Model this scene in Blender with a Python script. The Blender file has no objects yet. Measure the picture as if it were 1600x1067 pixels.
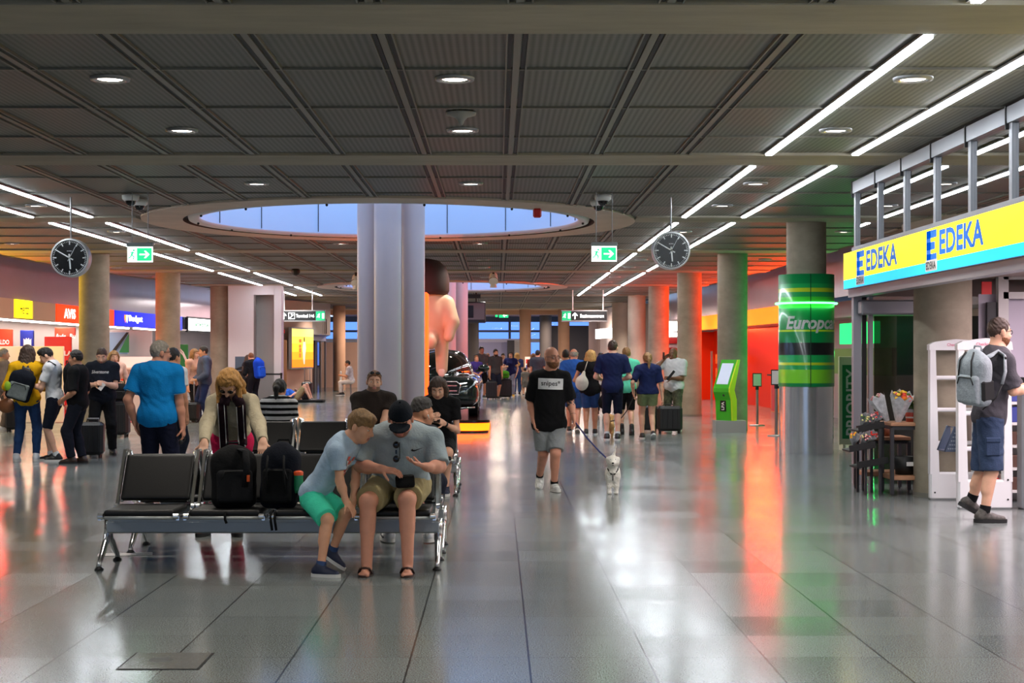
import bpy, math, random
import numpy as np
from mathutils import Vector, Matrix
from mathutils.bvhtree import BVHTree
RND = random.Random(11)
SC = bpy.context.scene
COL = SC.collection
# ------------------------------------------------------------------ survey of the place
# camera at (0, 0, 1.57) looking along +Y; F is the focal length in pixels of the 1600 px frame
F, CX, CY, CH = 2380.0, 777.0, 555.0, 1.57
ZC = 3.69                                   # underside of the ceiling
def W(px, py, Y):
    return np.array([(px - CX) * Y / F, Y, CH - (py - CY) * Y / F])
def G(px, py):
    Y = CH * F / (py - CY)
    return np.array([(px - CX) * Y / F, Y, 0.0])
A = lambda *t: np.array(t, float)
def nrm(v):
    v = np.asarray(v, float); n = np.linalg.norm(v)
    return v / n if n > 1e-9 else v
PI = math.pi
def rad(d): return d * PI / 180
# ------------------------------------------------------------------ materials
def lin(c):
    o = []
    for x in c[:3]:
        x = x / 255.0
        o.append(x / 12.92 if x <= 0.04045 else ((x + 0.055) / 1.055) ** 2.4)
    return (*o, 1.0)
MATS = {}
def mat(name, col, rough=0.6, metal=0.0, spec=0.5, noise=None, bump=None, emit=0.0, ecol=None, coat=0.0, stretch=None, bands=None):
    if name in MATS: return MATS[name]
    m = bpy.data.materials.new(name); m.use_nodes = True
    nt = m.node_tree; b = nt.nodes['Principled BSDF']
    c = lin(col)
    b.inputs['Base Color'].default_value = c
    b.inputs['Roughness'].default_value = rough
    b.inputs['Metallic'].default_value = metal
    b.inputs['Specular IOR Level'].default_value = spec
    b.inputs['Coat Weight'].default_value = coat
    if emit:
        b.inputs['Emission Color'].default_value = lin(ecol or col)
        b.inputs['Emission Strength'].default_value = emit
    tc = None
    if noise or bump or bands:
        tc = nt.nodes.new('ShaderNodeTexCoord')
        mp = nt.nodes.new('ShaderNodeMapping'); nt.links.new(tc.outputs['Object'], mp.inputs[0])
        if stretch: mp.inputs['Scale'].default_value = stretch
    if noise:
        n = nt.nodes.new('ShaderNodeTexNoise'); n.inputs['Scale'].default_value = noise[0]; n.inputs['Detail'].default_value = 6
        n.inputs['Roughness'].default_value = 0.65
        nt.links.new(mp.outputs[0], n.inputs['Vector'])
        r = nt.nodes.new('ShaderNodeValToRGB')
        a = noise[1]
        r.color_ramp.elements[0].position = 0.3; r.color_ramp.elements[1].position = 0.7
        r.color_ramp.elements[0].color = (*[x * (1 - a) for x in c[:3]], 1)
        r.color_ramp.elements[1].color = (*[min(1, x * (1 + a)) for x in c[:3]], 1)
        nt.links.new(n.outputs['Fac'], r.inputs[0]); nt.links.new(r.outputs[0], b.inputs['Base Color'])
    if bands:                                       # (list of (z, colour)) horizontal bands along object z
        sp = nt.nodes.new('ShaderNodeSeparateXYZ'); nt.links.new(tc.outputs['Object'], sp.inputs[0])
        ax, lo, hi, stops = bands
        mr = nt.nodes.new('ShaderNodeMapRange'); mr.inputs['From Min'].default_value = lo; mr.inputs['From Max'].default_value = hi
        nt.links.new(sp.outputs[ax], mr.inputs['Value'])
        r = nt.nodes.new('ShaderNodeValToRGB'); r.color_ramp.interpolation = 'CONSTANT'
        els = r.color_ramp.elements
        while len(els) < len(stops): els.new(0.5)
        for e, (p, cc) in zip(els, stops):
            e.position = p; e.color = lin(cc)
        nt.links.new(mr.outputs[0], r.inputs[0]); nt.links.new(r.outputs[0], b.inputs['Base Color'])
        if emit: nt.links.new(r.outputs[0], b.inputs['Emission Color'])
    if bump:
        n2 = nt.nodes.new('ShaderNodeTexNoise'); n2.inputs['Scale'].default_value = bump[0]; n2.inputs['Detail'].default_value = 4
        nt.links.new(mp.outputs[0], n2.inputs['Vector'])
        bp = nt.nodes.new('ShaderNodeBump'); bp.inputs['Strength'].default_value = bump[1]; bp.inputs['Distance'].default_value = 0.02
        nt.links.new(n2.outputs['Fac'], bp.inputs['Height']); nt.links.new(bp.outputs[0], b.inputs['Normal'])
    MATS[name] = m
    return m
def glass(name, tint=(200, 205, 210), ior=1.5, rough=0.0):
    if name in MATS: return MATS[name]
    m = bpy.data.materials.new(name); m.use_nodes = True; nt = m.node_tree
    nt.nodes.remove(nt.nodes['Principled BSDF'])
    out = nt.nodes['Material Output']
    t = nt.nodes.new('ShaderNodeBsdfTransparent'); t.inputs[0].default_value = lin(tint)
    g = nt.nodes.new('ShaderNodeBsdfGlossy'); g.inputs['Roughness'].default_value = rough
    f = nt.nodes.new('ShaderNodeFresnel'); f.inputs[0].default_value = ior
    mx = nt.nodes.new('ShaderNodeMixShader')
    nt.links.new(f.outputs[0], mx.inputs[0]); nt.links.new(t.outputs[0], mx.inputs[1]); nt.links.new(g.outputs[0], mx.inputs[2])
    nt.links.new(mx.outputs[0], out.inputs[0])
    MATS[name] = m
    return m
def cloth(name, col, noise=0.12): return mat('cloth_' + name, col, rough=0.9, spec=0.2, noise=(9, noise), bump=(60, 0.25))
# ------------------------------------------------------------------ mesh builder (world coordinates)
class MB:
    def __init__(s): s.v = []; s.f = []; s.m = []; s.s = []; s.n = 0
    def add(s, V, Fc, m=0, smooth=False):
        V = np.asarray(V, float); s.v.append(V)
        for f in Fc:
            s.f.append([i + s.n for i in f]); s.m.append(m); s.s.append(smooth)
        s.n += len(V); return s
    def box(s, c, size, m=0, R=None, bev=0.0):
        h = np.asarray(size, float) / 2; c = np.asarray(c, float)
        if bev <= 0:
            P = A(*[]).reshape(0, 3)
            P = np.array([[x, y, z] for x in (-1, 1) for y in (-1, 1) for z in (-1, 1)], float) * h
            Fc = [(0, 1, 3, 2), (4, 6, 7, 5), (0, 4, 5, 1), (2, 3, 7, 6), (0, 2, 6, 4), (1, 5, 7, 3)]
        else:
            bev = min(bev, h.min() * 0.95); P = []; idx = {}
            for x in (-1, 1):
                for y in (-1, 1):
                    for z in (-1, 1):
                        for k in range(3):
                            p = h - bev; p = p.copy(); p[k] = h[k]
                            idx[(x, y, z, k)] = len(P); P.append(p * (x, y, z))
            P = np.array(P); Fc = []
            for k in range(3):
                a, b = [(1, 2), (2, 0), (0, 1)][k]
                for sg in (-1, 1):
                    q = []
                    for (i, j) in ((-1, -1), (1, -1), (1, 1), (-1, 1)):
                        t = [0, 0, 0]; t[k] = sg; t[a] = i; t[b] = j; q.append(idx[(*t, k)])
                    Fc.append(q if sg > 0 else q[::-1])
            for k in range(3):
                a, b = [(1, 2), (2, 0), (0, 1)][k]
                for i in (-1, 1):
                    for j in (-1, 1):
                        t0 = [0, 0, 0]; t1 = [0, 0, 0]; t0[a] = t1[a] = i; t0[b] = t1[b] = j; t0[k] = -1; t1[k] = 1
                        q = [idx[(*t0, a)], idx[(*t1, a)], idx[(*t1, b)], idx[(*t0, b)]]
                        Fc.append(q if i * j < 0 else q[::-1])
            for x in (-1, 1):
                for y in (-1, 1):
                    for z in (-1, 1):
                        q = [idx[(x, y, z, k)] for k in range(3)]
                        Fc.append(q if x * y * z > 0 else q[::-1])
        if R is not None: P = P @ np.asarray(R, float).reshape(3, 3)      # rows of R are the box axes
        return s.add(P + c, Fc, m)
    def cyl(s, a, b, r0, r1=None, n=16, m=0, caps=True, smooth=True):
        r1 = r0 if r1 is None else r1
        a = np.asarray(a, float); b = np.asarray(b, float); d = nrm(b - a)
        t = A(1, 0, 0) if abs(d[0]) < 0.8 else A(0, 1, 0)
        u = nrm(np.cross(d, t)); v = np.cross(d, u)
        an = np.arange(n) * 2 * PI / n
        C = np.cos(an)[:, None] * u + np.sin(an)[:, None] * v
        s.add(np.vstack([a + C * r0, b + C * r1]), [(i, (i + 1) % n, n + (i + 1) % n, n + i) for i in range(n)], m, smooth)
        if caps:
            s.add(a + C * r0, [tuple(range(n))[::-1]], m); s.add(b + C * r1, [tuple(range(n))], m)
        return s
    def tube(s, pts, r, n=8, m=0, closed=False, flat=None, up=None):
        P = [np.asarray(p, float) for p in pts]; N = len(P); rings = []
        u = None
        for i in range(N):
            d = nrm((P[(i + 1) % N] if (i < N - 1 or closed) else P[i]) - (P[i - 1] if (i > 0 or closed) else P[i]))
            if up is not None: u = nrm(np.cross(d, np.asarray(up, float)))
            elif u is None:
                t = A(0, 0, 1) if abs(d[2]) < 0.8 else A(1, 0, 0); u = nrm(np.cross(d, t))
            else: u = nrm(u - d * np.dot(u, d))
            v = np.cross(d, u)
            rr = r[i] if hasattr(r, '__len__') else r
            an = np.arange(n) * 2 * PI / n + PI / n
            fy = 1.0 if flat is None else flat
            rings.append(P[i] + (np.cos(an)[:, None] * u + np.sin(an)[:, None] * v * fy) * rr)
        Fc = []
        M = N if closed else N - 1
        for i in range(M):
            j = (i + 1) % N
            Fc += [(i * n + k, i * n + (k + 1) % n, j * n + (k + 1) % n, j * n + k) for k in range(n)]
        if not closed: Fc += [tuple(range(n))[::-1], tuple((N - 1) * n + k for k in range(n))]
        return s.add(np.vstack(rings), Fc, m, n > 4)
    def lathe(s, prof, c, n=32, m=0, smooth=True, a0=0, a1=2 * PI, ax=None):
        c = np.asarray(c, float); k = len(prof); full = abs(a1 - a0 - 2 * PI) < 1e-6
        cnt = n if full else n + 1
        V = []
        for i in range(cnt):
            t = a0 + (a1 - a0) * i / n
            for (r, z) in prof: V.append((r * math.cos(t), r * math.sin(t), z))
        V = np.array(V)
        if ax is not None: V = V @ np.asarray(ax, float)
        Fc = []
        for i in range(n):
            j = (i + 1) % cnt
            for q in range(k - 1): Fc.append((i * k + q, j * k + q, j * k + q + 1, i * k + q + 1))
        return s.add(V + c, Fc, m, smooth)
    def sphere(s, c, r, n=12, m=0, R=None):
        r = np.ones(3) * np.asarray(r, float); V = [(0, 0, -1)]; Fc = []
        for i in range(1, n):
            t = -PI / 2 + PI * i / n
            for j in range(2 * n):
                p = PI * j / n; V.append((math.cos(t) * math.cos(p), math.cos(t) * math.sin(p), math.sin(t)))
        V.append((0, 0, 1)); q = 2 * n
        for j in range(q): Fc.append((0, 1 + (j + 1) % q, 1 + j))
        for i in range(n - 2):
            for j in range(q): Fc.append((1 + i * q + j, 1 + i * q + (j + 1) % q, 1 + (i + 1) * q + (j + 1) % q, 1 + (i + 1) * q + j))
        L = len(V) - 1
        for j in range(q): Fc.append((L, 1 + (n - 2) * q + j, 1 + (n - 2) * q + (j + 1) % q))
        V = np.array(V) * r
        if R is not None: V = V @ np.asarray(R, float)
        return s.add(V + np.asarray(c, float), Fc, m, True)
    def prism(s, poly, o, U, V, depth, m=0, smooth=False):
        U = np.asarray(U, float); V = np.asarray(V, float); N = np.cross(U, V); o = np.asarray(o, float)
        P = np.array([o + U * x + V * y for x, y in poly]); n = len(P)
        Q = np.vstack([P, P + N * depth])
        s.add(Q, [tuple(range(n))[::-1], tuple(range(n, 2 * n))], m)
        return s.add(Q, [(i, (i + 1) % n, n + (i + 1) % n, n + i) for i in range(n)], m, smooth)
    def quad(s, a, b, c, d, m=0): return s.add([a, b, c, d], [(0, 1, 2, 3)], m)
    def merge(s, V, Fc, m=0, smooth=True): return s.add(V, Fc, m, smooth)
ROOT = {}
def tag(o, label, cat, group=None, kind=None):
    if label: o['label'] = label
    if cat: o['category'] = cat
    if group: o['group'] = group
    if kind: o['kind'] = kind
    return o
def thing(name, label, cat, loc=(0, 0, 0), group=None):
    o = bpy.data.objects.new(name, None); COL.objects.link(o)
    o.location = tuple(float(x) for x in loc); o.empty_display_size = 0.1
    ROOT[o] = np.array(o.location)
    return tag(o, label, cat, group)
def obj(name, mb, mats, parent=None, loc=None, label=None):
    if isinstance(mb, tuple): V, Fc, mi, sm = mb
    else: V = np.vstack(mb.v); Fc, mi, sm = mb.f, mb.m, mb.s
    if parent is not None: org = ROOT[parent]
    else: org = np.zeros(3) if loc is None else np.asarray(loc, float)
    me = bpy.data.meshes.new(name)
    V = np.asarray(V, float) - org
    me.from_pydata(V.tolist(), [], Fc if isinstance(Fc, list) else Fc.tolist())
    for m in (mats if isinstance(mats, (list, tuple)) else [mats]): me.materials.append(m)
    n = len(me.polygons)
    if mi is not None: me.polygons.foreach_set('material_index', np.asarray(mi, np.int32))
    me.polygons.foreach_set('use_smooth', np.ones(n, bool) if sm is None else np.asarray(sm, bool))
    me.update()
    o = bpy.data.objects.new(name, me); COL.objects.link(o)
    if parent is not None: o.parent = parent
    else: o.location = tuple(org)
    ROOT[o] = org
    if label: o['label'] = label
    return o
def single(name, mb, mats, label, cat, loc=(0, 0, 0), group=None):
    return tag(obj(name, mb, mats, None, loc), label, cat, group)
def struct(name, mb, mats):
    o = obj(name, mb, mats); o['kind'] = 'structure'; return o
def dup(root, delta=None, loc=None, label=None, group=None):
    r = root.copy(); COL.objects.link(r)
    if delta is not None: r.location = tuple(np.array(root.location) + np.asarray(delta, float))
    if loc is not None: r.location = tuple(float(x) for x in loc)
    if label: r['label'] = label
    if group: r['group'] = group
    for ch in list(root.children):
        c = ch.copy(); COL.objects.link(c); c.parent = r
        for g in list(ch.children):
            d = g.copy(); COL.objects.link(d); d.parent = c
    return r
# ------------------------------------------------------------------ lettering
_txt = {}
def text_geo(s, bold=0.0, shear=0.0):
    key = (s, bold, shear)
    if key in _txt: return _txt[key]
    cu = bpy.data.curves.new('lettering', 'FONT'); cu.body = s; cu.size = 1.0; cu.offset = bold; cu.shear = shear; cu.resolution_u = 3
    cu.fill_mode = 'FRONT'
    o = bpy.data.objects.new('lettering', cu); COL.objects.link(o)
    dg = bpy.context.evaluated_depsgraph_get(); dg.update()
    me = bpy.data.meshes.new_from_object(o.evaluated_get(dg))
    V = np.array([v.co[:] for v in me.vertices]); Fc = [tuple(p.vertices) for p in me.polygons]
    bpy.data.objects.remove(o); bpy.data.curves.remove(cu); bpy.data.meshes.remove(me)
    lo = V.min(0); hi = V.max(0)
    V = (V - (lo + hi) / 2); V = V / np.maximum(hi - lo, 1e-6); V[:, 2] = 0
    _txt[key] = (V, Fc); return V, Fc
def text(mb, s, c, U, V, w, h, m=0, bold=0.0, shear=0.0, lift=0.004):
    U = np.asarray(U, float); Vv = np.asarray(V, float); N = np.cross(U, Vv)
    P, Fc = text_geo(s, bold, shear)
    mb.add(np.asarray(c, float) + P[:, :1] * w * U + P[:, 1:2] * h * Vv + N * lift, Fc, m)
def bvh_of(o):
    me = o.data
    return BVHTree.FromPolygons([v.co[:] for v in me.vertices], [tuple(p.vertices) for p in me.polygons])
def drape(mb, V2, Fc, c, U, V, target, m=0, lift=0.004, back=0.25):
    """lays a flat outline onto a cloth surface"""
    U = nrm(U); V = nrm(V); N = np.cross(U, V); org = ROOT[target]; bv = bvh_of(target); out = []; last = 0.0
    for x, y in V2:
        p = np.asarray(c, float) + U * x + V * y + N * back
        hit = bv.ray_cast(Vector(p - org), Vector(-N))
        if hit[0] is not None: last = hit[3]
        out.append(p - N * ((hit[3] if hit[0] is not None else last) - lift))
    mb.add(out, Fc, m, False)
def gridpoly(w, h, nx, ny):
    V = [((i / nx - .5) * w, (j / ny - .5) * h) for j in range(ny + 1) for i in range(nx + 1)]
    Fc = [(j * (nx + 1) + i, j * (nx + 1) + i + 1, (j + 1) * (nx + 1) + i + 1, (j + 1) * (nx + 1) + i) for j in range(ny) for i in range(nx)]
    return V, Fc
# ------------------------------------------------------------------ smooth volumes: distance field -> surface nets
class Field:
    def __init__(s, lo, hi, vox):
        s.lo = np.asarray(lo, float); s.vox = vox
        n = np.ceil((np.asarray(hi, float) - s.lo) / vox).astype(int) + 1
        s.ax = [s.lo[i] + np.arange(n[i]) * vox for i in range(3)]
        s.d = np.full(n, 9.0, np.float32)
    def sub(s, lo, hi):
        sl = []
        for i in range(3):
            a = max(0, int((lo[i] - s.lo[i]) / s.vox)); b = min(s.d.shape[i], int((hi[i] - s.lo[i]) / s.vox) + 2)
            if b <= a: return None, None
            sl.append(slice(a, b))
        X = s.ax[0][sl[0]][:, None, None]; Y = s.ax[1][sl[1]][None, :, None]; Z = s.ax[2][sl[2]][None, None, :]
        return tuple(sl), (X, Y, Z)
    def mix(s, sl, d, k, op='u'):
        a = s.d[sl]
        if op == 'u':
            if k > 0:
                h = np.maximum(k - np.abs(a - d), 0) / k; r = np.minimum(a, d) - h * h * k * 0.25
            else: r = np.minimum(a, d)
        else:
            d = -d
            if k > 0:
                h = np.maximum(k - np.abs(a - d), 0) / k; r = np.maximum(a, d) + h * h * k * 0.25
            else: r = np.maximum(a, d)
        s.d[sl] = r
    def cone(s, a, b, ra, rb, k=0.02, op='u', cap=False, capa=False):
        a = np.asarray(a, float); b = np.asarray(b, float); R = max(ra, rb) + k + 3 * s.vox + 0.015
        sl, g = s.sub(np.minimum(a, b) - R, np.maximum(a, b) + R)
        if sl is None: return s
        ab = b - a; L2 = max(ab @ ab, 1e-9)
        px, py, pz = g[0] - a[0], g[1] - a[1], g[2] - a[2]
        tt = (px * ab[0] + py * ab[1] + pz * ab[2]) / L2
        t = np.clip(tt, 0, 1)
        d = np.sqrt((px - t * ab[0]) ** 2 + (py - t * ab[1]) ** 2 + (pz - t * ab[2]) ** 2) - (ra + (rb - ra) * t)
        L = math.sqrt(L2)
        if cap: d = np.maximum(d, (tt - 1) * L)
        if capa: d = np.maximum(d, -tt * L)
        s.mix(sl, d.astype(np.float32), k, op); return s
    def loc(s, c, R, reach):
        c = np.asarray(c, float)
        sl, g = s.sub(c - reach, c + reach)
        if sl is None: return None, None
        p = (g[0] - c[0], g[1] - c[1], g[2] - c[2]); R = np.asarray(R, float)
        return sl, [p[0] * R[i][0] + p[1] * R[i][1] + p[2] * R[i][2] for i in range(3)]
    def ell(s, c, R, r, k=0.03, op='u', clip=None):
        r = np.asarray(r, float)
        sl, q = s.loc(c, R, r.max() + k + 3 * s.vox + 0.015)
        if sl is None: return s
        k0 = np.sqrt((q[0] / r[0]) ** 2 + (q[1] / r[1]) ** 2 + (q[2] / r[2]) ** 2)
        k1 = np.sqrt((q[0] / r[0] ** 2) ** 2 + (q[1] / r[1] ** 2) ** 2 + (q[2] / r[2] ** 2) ** 2) + 1e-6
        d = k0 * (k0 - 1) / k1
        if clip is not None: d = np.maximum(d, clip(q))
        s.mix(sl, d.astype(np.float32), k, op); return s
    def box(s, c, R, h, rd=0.02, k=0.02, op='u'):
        h = np.asarray(h, float)
        sl, q = s.loc(c, R, np.linalg.norm(h) + k + 3 * s.vox + 0.015)
        if sl is None: return s
        e = [np.abs(q[i]) - (h[i] - rd) for i in range(3)]
        d = np.sqrt(sum(np.maximum(x, 0) ** 2 for x in e)) + np.minimum(np.maximum(np.maximum(e[0], e[1]), e[2]), 0) - rd
        s.mix(sl, d.astype(np.float32), k, op); return s
    def plane(s, p, n):
        p = np.asarray(p, float); n = nrm(n)
        d = (s.ax[0] - p[0])[:, None, None] * n[0] + (s.ax[1] - p[1])[None, :, None] * n[1] + (s.ax[2] - p[2])[None, None, :] * n[2]
        s.d = np.maximum(s.d, d.astype(np.float32)); return s
    def ripple(s, amp, f=1.0, ph=0.0):
        X = s.ax[0][:, None, None]; Y = s.ax[1][None, :, None]; Z = s.ax[2][None, None, :]
        w = np.sin(f * (29 * X + 41 * Z) + 2.2 * np.sin(f * (19 * Z - 23 * Y)) + ph) * np.sin(f * (37 * Y - 17 * Z) + 1.7 * np.sin(f * 31 * X) + ph)
        s.d += (amp * w).astype(np.float32); return s
    def mesh(s):
        d = s.d
        d[0] = d[-1] = 1; d[:, 0] = d[:, -1] = 1; d[:, :, 0] = d[:, :, -1] = 1
        ins = d < 0
        n = d.shape
        cnt = np.zeros([x - 1 for x in n], np.int8)
        C = [(i, j, k) for i in (0, 1) for j in (0, 1) for k in (0, 1)]
        for (i, j, k) in C: cnt += ins[i:n[0] - 1 + i, j:n[1] - 1 + j, k:n[2] - 1 + k]
        act = (cnt > 0) & (cnt < 8)
        ijk = np.argwhere(act)
        if len(ijk) == 0: return np.zeros((0, 3)), np.zeros((0, 4), int)
        idx = np.full(act.shape, -1, np.int64); idx[act] = np.arange(len(ijk))
        acc = np.zeros((len(ijk), 3)); num = np.zeros(len(ijk))
        for a in C:
            for ax in range(3):
                if a[ax]: continue
                b = list(a); b[ax] = 1
                da = d[ijk[:, 0] + a[0], ijk[:, 1] + a[1], ijk[:, 2] + a[2]]; db = d[ijk[:, 0] + b[0], ijk[:, 1] + b[1], ijk[:, 2] + b[2]]
                x = (da < 0) != (db < 0)
                t = np.where(x, da / np.where(x, da - db, 1), 0)
                p = np.array(a, float)[None, :].repeat(len(ijk), 0); p[:, ax] += t
                acc += p * x[:, None]; num += x
        V = s.lo + (ijk + acc / num[:, None]) * s.vox
        Q = []
        for ax in range(3):
            u, w = [(1, 2), (2, 0), (0, 1)][ax]
            sa = [slice(0, n[i]) for i in range(3)]; sb = list(sa)
            sa[ax] = slice(0, n[ax] - 1); sb[ax] = slice(1, n[ax])
            x = ins[tuple(sa)] != ins[tuple(sb)]
            e = np.argwhere(x)
            if len(e) == 0: continue
            e = e[(e[:, u] > 0) & (e[:, w] > 0)]
            fl = ins[e[:, 0], e[:, 1], e[:, 2]]
            def ci(du, dw):
                c = e.copy(); c[:, u] -= du; c[:, w] -= dw
                return idx[c[:, 0], c[:, 1], c[:, 2]]
            q = np.stack([ci(1, 1), ci(0, 1), ci(0, 0), ci(1, 0)], 1)
            q[~fl] = q[~fl][:, ::-1]
            Q.append(q)
        return V, np.vstack(Q)
def fobj(name, fld, mats, parent=None, loc=None, mi=None, label=None):
    V, Q = fld.mesh()
    m = None
    if mi is not None: m = mi(V[Q].mean(1))
    return obj(name, (V, Q, m, None), mats, parent, loc, label)
def frame(f, u):
    """rows: left, forward, up"""
    f = nrm(f); l = nrm(np.cross(u, f)); u = np.cross(f, l)
    return np.array([l, f, u])
# ================================================================== camera, sky, render look
cam = bpy.data.cameras.new('camera'); co = bpy.data.objects.new('camera', cam); COL.objects.link(co)
cam.sensor_width = 36; cam.lens = F / 1600 * 36; cam.shift_x = (800 - CX) / 1600; cam.shift_y = (CY - 533.5) / 1600
cam.clip_end = 400
co.location = (0, 0, CH); co.rotation_euler = (PI / 2, 0, 0); SC.camera = co
w = bpy.data.worlds.new('sky'); SC.world = w; w.use_nodes = True
w.node_tree.nodes['Background'].inputs[0].default_value = lin((170, 198, 242)); w.node_tree.nodes['Background'].inputs[1].default_value = 2.1
SC.view_settings.view_transform = 'Standard'; SC.view_settings.look = 'None'; SC.view_settings.gamma = 1.0; SC.view_settings.use_curve_mapping = False
SC.view_settings.exposure = 0.45
try:
    SC.cycles.use_denoising = True; SC.cycles.denoiser = 'OPENIMAGEDENOISE'; SC.cycles.max_bounces = 7; SC.cycles.diffuse_bounces = 3; SC.cycles.glossy_bounces = 4
    SC.cycles.transparent_max_bounces = 12; SC.cycles.sample_clamp_indirect = 4.0; SC.cycles.caustics_reflective = False; SC.cycles.caustics_refractive = False
    SC.cycles.use_light_tree = True
except Exception: pass
# ================================================================== surfaces
def floor_mat():
    m = bpy.data.materials.new('terrazzo_floor'); m.use_nodes = True; nt = m.node_tree; b = nt.nodes['Principled BSDF']; L = nt.links
    N = nt.nodes.new
    def M(op, a, bb=None):
        n = N('ShaderNodeMath'); n.operation = op
        for i, x in enumerate((a, bb)):
            if x is None: continue
            if isinstance(x, (int, float)): n.inputs[i].default_value = x
            else: L.new(x, n.inputs[i])
        return n.outputs[0]
    tc = N('ShaderNodeTexCoord'); sp = N('ShaderNodeSeparateXYZ'); L.new(tc.outputs['Object'], sp.inputs[0])
    tx = M('DIVIDE', M('SUBTRACT', sp.outputs[0], 0.158 + 100 * -0.613), 0.613); ty = M('DIVIDE', M('SUBTRACT', sp.outputs[1], 9.757 + 100 * -0.614), 0.614)
    fx = M('FRACT', tx); fy = M('FRACT', ty)
    jx = M('LESS_THAN', fx, 0.017); jy = M('LESS_THAN', fy, 0.011)
    cx = N('ShaderNodeCombineXYZ'); L.new(M('FLOOR', tx), cx.inputs[0]); L.new(M('FLOOR', ty), cx.inputs[1])
    wn = N('ShaderNodeTexWhiteNoise'); wn.noise_dimensions = '2D'; L.new(cx.outputs[0], wn.inputs['Vector'])
    col = N('ShaderNodeCombineXYZ'); L.new(M('FLOOR', tx), col.inputs[0])
    wc = N('ShaderNodeTexWhiteNoise'); wc.noise_dimensions = '2D'; L.new(col.outputs[0], wc.inputs['Vector'])
    sk = N('ShaderNodeTexNoise'); sk.inputs['Scale'].default_value = 130; sk.inputs['Detail'].default_value = 3; L.new(tc.outputs['Object'], sk.inputs['Vector'])
    rp = N('ShaderNodeValToRGB'); rp.color_ramp.elements[0].position = 0.34; rp.color_ramp.elements[1].position = 0.66
    rp.color_ramp.elements[0].color = lin((72, 77, 76)); rp.color_ramp.elements[1].color = lin((148, 155, 153)); L.new(sk.outputs['Fac'], rp.inputs[0])
    hv = N('ShaderNodeHueSaturation'); L.new(rp.outputs[0], hv.inputs['Color'])
    L.new(M('ADD', M('MULTIPLY', wn.outputs['Value'], 0.1), M('ADD', M('MULTIPLY', wc.outputs['Value'], 0.06), 0.92)), hv.inputs['Value'])
    mx = N('ShaderNodeMixRGB'); L.new(M('MAXIMUM', M('MULTIPLY', jx, M('ADD', 0.75, M('MULTIPLY', wc.outputs['Value'], 0.25))), M('MULTIPLY', jy, M('ADD', 0.35, M('MULTIPLY', wn.outputs['Value'], 0.5)))), mx.inputs[0])
    L.new(hv.outputs[0], mx.inputs[1]); mx.inputs[2].default_value = (0.008, 0.008, 0.008, 1); L.new(mx.outputs[0], b.inputs['Base Color'])
    rn = N('ShaderNodeTexNoise'); rn.inputs['Scale'].default_value = 1.2; L.new(tc.outputs['Object'], rn.inputs['Vector'])
    L.new(M('ADD', M('MULTIPLY', rn.outputs['Fac'], 0.05), M('ADD', M('MULTIPLY', wn.outputs['Value'], 0.05), 0.12)), b.inputs['Roughness'])
    b.inputs['Specular IOR Level'].default_value = 0.75
    bn = N('ShaderNodeTexNoise'); bn.inputs['Scale'].default_value = 3.0; L.new(tc.outputs['Object'], bn.inputs['Vector'])
    bp = N('ShaderNodeBump'); bp.inputs['Strength'].default_value = 0.12; bp.inputs['Distance'].default_value = 0.004; L.new(bn.outputs['Fac'], bp.inputs['Height']); L.new(bp.outputs[0], b.inputs['Normal'])
    return m
def panel_mat():
    m = mat('ceiling_mesh_panel', (122, 119, 111), rough=0.55, metal=0.0); nt = m.node_tree; b = nt.nodes['Principled BSDF']
    tc = nt.nodes.new('ShaderNodeTexCoord'); sp = nt.nodes.new('ShaderNodeSeparateXYZ'); nt.links.new(tc.outputs['Object'], sp.inputs[0])
    def band(i, per, lo):
        a = nt.nodes.new('ShaderNodeMath'); a.operation = 'MULTIPLY'; a.inputs[1].default_value = 2 * PI / per; nt.links.new(sp.outputs[i], a.inputs[0])
        c = nt.nodes.new('ShaderNodeMath'); c.operation = 'SINE'; nt.links.new(a.outputs[0], c.inputs[0])
        d = nt.nodes.new('ShaderNodeMapRange'); d.inputs['From Min'].default_value = -1; d.inputs['To Min'].default_value = lo; nt.links.new(c.outputs[0], d.inputs['Value'])
        return d.outputs[0]
    mu = nt.nodes.new('ShaderNodeMath'); mu.operation = 'MULTIPLY'; nt.links.new(band(0, 0.052, 0.5), mu.inputs[0]); nt.links.new(band(1, 0.06, 0.8), mu.inputs[1])
    hv = nt.nodes.new('ShaderNodeHueSaturation'); hv.inputs['Color'].default_value = lin((124, 123, 116)); nt.links.new(mu.outputs[0], hv.inputs['Value']); nt.links.new(hv.outputs[0], b.inputs['Base Color'])
    return m
M_FLOOR = floor_mat(); M_PANEL = panel_mat()
M_CONC = mat('concrete', (150, 140, 122), rough=0.75, noise=(2.2, 0.2), bump=(14, 0.06), stretch=(1, 1, 1.6))
M_CONCB = mat('concrete_beam', (166, 157, 141), rough=0.75, noise=(1.6, 0.16), stretch=(0.5, 2, 2))
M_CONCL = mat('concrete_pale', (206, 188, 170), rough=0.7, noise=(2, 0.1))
M_RAIL = mat('ceiling_rail', (122, 119, 110), rough=0.5)
M_BLACK = mat('black_slot', (14, 14, 14), rough=0.6)
M_WHITE = mat('white_paint', (225, 222, 220), rough=0.55)
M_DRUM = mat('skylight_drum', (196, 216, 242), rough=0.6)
M_LILAC = mat('lilac_cladding', (186, 160, 164), rough=0.22, spec=0.6, noise=(0.6, 0.05))
M_GREYW = mat('grey_wall', (168, 160, 158), rough=0.6, noise=(0.8, 0.05))
M_BEIGE = mat('beige_wall', (214, 178, 158), rough=0.6, noise=(0.7, 0.06))
M_DARKV = mat('dark_void', (38, 34, 34), rough=0.9)
M_STEEL = mat('brushed_steel', (170, 170, 170), rough=0.28, metal=1.0, noise=(6, 0.08))
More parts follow.
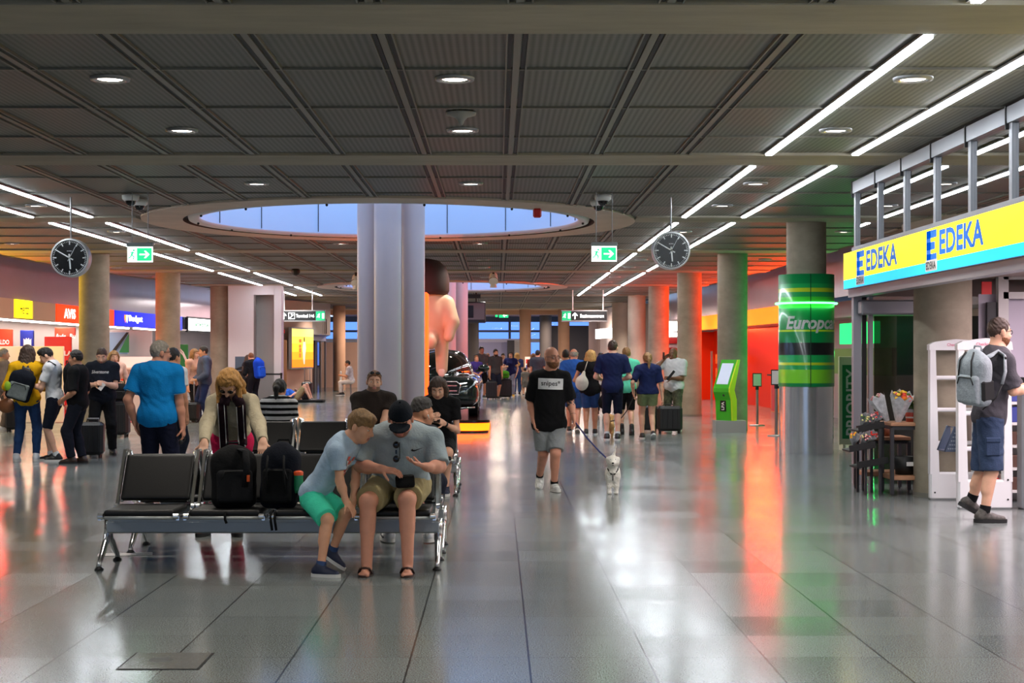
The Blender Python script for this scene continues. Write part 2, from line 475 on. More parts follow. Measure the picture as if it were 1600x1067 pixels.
M_CHROME = mat('chrome', (232, 232, 232), rough=0.2, metal=1.0)
M_ALU = mat('aluminium', (150, 150, 152), rough=0.42, metal=0.6)
M_DARK = mat('dark_metal', (40, 40, 42), rough=0.45, metal=0.3)
M_TUBE = mat('lit_tube', (245, 250, 255), emit=24.0, ecol=(240, 248, 255))
M_TUBE2 = mat('lit_strip', (255, 244, 230), emit=9.0)
M_LAMP = mat('lit_lamp', (255, 244, 228), emit=9.0, ecol=(255, 240, 222))
M_REFL = mat('reflector', (230, 228, 222), rough=0.2, metal=0.9)
M_GLASS = glass('clear_glass'); M_GLASSD = glass('smoked_glass', (105, 112, 110), 1.6)
# ================================================================== floor
mb = MB(); mb.quad((-30, -14, 0), (30, -14, 0), (30, 96, 0), (-30, 96, 0)); struct('floor', mb, M_FLOOR)
mb = MB()
h = [(-1.9, 7.6), (-1.445, 7.6), (-1.49, 8.03), (-1.93, 8.03)]
h = [(-1.905, 7.6), (-1.49, 7.6), (-1.49, 8.03), (-1.905, 8.03)]
mb.prism(h, (0, 0, 0.0005), (1, 0, 0), (0, 1, 0), 0.002, 0)
hc = A(-1.6975, 7.815)
inn = [tuple(hc + (A(*p) - hc) * 0.945) for p in h]
mb.prism(inn, (0, 0, 0.0015), (1, 0, 0), (0, 1, 0), 0.003, 1)
mb.prism([(-1.73 + .06 * math.cos(t), 7.83 + .06 * math.sin(t)) for t in np.linspace(0, 2 * PI, 20)[:-1]], (0, 0, 0.004), (1, 0, 0), (0, 1, 0), 0.001, 2)
single('floor_hatch', mb, [M_BLACK, mat('hatch_stone', (104, 104, 100), rough=0.22, noise=(120, 0.4), spec=0.6), mat('hatch_plug', (84, 84, 82), rough=0.3)],
       'square floor hatch with dark metal rim set in the tiles', 'floor hatch', (-1.7, 7.8, 0))
# ================================================================== ceiling
BEAMS = [(1.9, 2.73), (9.22, 10.05), (16.17, 17.0), (23.47, 24.3), (30.8, 31.6), (38.3, 39.1), (46.2, 47.0), (54.0, 54.8), (61.5, 62.3), (69, 69.8)]
CIRC = [(-1.71, 24.4, 3.0, 3.9), (-1.71, 47.6, 3.1, 3.9)]
EDGE_L = [(-14, -10.2), (20, -10.2), (32.6, -10.6), (38, -10.5), (43, -9.7), (50, -8.9), (62, -8.4), (76, -8.2)]
EDGE_R = [(-14, 9.5), (20, 9.5), (30, 6.9), (38, 6.9), (44, 6.6), (50, 6.2), (62, 5.4), (76, 5.0)]
def edge(E, y):
    return float(np.interp(y, [e[0] for e in E], [e[1] for e in E]))
mb = MB()
def strip_rect(x0, x1, y0, y1, z=ZC + 0.03, m=0): mb.quad((x0, y0, z), (x1, y0, z), (x1, y1, z), (x0, y1, z), m)
ys = sorted(set([-14, 76] + [e[0] for e in EDGE_L] + [e[0] for e in EDGE_R] + [19.6, 29.2, 42.8, 52.4]))
holes = [(19.6, 29.2, CIRC[0]), (42.8, 52.4, CIRC[1])]
for y0, y1 in zip(ys[:-1], ys[1:]):
    inh = any(a <= y0 and y1 <= b for a, b, _ in holes)
    z = ZC + 0.03
    for s0, s1 in (((0, -6.4), (2.9, 0)) if inh else ((0, 0),)):
        pass
    def q(xa0, xb0, xa1, xb1): mb.quad((xa0, y0, z), (xb0, y0, z), (xb1, y1, z), (xa1, y1, z), 0)
    l0, l1, r0, r1 = edge(EDGE_L, y0), edge(EDGE_L, y1), edge(EDGE_R, y0), edge(EDGE_R, y1)
    if inh: q(l0, -6.4, l1, -6.4); q(2.9, r0, 2.9, r1)
    else: q(l0, r0, l1, r1)
for y0, y1, (cx, cy, ri, ro) in holes:
    n = 96; V = []
    for i in range(n):
        t = 2 * PI * i / n; c, s = math.cos(t), math.sin(t)
        k = min(((2.9 - cx) if c > 0 else (cx + 6.4)) / max(abs(c), 1e-6), ((y1 - cy) if s > 0 else (cy - y0)) / max(abs(s), 1e-6))
        V.append((cx + c * k, cy + s * k, ZC + 0.03)); V.append((cx + ro * c, cy + ro * s, ZC + 0.03))
    mb.add(V, [(2 * i, 2 * ((i + 1) % n), 2 * ((i + 1) % n) + 1, 2 * i + 1) for i in range(n)], 0)
# fascia edge of the slab along both curved sides
for E in (EDGE_L, EDGE_R):
    for (ya, xa), (yb, xb) in zip(E[:-1], E[1:]): mb.quad((xa, ya, ZC), (xb, yb, ZC), (xb, yb, ZC + .16), (xa, ya, ZC + .16), 1)
# cross joints between the mesh panels, and the lengthwise rails
def in_ring(x, y, pad=0.0): return any((x - c[0]) ** 2 + (y - c[1]) ** 2 < (c[3] + pad) ** 2 for c in CIRC)
def spans(fixed, a, b, axis):
    """pieces of a line that stay outside the two round openings"""
    out = [(a, b)]
    for cx, cy, ri, ro in CIRC:
        d = (fixed - cy) if axis == 0 else (fixed - cx)
        if abs(d) >= ro: continue
        hw = math.sqrt(ro * ro - d * d); c = cx if axis == 0 else cy; nw = []
        for p, q in out:
            if c - hw > p: nw.append((p, min(q, c - hw)))
            if c + hw < q: nw.append((max(p, c + hw), q))
        out = [(p, q) for p, q in nw if q - p > 0.02]
    return out
for (b0, b1), (n0, n1) in zip(BEAMS[:-1], BEAMS[1:]):
    for y in (b1 + 1.34, b1 + 3.12, b1 + 4.88):
        for p, q in spans(y, edge(EDGE_L, y) + .05, edge(EDGE_R, y) - .05, 0):
            mb.box(((p + q) / 2, y, ZC + .022), (q - p, 0.028, 0.02), 1)
    for k in range(-5, 7):
        x = -1.685 + 0.912 * k
        if k in (5, 6, -5): continue
        for p, q in spans(x, b1, n0, 1):
            if abs(x + 1.7) > 8: continue
            mb.box((x, (p + q) / 2, ZC + .025), (0.05, q - p, 0.03), 1)
            for s in (-1, 1):
                mb.box((x + s * 0.05, (p + q) / 2, ZC + .026), (0.03, q - p, 0.012), 2)
                mb.box((x + s * 0.074, (p + q) / 2, ZC + .02), (0.012, q - p, 0.024), 1)
struct('ceiling', mb, [M_PANEL, M_RAIL, M_BLACK])
mb = MB()
for y0, y1 in BEAMS:
    ym = (y0 + y1) / 2
    for p, q in spans(ym, edge(EDGE_L, ym), edge(EDGE_R, ym), 0): mb.box(((p + q) / 2, ym, ZC + .1), (q - p, y1 - y0, 0.2), 0)
struct('ceiling_beam', mb, [M_CONCB])
mb = MB(); mb.quad((-30, -14, 4.55), (-6.4, -14, 4.55), (-6.4, 96, 4.55), (-30, 96, 4.55)); mb.quad((2.9, -14, 4.55), (30, -14, 4.55), (30, 96, 4.55), (2.9, 96, 4.55))
mb.quad((-6.4, -14, 4.55), (2.9, -14, 4.55), (2.9, 19.6, 4.55), (-6.4, 19.6, 4.55)); mb.quad((-6.4, 29.2, 4.55), (2.9, 29.2, 4.55), (2.9, 42.8, 4.55), (-6.4, 42.8, 4.55)); mb.quad((-6.4, 52.4, 4.55), (2.9, 52.4, 4.55), (2.9, 72, 4.55), (-6.4, 72, 4.55))
struct('roof_slab', mb, [M_DARKV])
for i, (cx, cy, ri, ro) in enumerate(CIRC):
    mb = MB()
    mb.lathe([(ro, ZC + .2), (ro, ZC - .005), (ri + .26, ZC - .005)], (cx, cy, 0), 96, 0, False)
    mb.lathe([(ri + .26, ZC - .005), (ri + .26, ZC + .07), (ri + .19, ZC + .07)], (cx, cy, 0), 96, 1, False)
    mb.lathe([(ri + .19, ZC + .07), (ri + .17, ZC + .0), (ri + .02, ZC + .01), (ri, ZC + .05)], (cx, cy, 0), 96, 2)
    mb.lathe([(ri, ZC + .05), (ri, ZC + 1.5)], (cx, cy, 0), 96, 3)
    mb.lathe([(ro + .02, ZC + .2), (ro + .02, ZC + 1.5), (ri, ZC + 1.5)], (cx, cy, 0), 48, 4)
    for k in range(16):
        t = 2 * PI * (k + .3) / 16
        mb.box((cx + (ri - .006) * math.cos(t), cy + (ri - .006) * math.sin(t), ZC + .78), (0.012, 0.012, 1.42), 1)
    for k in range(14):
        t = 2 * PI * k / 14
        mb.sphere((cx + (ri + .08) * math.cos(t), cy + (ri + .08) * math.sin(t), ZC - .01), 0.02, 5, 1)
    struct('ceiling_ring', mb, [M_CONCL, M_BLACK, M_WHITE, M_DRUM, M_DARKV])
mb = MB()
for px, r, dy in ((575, .185, .12), (608, .215, -.35), (645, .185, .12), (610, .2, .5)): mb.cyl((-1.71 + (px - 610) / 97.5, 24.4 + dy, 0), (-1.71 + (px - 610) / 97.5, 24.4 + dy, 5.2), r, n=36, caps=False)
struct('column_cluster', mb, [mat('column_paint', (208, 186, 178), rough=0.42, noise=(1, 0.03))])
mb = MB()
for dx, dy in ((-.4, 0), (0, -.4), (.36, .1)): mb.cyl((-1.5 + dx, 47.6 + dy, 0), (-1.5 + dx, 47.6 + dy, 5.2), .22, n=24, caps=False)
struct('column_cluster', mb, [MATS['column_paint']])
# round concrete columns of the two rows
def column(x, y, r=.315, m=None, z1=ZC + .02):
    mb = MB(); mb.cyl((x, y, 0), (x, y, z1), r, n=40, caps=False); mb.cyl((x, y, 0), (x, y, .05), r + .006, n=40, m=1, caps=False)
    struct('column', mb, [m or M_CONC, M_RAIL])
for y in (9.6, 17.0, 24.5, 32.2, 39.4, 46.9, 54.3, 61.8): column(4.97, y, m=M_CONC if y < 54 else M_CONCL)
for y in (9.6, 17.0, 24.5, 32.2, 39.4, 46.9): column(-8.52, y)
for x, y in ((1.3, 71), (3.1, 71), (-6.85, 66)): column(x, y, .27, mat('column_warm', (176, 142, 118), rough=0.7, noise=(2, .08)))
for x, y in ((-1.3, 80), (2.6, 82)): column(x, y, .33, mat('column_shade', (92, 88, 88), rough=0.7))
column(-1.75, 74, .3, mat('column_lilac', (196, 188, 206), rough=0.6))
# ================================================================== outer walls
def wall(name, pts, z0, z1, m, seam=0):
    mb = MB()
    for (xa, ya), (xb, yb) in zip(pts[:-1], pts[1:]):
        mb.quad((xa, ya, z0), (xb, yb, z0), (xb, yb, z1), (xa, ya, z1), 0)
        if seam:
            d = nrm(A(xb - xa, yb - ya)); L = math.hypot(xb - xa, yb - ya); nn = A(d[1], -d[0])
            for k in range(1, int(L / seam)):
                p = A(xa, ya) + d * seam * k
                mb.box((p[0], p[1], (z0 + z1) / 2), (0.014, 0.03, z1 - z0), 1, R=np.array([[nn[0], nn[1], 0], [d[0], d[1], 0], [0, 0, 1]]))
    return struct(name, mb, [m, M_GREYW])
def smoothpath(P, k=6):
    P = np.array(P, float); t = np.arange(len(P)); tt = np.linspace(0, len(P) - 1, (len(P) - 1) * k + 1)
    # Catmull-Rom
    out = []
    for x in tt:
        i = min(int(x), len(P) - 2); f = x - i
        p0, p1, p2, p3 = P[max(i - 1, 0)], P[i], P[i + 1], P[min(i + 2, len(P) - 1)]
        out.append(0.5 * ((2 * p1) + (-p0 + p2) * f + (2 * p0 - 5 * p1 + 4 * p2 - p3) * f * f + (-p0 + 3 * p1 - 3 * p2 + p3) * f ** 3))
    return [tuple(o) for o in out]
WL = smoothpath([(-11.2, 8), (-11.6, 22), (-11.8, 30), (-11.9, 38), (-11.8, 46), (-11.4, 54), (-10.6, 62)])
WR = smoothpath([(8.4, 19), (8.2, 24), (7.95, 30), (7.75, 38), (7.5, 44), (7.1, 52), (6.5, 60)])
def at_y(P, y): return float(np.interp(y, [p[1] for p in P], [p[0] for p in P]))
wall('wall_left_cladding', WL, 2.95, 4.55, M_LILAC, 1.9)
wall('wall_right_cladding', WR, 2.9, 4.55, M_LILAC, 1.9)
wall('wall_left_lower', [(x - .9, y) for x, y in WL], 0, 2.95, M_GREYW)
wall('wall_right_lower', [(x + .75, y) for x, y in WR], 0, 2.9, M_GREYW)
mb = MB()
for P, s, z in ((WL, -1, 2.46), (WR, 1, 2.43)):
    for (xa, ya), (xb, yb) in zip(P[:-1], P[1:]):
        mb.quad((xa, ya, z), (xb, yb, z), (xb + s * .95, yb, z), (xa + s * .95, ya, z), 0)
        mb.quad((xa, ya, z), (xb, yb, z), (xb, yb, z + .05), (xa, ya, z + .05), 0)
struct('wall_soffit_trim', mb, [M_GREYW])
# enclosing shell behind the camera
mb = MB(); mb.box((-1.2, -13.9, .45), (22.4, .2, .9), 0); mb.box((-1.2, -13.9, 3.9), (22.4, .2, 1.4), 0)
for x in np.linspace(-12.3, 9.9, 11): mb.box((x, -13.9, 2.1), (.12, .16, 2.6), 0)
struct('wall_back', mb, [M_GREYW]); mb = MB(); mb.quad((-12.3, -13.95, .8), (9.9, -13.95, .8), (9.9, -13.95, 3.4), (-12.3, -13.95, 3.4)); struct('window_0', mb, M_GLASS)
wall('wall_left_near', [(-12.1, -14), (-12.1, 8.2), (-11.2, 8)], 0, 4.55, M_GREYW)
wall('wall_right_near', [(9.6, -14), (9.6, 18.9), (9.15, 19)], 0, 4.55, M_GREYW)
# far left: pale walls with a recess, then the slanting wall with the poster
wall('wall_far_left', [(-13.6, 68), (-13.6, 66), (-9.2, 63), (-8.2, 46.4), (-7.42, 46.4)], 0, ZC, mat('wall_white', (206, 202, 206), rough=0.55))
wall('wall_far_left_recess', [(-7.42, 46.4), (-7.42, 46.9), (-6.8, 46.9), (-6.8, 46.4)], 0, 3.42, M_GREYW)
mb = MB(); mb.box((-7.11, 46.38, 3.55), (.62, .06, .28), 0); struct('wall_far_left_lintel', mb, [MATS['wall_white']])
wall('wall_far_left_pier', [(-6.8, 46.4), (-6.58, 46.4), (-6.62, 47.2), (-8.45, 57.3)], 0, ZC, MATS['wall_white'])
wall('wall_far_left_poster', [(-8.45, 57.3), (-7.38, 60.8)], 0, ZC, M_BEIGE)
mb = MB()
for k in range(9): mb.box((-7.46 + .055 * k, 60.9 + .2 * k, 2.75), (.045, .12, .6), 0)
struct('wall_far_left_slats', mb, [mat('slat_brown', (96, 78, 72), rough=0.6)])
wall('wall_far_left_end', [(-7.38, 60.85), (-6.9, 63), (-9, 78)], 2.4, ZC, M_GREYW)
wall('wall_far_left_return', [(-9.5, 74), (-6.2, 74)], 0, 2.2, M_BEIGE)
# far right
wall('wall_far_right', [(7.3, 60), (5.9, 63), (5.3, 63), (4.75, 70), (4.75, 78)], 0, ZC, mat('wall_rose', (206, 186, 178), rough=0.6))
mb = MB()
for k in range(14): mb.box((4.7 + (.05 if k < 2 else 0), 70.5 + .55 * k, 2.0), (.07, .2, 3.3), 0)
struct('wall_far_right_slats', mb, [mat('slat_rose', (170, 150, 146), rough=0.6)])
# end of the hall: bands of window with the sky behind, pale walls below
mb = MB(); mb.box((-2, 86, 2.93), (34, .3, .12), 0); mb.box((-2, 86, 3.6), (34, .3, .3), 0); mb.box((-2, 86, 2.4), (34, .3, .2), 1)
for x in (-12, -9, -6, -3.2, .7, 3.6, 6.5, 9.5): mb.box((x, 86, 1.8), (.14, .2, 3.6), 0)
struct('wall_end_frame', mb, [mat('frame_blue_grey', (90, 100, 120), rough=0.5), M_WHITE])
mb = MB(); mb.quad((-14, 86.2, 0), (14, 86.2, 0), (14, 86.2, 1.0), (-14, 86.2, 1.0), 0); mb.box((-.6, 85.2, 1.15), (2.6, .3, 2.3), 1); mb.box((1.35, 85, 1.2), (.9, .3, 2.4), 2); mb.box((.75, 84.6, 1.2), (.4, .3, 2.4), 3); mb.box((4.4, 84, 1.6), (3.2, .3, 3.2), 3)
struct('wall_end', mb, [M_GREYW, mat('wall_lilac_blue', (150, 152, 190), rough=0.6), M_WHITE, mat('wall_dark', (52, 52, 60), rough=0.6)])
mb = MB(); mb.quad((-14, 86.1, .9), (14, 86.1, .9), (14, 86.1, 3.6), (-14, 86.1, 3.6)); o = struct('window_1', mb, [glass('end_glass', (118, 148, 214), 1.3)])
mb = MB(); mb.quad((-9, 70, ZC), (5.2, 70, ZC), (5.2, 87, 3.75), (-9, 87, 3.75)); mb.box((-2, 72.5, 3.6), (15, .5, .2), 0); struct('ceiling_far', mb, [mat('ceiling_pale', (212, 178, 150), rough=0.6)])
# ================================================================== lamps of the ceiling
def lamp(name, kind, loc, energy, col, size=.2, size_y=None, rot=(0, 0, 0), spread=None, angle=None):
    l = bpy.data.lights.new(name, kind); l.energy = energy; l.color = [x for x in lin(col)[:3]]
    if kind == 'AREA':
        if size_y: l.shape = 'RECTANGLE'; l.size = size; l.size_y = size_y
        else: l.shape = 'DISK'; l.size = size
        if spread: l.spread = spread
    elif kind == 'SPOT': l.spot_size = angle or rad(100); l.spot_blend = .6; l.shadow_soft_size = size
    o = bpy.data.objects.new(name, l); COL.objects.link(o); o.location = loc; o.rotation_euler = rot
    return o
bays = [(b1, n0) for (_, b1), (n0, _) in zip(BEAMS[:-1], BEAMS[1:])]
tube_proto = {}
def line_light(x, y0, y1, label, w=.062):
    L = y1 - y0
    key = round(L, 2)
    if key not in tube_proto:
        t = thing('linear_light', label, 'ceiling light', (x, y0, ZC), 'linear tube lights in the ceiling')
        mb = MB(); mb.box((x, (y0 + y1) / 2, ZC + .012), (w + .03, L, .02), 0); obj('housing', mb, M_ALU, t)
        mb = MB(); mb.box((x, (y0 + y1) / 2, ZC - .004), (w, L - .1, .02), 0); obj('tube', mb, M_TUBE, t)
        tube_proto[key] = t; return t
    t = dup(tube_proto[key], loc=(x, y0, ZC), label=label); return t
ROWN = {2.865: 'the line of white tubes right of the round skylight', 3.775: 'the white tube line nearest the supermarket front', -6.235: 'the white tube line left of the skylight, on its inner side', -7.145: 'the white tube line over the car rental queue'}
ORD = ['first', 'second', 'third', 'fourth', 'fifth', 'sixth', 'seventh', 'eighth', 'ninth', 'tenth']
for x in (2.865, 3.775, -6.235, -7.145):
    vis = 0
    for i, (a, b) in enumerate(bays):
        if b > 60: continue
        if x < 0 and i < 2:
            if i == 1: continue
        if i >= 1: vis += 1
        line_light(x, a + .02, b - .05, '%s length along %s' % (ORD[max(vis - 1, 0)], ROWN[x]) if i >= 1 else 'tube length behind the photographer, %s row' % {2.865: 'third', 3.775: 'rightmost', -6.235: 'second', -7.145: 'leftmost'}[x])
DL = [-1.2, 2.0, 4.6, 7.3, 11.8, 14.5, 19.0, 21.8, 26.4, 29.2, 34.1, 37.1, 41.7, 44.6, 49.5, 52, 57, 60]
dproto = None; ndl = 0
def downlight(x, y):
    global dproto
    if dproto is None:
        t = thing('downlight', 'x', 'ceiling light', (x, y, ZC), 'round recessed downlights')
        mb = MB(); mb.lathe([(.155, ZC + .028), (.15, ZC + .008), (.118, ZC + .004), (.112, ZC + .03)], (x, y, 0), 32, 0); obj('trim_ring', mb, M_ALU, t)
        mb = MB(); mb.lathe([(.112, ZC + .01), (.09, ZC + .022), (.05, ZC + .026)], (x, y, 0), 32, 0); obj('reflector', mb, M_REFL, t)
        mb = MB(); mb.lathe([(0.0, ZC + .018), (.1, ZC + .018)], (x, y, 0), 24, 0); obj('lamp', mb, M_LAMP, t)
        dproto = t; return t
    return dup(dproto, loc=(x, y, ZC))
COLN = {-6.6: 'over the left aisle', -3.0: 'left of the middle line', -.33: 'on the middle line', 3.22: 'between the right tube lines', -9.3: 'by the left outer edge', 6.0: 'by the right outer edge'}
seen = {}
for y in DL:
    for x in (-6.6, -3.0, -.33, 3.22, -9.3, 6.0):
        if abs(x) > 5 and x in (-9.3, 6.0) and y < 26: continue
        if x == -6.6 and 17 > y > 9: continue
        if in_ring(x, y, .15): continue
        if y < 10 and not (y in (7.3, 4.6, 2.0) and x in (-3.0, 3.22, -.33)): continue
        o = downlight(x, y)
        seen[x] = seen.get(x, 0) + (1 if y > 10 else 0)
        o['label'] = 'lit round downlight %s, %s from the front' % (COLN[x], (ORD + ['eleventh', 'twelfth', 'thirteenth', 'fourteenth'])[max(seen[x] - 1, 0)]) if y > 10 else 'round downlight above the photographer'
        o['group'] = 'round recessed downlights'
        if y < 62: lamp('downlight_lamp', 'SPOT', (x, y, ZC - .03), 105 if y < 45 else 170, (255, 246, 234), .09, angle=rad(120))
# smoke sensor, alarm, cameras
mb = MB(); x, y = -.32, 13.45
mb.lathe([(.0, ZC - .09), (.018, ZC - .085), (.03, ZC - .05), (.06, ZC - .02), (.13, ZC), (.135, ZC + .02)], (x, y, 0), 28, 0); single('ceiling_sensor', mb, [mat('sensor_grey', (150, 148, 144), rough=.5)], 'grey funnel-shaped sensor on the ceiling between two downlights', 'sensor', (x, y, ZC))
mb = MB(); mb.box((.57, 21.75, ZC - .09), (.12, .1, .13), 0, bev=.02); single('alarm_box', mb, [mat('alarm_red', (196, 24, 16), rough=.4)], 'small red alarm box hanging at the rim of the skylight', 'alarm', (.57, 21.75, ZC))
def dome_cam(x, y, label):
    t = thing('dome_camera', label, 'security camera', (x, y, ZC), 'dome cameras')
    mb = MB(); mb.lathe([(.02, ZC + .02), (.115, ZC), (.11, ZC - .05), (.085, ZC - .075), (.07, ZC - .075)], (x, y, 0), 24, 0); obj('housing', mb, M_WHITE, t)
    mb = MB(); mb.lathe([(.07, ZC - .075), (.06, ZC - .11), (.035, ZC - .135), (0, ZC - .142)], (x, y, 0), 24, 0); obj('dome', mb, mat('black_gloss', (10, 10, 11), rough=.1), t)
for (px, yy, lb) in ((204, 20.2, 'white dome camera nearer the photographer, above the left exit sign'), (218, 20.85, 'white dome camera behind its twin above the left exit sign'), (942, 20.2, 'white dome camera nearer the photographer, above the right exit sign'), (935, 20.9, 'white dome camera behind its twin above the right exit sign')):
    dome_cam((px - CX) * yy / F, yy, lb)
for (px, py, yy, lb) in ((771, 437, 39.0, 'white spotlight hanging beyond the round skylight'), (556, 440, 39.0, 'white spotlight half hidden by the column cluster')):
    p = W(px, py, yy); t = thing('spotlight', lb, 'spotlight', (p[0], p[1], ZC), 'hanging spotlights')
    mb = MB(); mb.cyl((p[0], p[1], ZC + .02), (p[0], p[1], p[2]), .03, n=10); obj('stem', mb, M_BLACK, t)
    mb = MB(); mb.cyl(p + A(0, .1, .12), p + A(0, -.08, -.05), .1, .12, n=18); mb.cyl(p + A(0, 0, -.1), p + A(0, 0, -.2), .07, .09, n=14); obj('lamp_head', mb, M_WHITE, t)
    mb = MB(); mb.cyl(p + A(0, -.05, -.03), p + A(0, -.07, -.045), .122, n=18); obj('clamp_band', mb, M_BLACK, t)
p = W(462, 423, 38.0); mb = MB(); mb.sphere((p[0], p[1], ZC - .03), (.11, .11, .1), 8, 0); single('dome_speaker', mb, [M_BLACK], 'black dome fixture on the ceiling left of the column cluster', 'speaker', (p[0], p[1], ZC))

for x, y in ((-5, 65), (0, 66), (3.5, 66), (-4, 73), (1, 75), (-2, 81), (3, 80)): lamp('hall_fill', 'AREA', (x, y, 3.45), 150, (255, 226, 204), .8)  # added fill lights with no fixtures, brighten the far end of the hall
# ================================================================== clocks, exit signs, direction signs
M_CLK = mat('clock_face', (12, 13, 14), rough=.25); M_CW = mat('clock_white', (226, 228, 228), rough=.5)
def clock(px, py, Y, r, label):
    c = W(px, py, Y); t = thing('wall_clock' if False else 'hanging_clock', label, 'clock', (c[0], Y, ZC), 'station clocks')
    mb = MB(); mb.cyl((c[0], Y + .03, c[2] + r), (c[0], Y + .03, ZC + .02), .013, n=8); obj('pole', mb, M_ALU, t)
    mb = MB(); ax = np.array([[1, 0, 0], [0, 0, 1], [0, -1, 0]], float)
    mb.lathe([(r * .93, .048), (r, .05), (r * 1.03, .03), (r * 1.03, -.11), (r * .98, -.13), (0, -.13)], c, 48, 0, ax=ax); obj('case', mb, mat('clock_case', (205, 206, 208), rough=.35, metal=.3), t)
    mb = MB(); mb.lathe([(0, .04), (r * .95, .04)], c, 48, 0, ax=ax); f = obj('dial', mb, M_CLK, t)
    mb = MB()
    for k in range(60):
        a = 2 * PI * k / 60; big = k % 5 == 0; l, wd = (.2, .055) if big else (.075, .022)
        U = A(math.cos(a), 0, -math.sin(a)); V = A(math.sin(a), 0, math.cos(a)); p = c + V * r * (.89 - l / 2) + A(0, -.043, 0)
        mb.quad(p - U * wd * r / 2 - V * l * r / 2, p + U * wd * r / 2 - V * l * r / 2, p + U * wd * r / 2 + V * l * r / 2, p - U * wd * r / 2 + V * l * r / 2)
    text(mb, 'BÜRK', c + A(0, -.041, r * .36), (1, 0, 0), (0, 0, 1), r * .26, r * .06, 0, .01)
    obj('dial_marks', mb, M_CW, f)
    for nm, ang, L, wd, back in (('hour_hand', 175, .6, .085, .2), ('minute_hand', 300, .84, .065, .22), ('second_hand', 28, .8, .02, .2)):
        a = rad(ang); V = A(math.sin(a), 0, math.cos(a)); U = A(math.cos(a), 0, -math.sin(a)); mb = MB()
        mb.prism([(-wd * r / 2, -back * r), (wd * r / 2, -back * r), (wd * r * .4, L * r), (-wd * r * .4, L * r)], c + A(0, -.046, 0), U, V, .003); mb.cyl(c + A(0, -.044, 0), c + A(0, -.054, 0), r * .05, n=12); obj(nm, mb, M_CW, t)
clock(1048.5, 391.5, 20.6, .25, 'round black clock hanging right of the skylight, near the supermarket')
clock(110, 403, 20.6, .255, 'round black clock hanging over the car rental queue at left')
M_EXIT = mat('exit_green', (40, 190, 120), emit=1.6, ecol=(30, 190, 110)); M_EXW = mat('exit_white', (250, 255, 250), emit=2.6, ecol=(235, 255, 240))
def runner(mb, c, U, V, s, m):
    """running figure beside a door, arrowed"""
    def st(a, b, w): 
        a = A(*a); b = A(*b); d = nrm(A(*(b - a), 0))[:2]; n = A(-d[1], d[0]) * w / 2
        P = [a - n, b - n, b + n, a + n]; mb.add([c + U * p[0] * s + V * p[1] * s for p in P], [(0, 1, 2, 3)], m)
    mb.add([c + U * (.13 + .09 * math.cos(t)) * s + V * (.36 + .09 * math.sin(t)) * s for t in np.linspace(0, 2 * PI, 13)[:-1]], [tuple(range(12))], m)
    st((.05, .26), (-.06, -.02), .16); st((.04, .24), (.24, .1), .07); st((.02, .24), (-.2, .16), .07); st((-.06, 0), (.14, -.16), .1); st((.14, -.12), (.08, -.4), .09); st((-.06, 0), (-.16, -.2), .1); st((-.16, -.2), (-.36, -.28), .09)
def arrow(mb, c, U, V, s, m):
    mb.add([c + U * x * s + V * y * s for x, y in ((-.5, -.07), (.15, -.07), (.15, .07), (-.5, .07))], [(0, 1, 2, 3)], m)
    mb.add([c + U * x * s + V * y * s for x, y in ((.5, 0), (.14, .36), (-.04, .36), (.24, .0))], [(0, 1, 2, 3)], m)
    mb.add([c + U * x * s + V * y * s for x, y in ((.5, 0), (.24, 0), (-.04, -.36), (.14, -.36))], [(0, 1, 2, 3)], m)
def exit_sign(px, py, Y, label):
    c = W(px, py, Y); X, Z = A(1, 0, 0), A(0, 0, 1); t = thing('exit_sign', label, 'exit sign', (c[0], Y, ZC), 'hanging exit signs')
    for s in (-1, 1):
        mb = MB(); mb.cyl(c + A(s * .105, 0, .12), A(c[0] + s * .105, Y, ZC + .02), .006, n=6); obj('rod', mb, M_ALU, t)
    mb = MB(); mb.box(c + A(0, 0, .105), (.345, .1, .05), 0, bev=.008); obj('housing', mb, mat('housing_grey', (150, 156, 158), rough=.5), t)
    mb = MB(); mb.box(c + A(0, 0, -.022), (.33, .02, .2), 0); pn = obj('panel', mb, M_EXW, t)
    mb = MB()
    o = c + A(0, -.012, -.022)
    for (x0, x1) in ((-.155, -.05), (-.04, .155)):
        if x0 < -.1: continue
        mb.quad(o + A(x0, 0, -.085), o + A(x1, 0, -.085), o + A(x1, 0, .085), o + A(x0, 0, .085), 0)
    runner(mb, o + A(-.1, -.001, -.005), X, Z, .16, 0)
    arrow(mb, o + A(.06, -.002, 0), X, Z, .13, 1); obj('pictogram', mb, [M_EXIT, M_EXW], pn)
exit_sign(944, 394, 20, 'green lit exit sign with arrow hanging right of the skylight')
exit_sign(219, 395, 20, 'green lit exit sign with arrow hanging left of the skylight')
M_SIGNB = mat('sign_black', (24, 28, 30), rough=.4); M_SIGNW = mat('sign_white', (250, 252, 250), emit=2.2); M_SIGNG = mat('sign_green', (20, 170, 110), emit=.7)
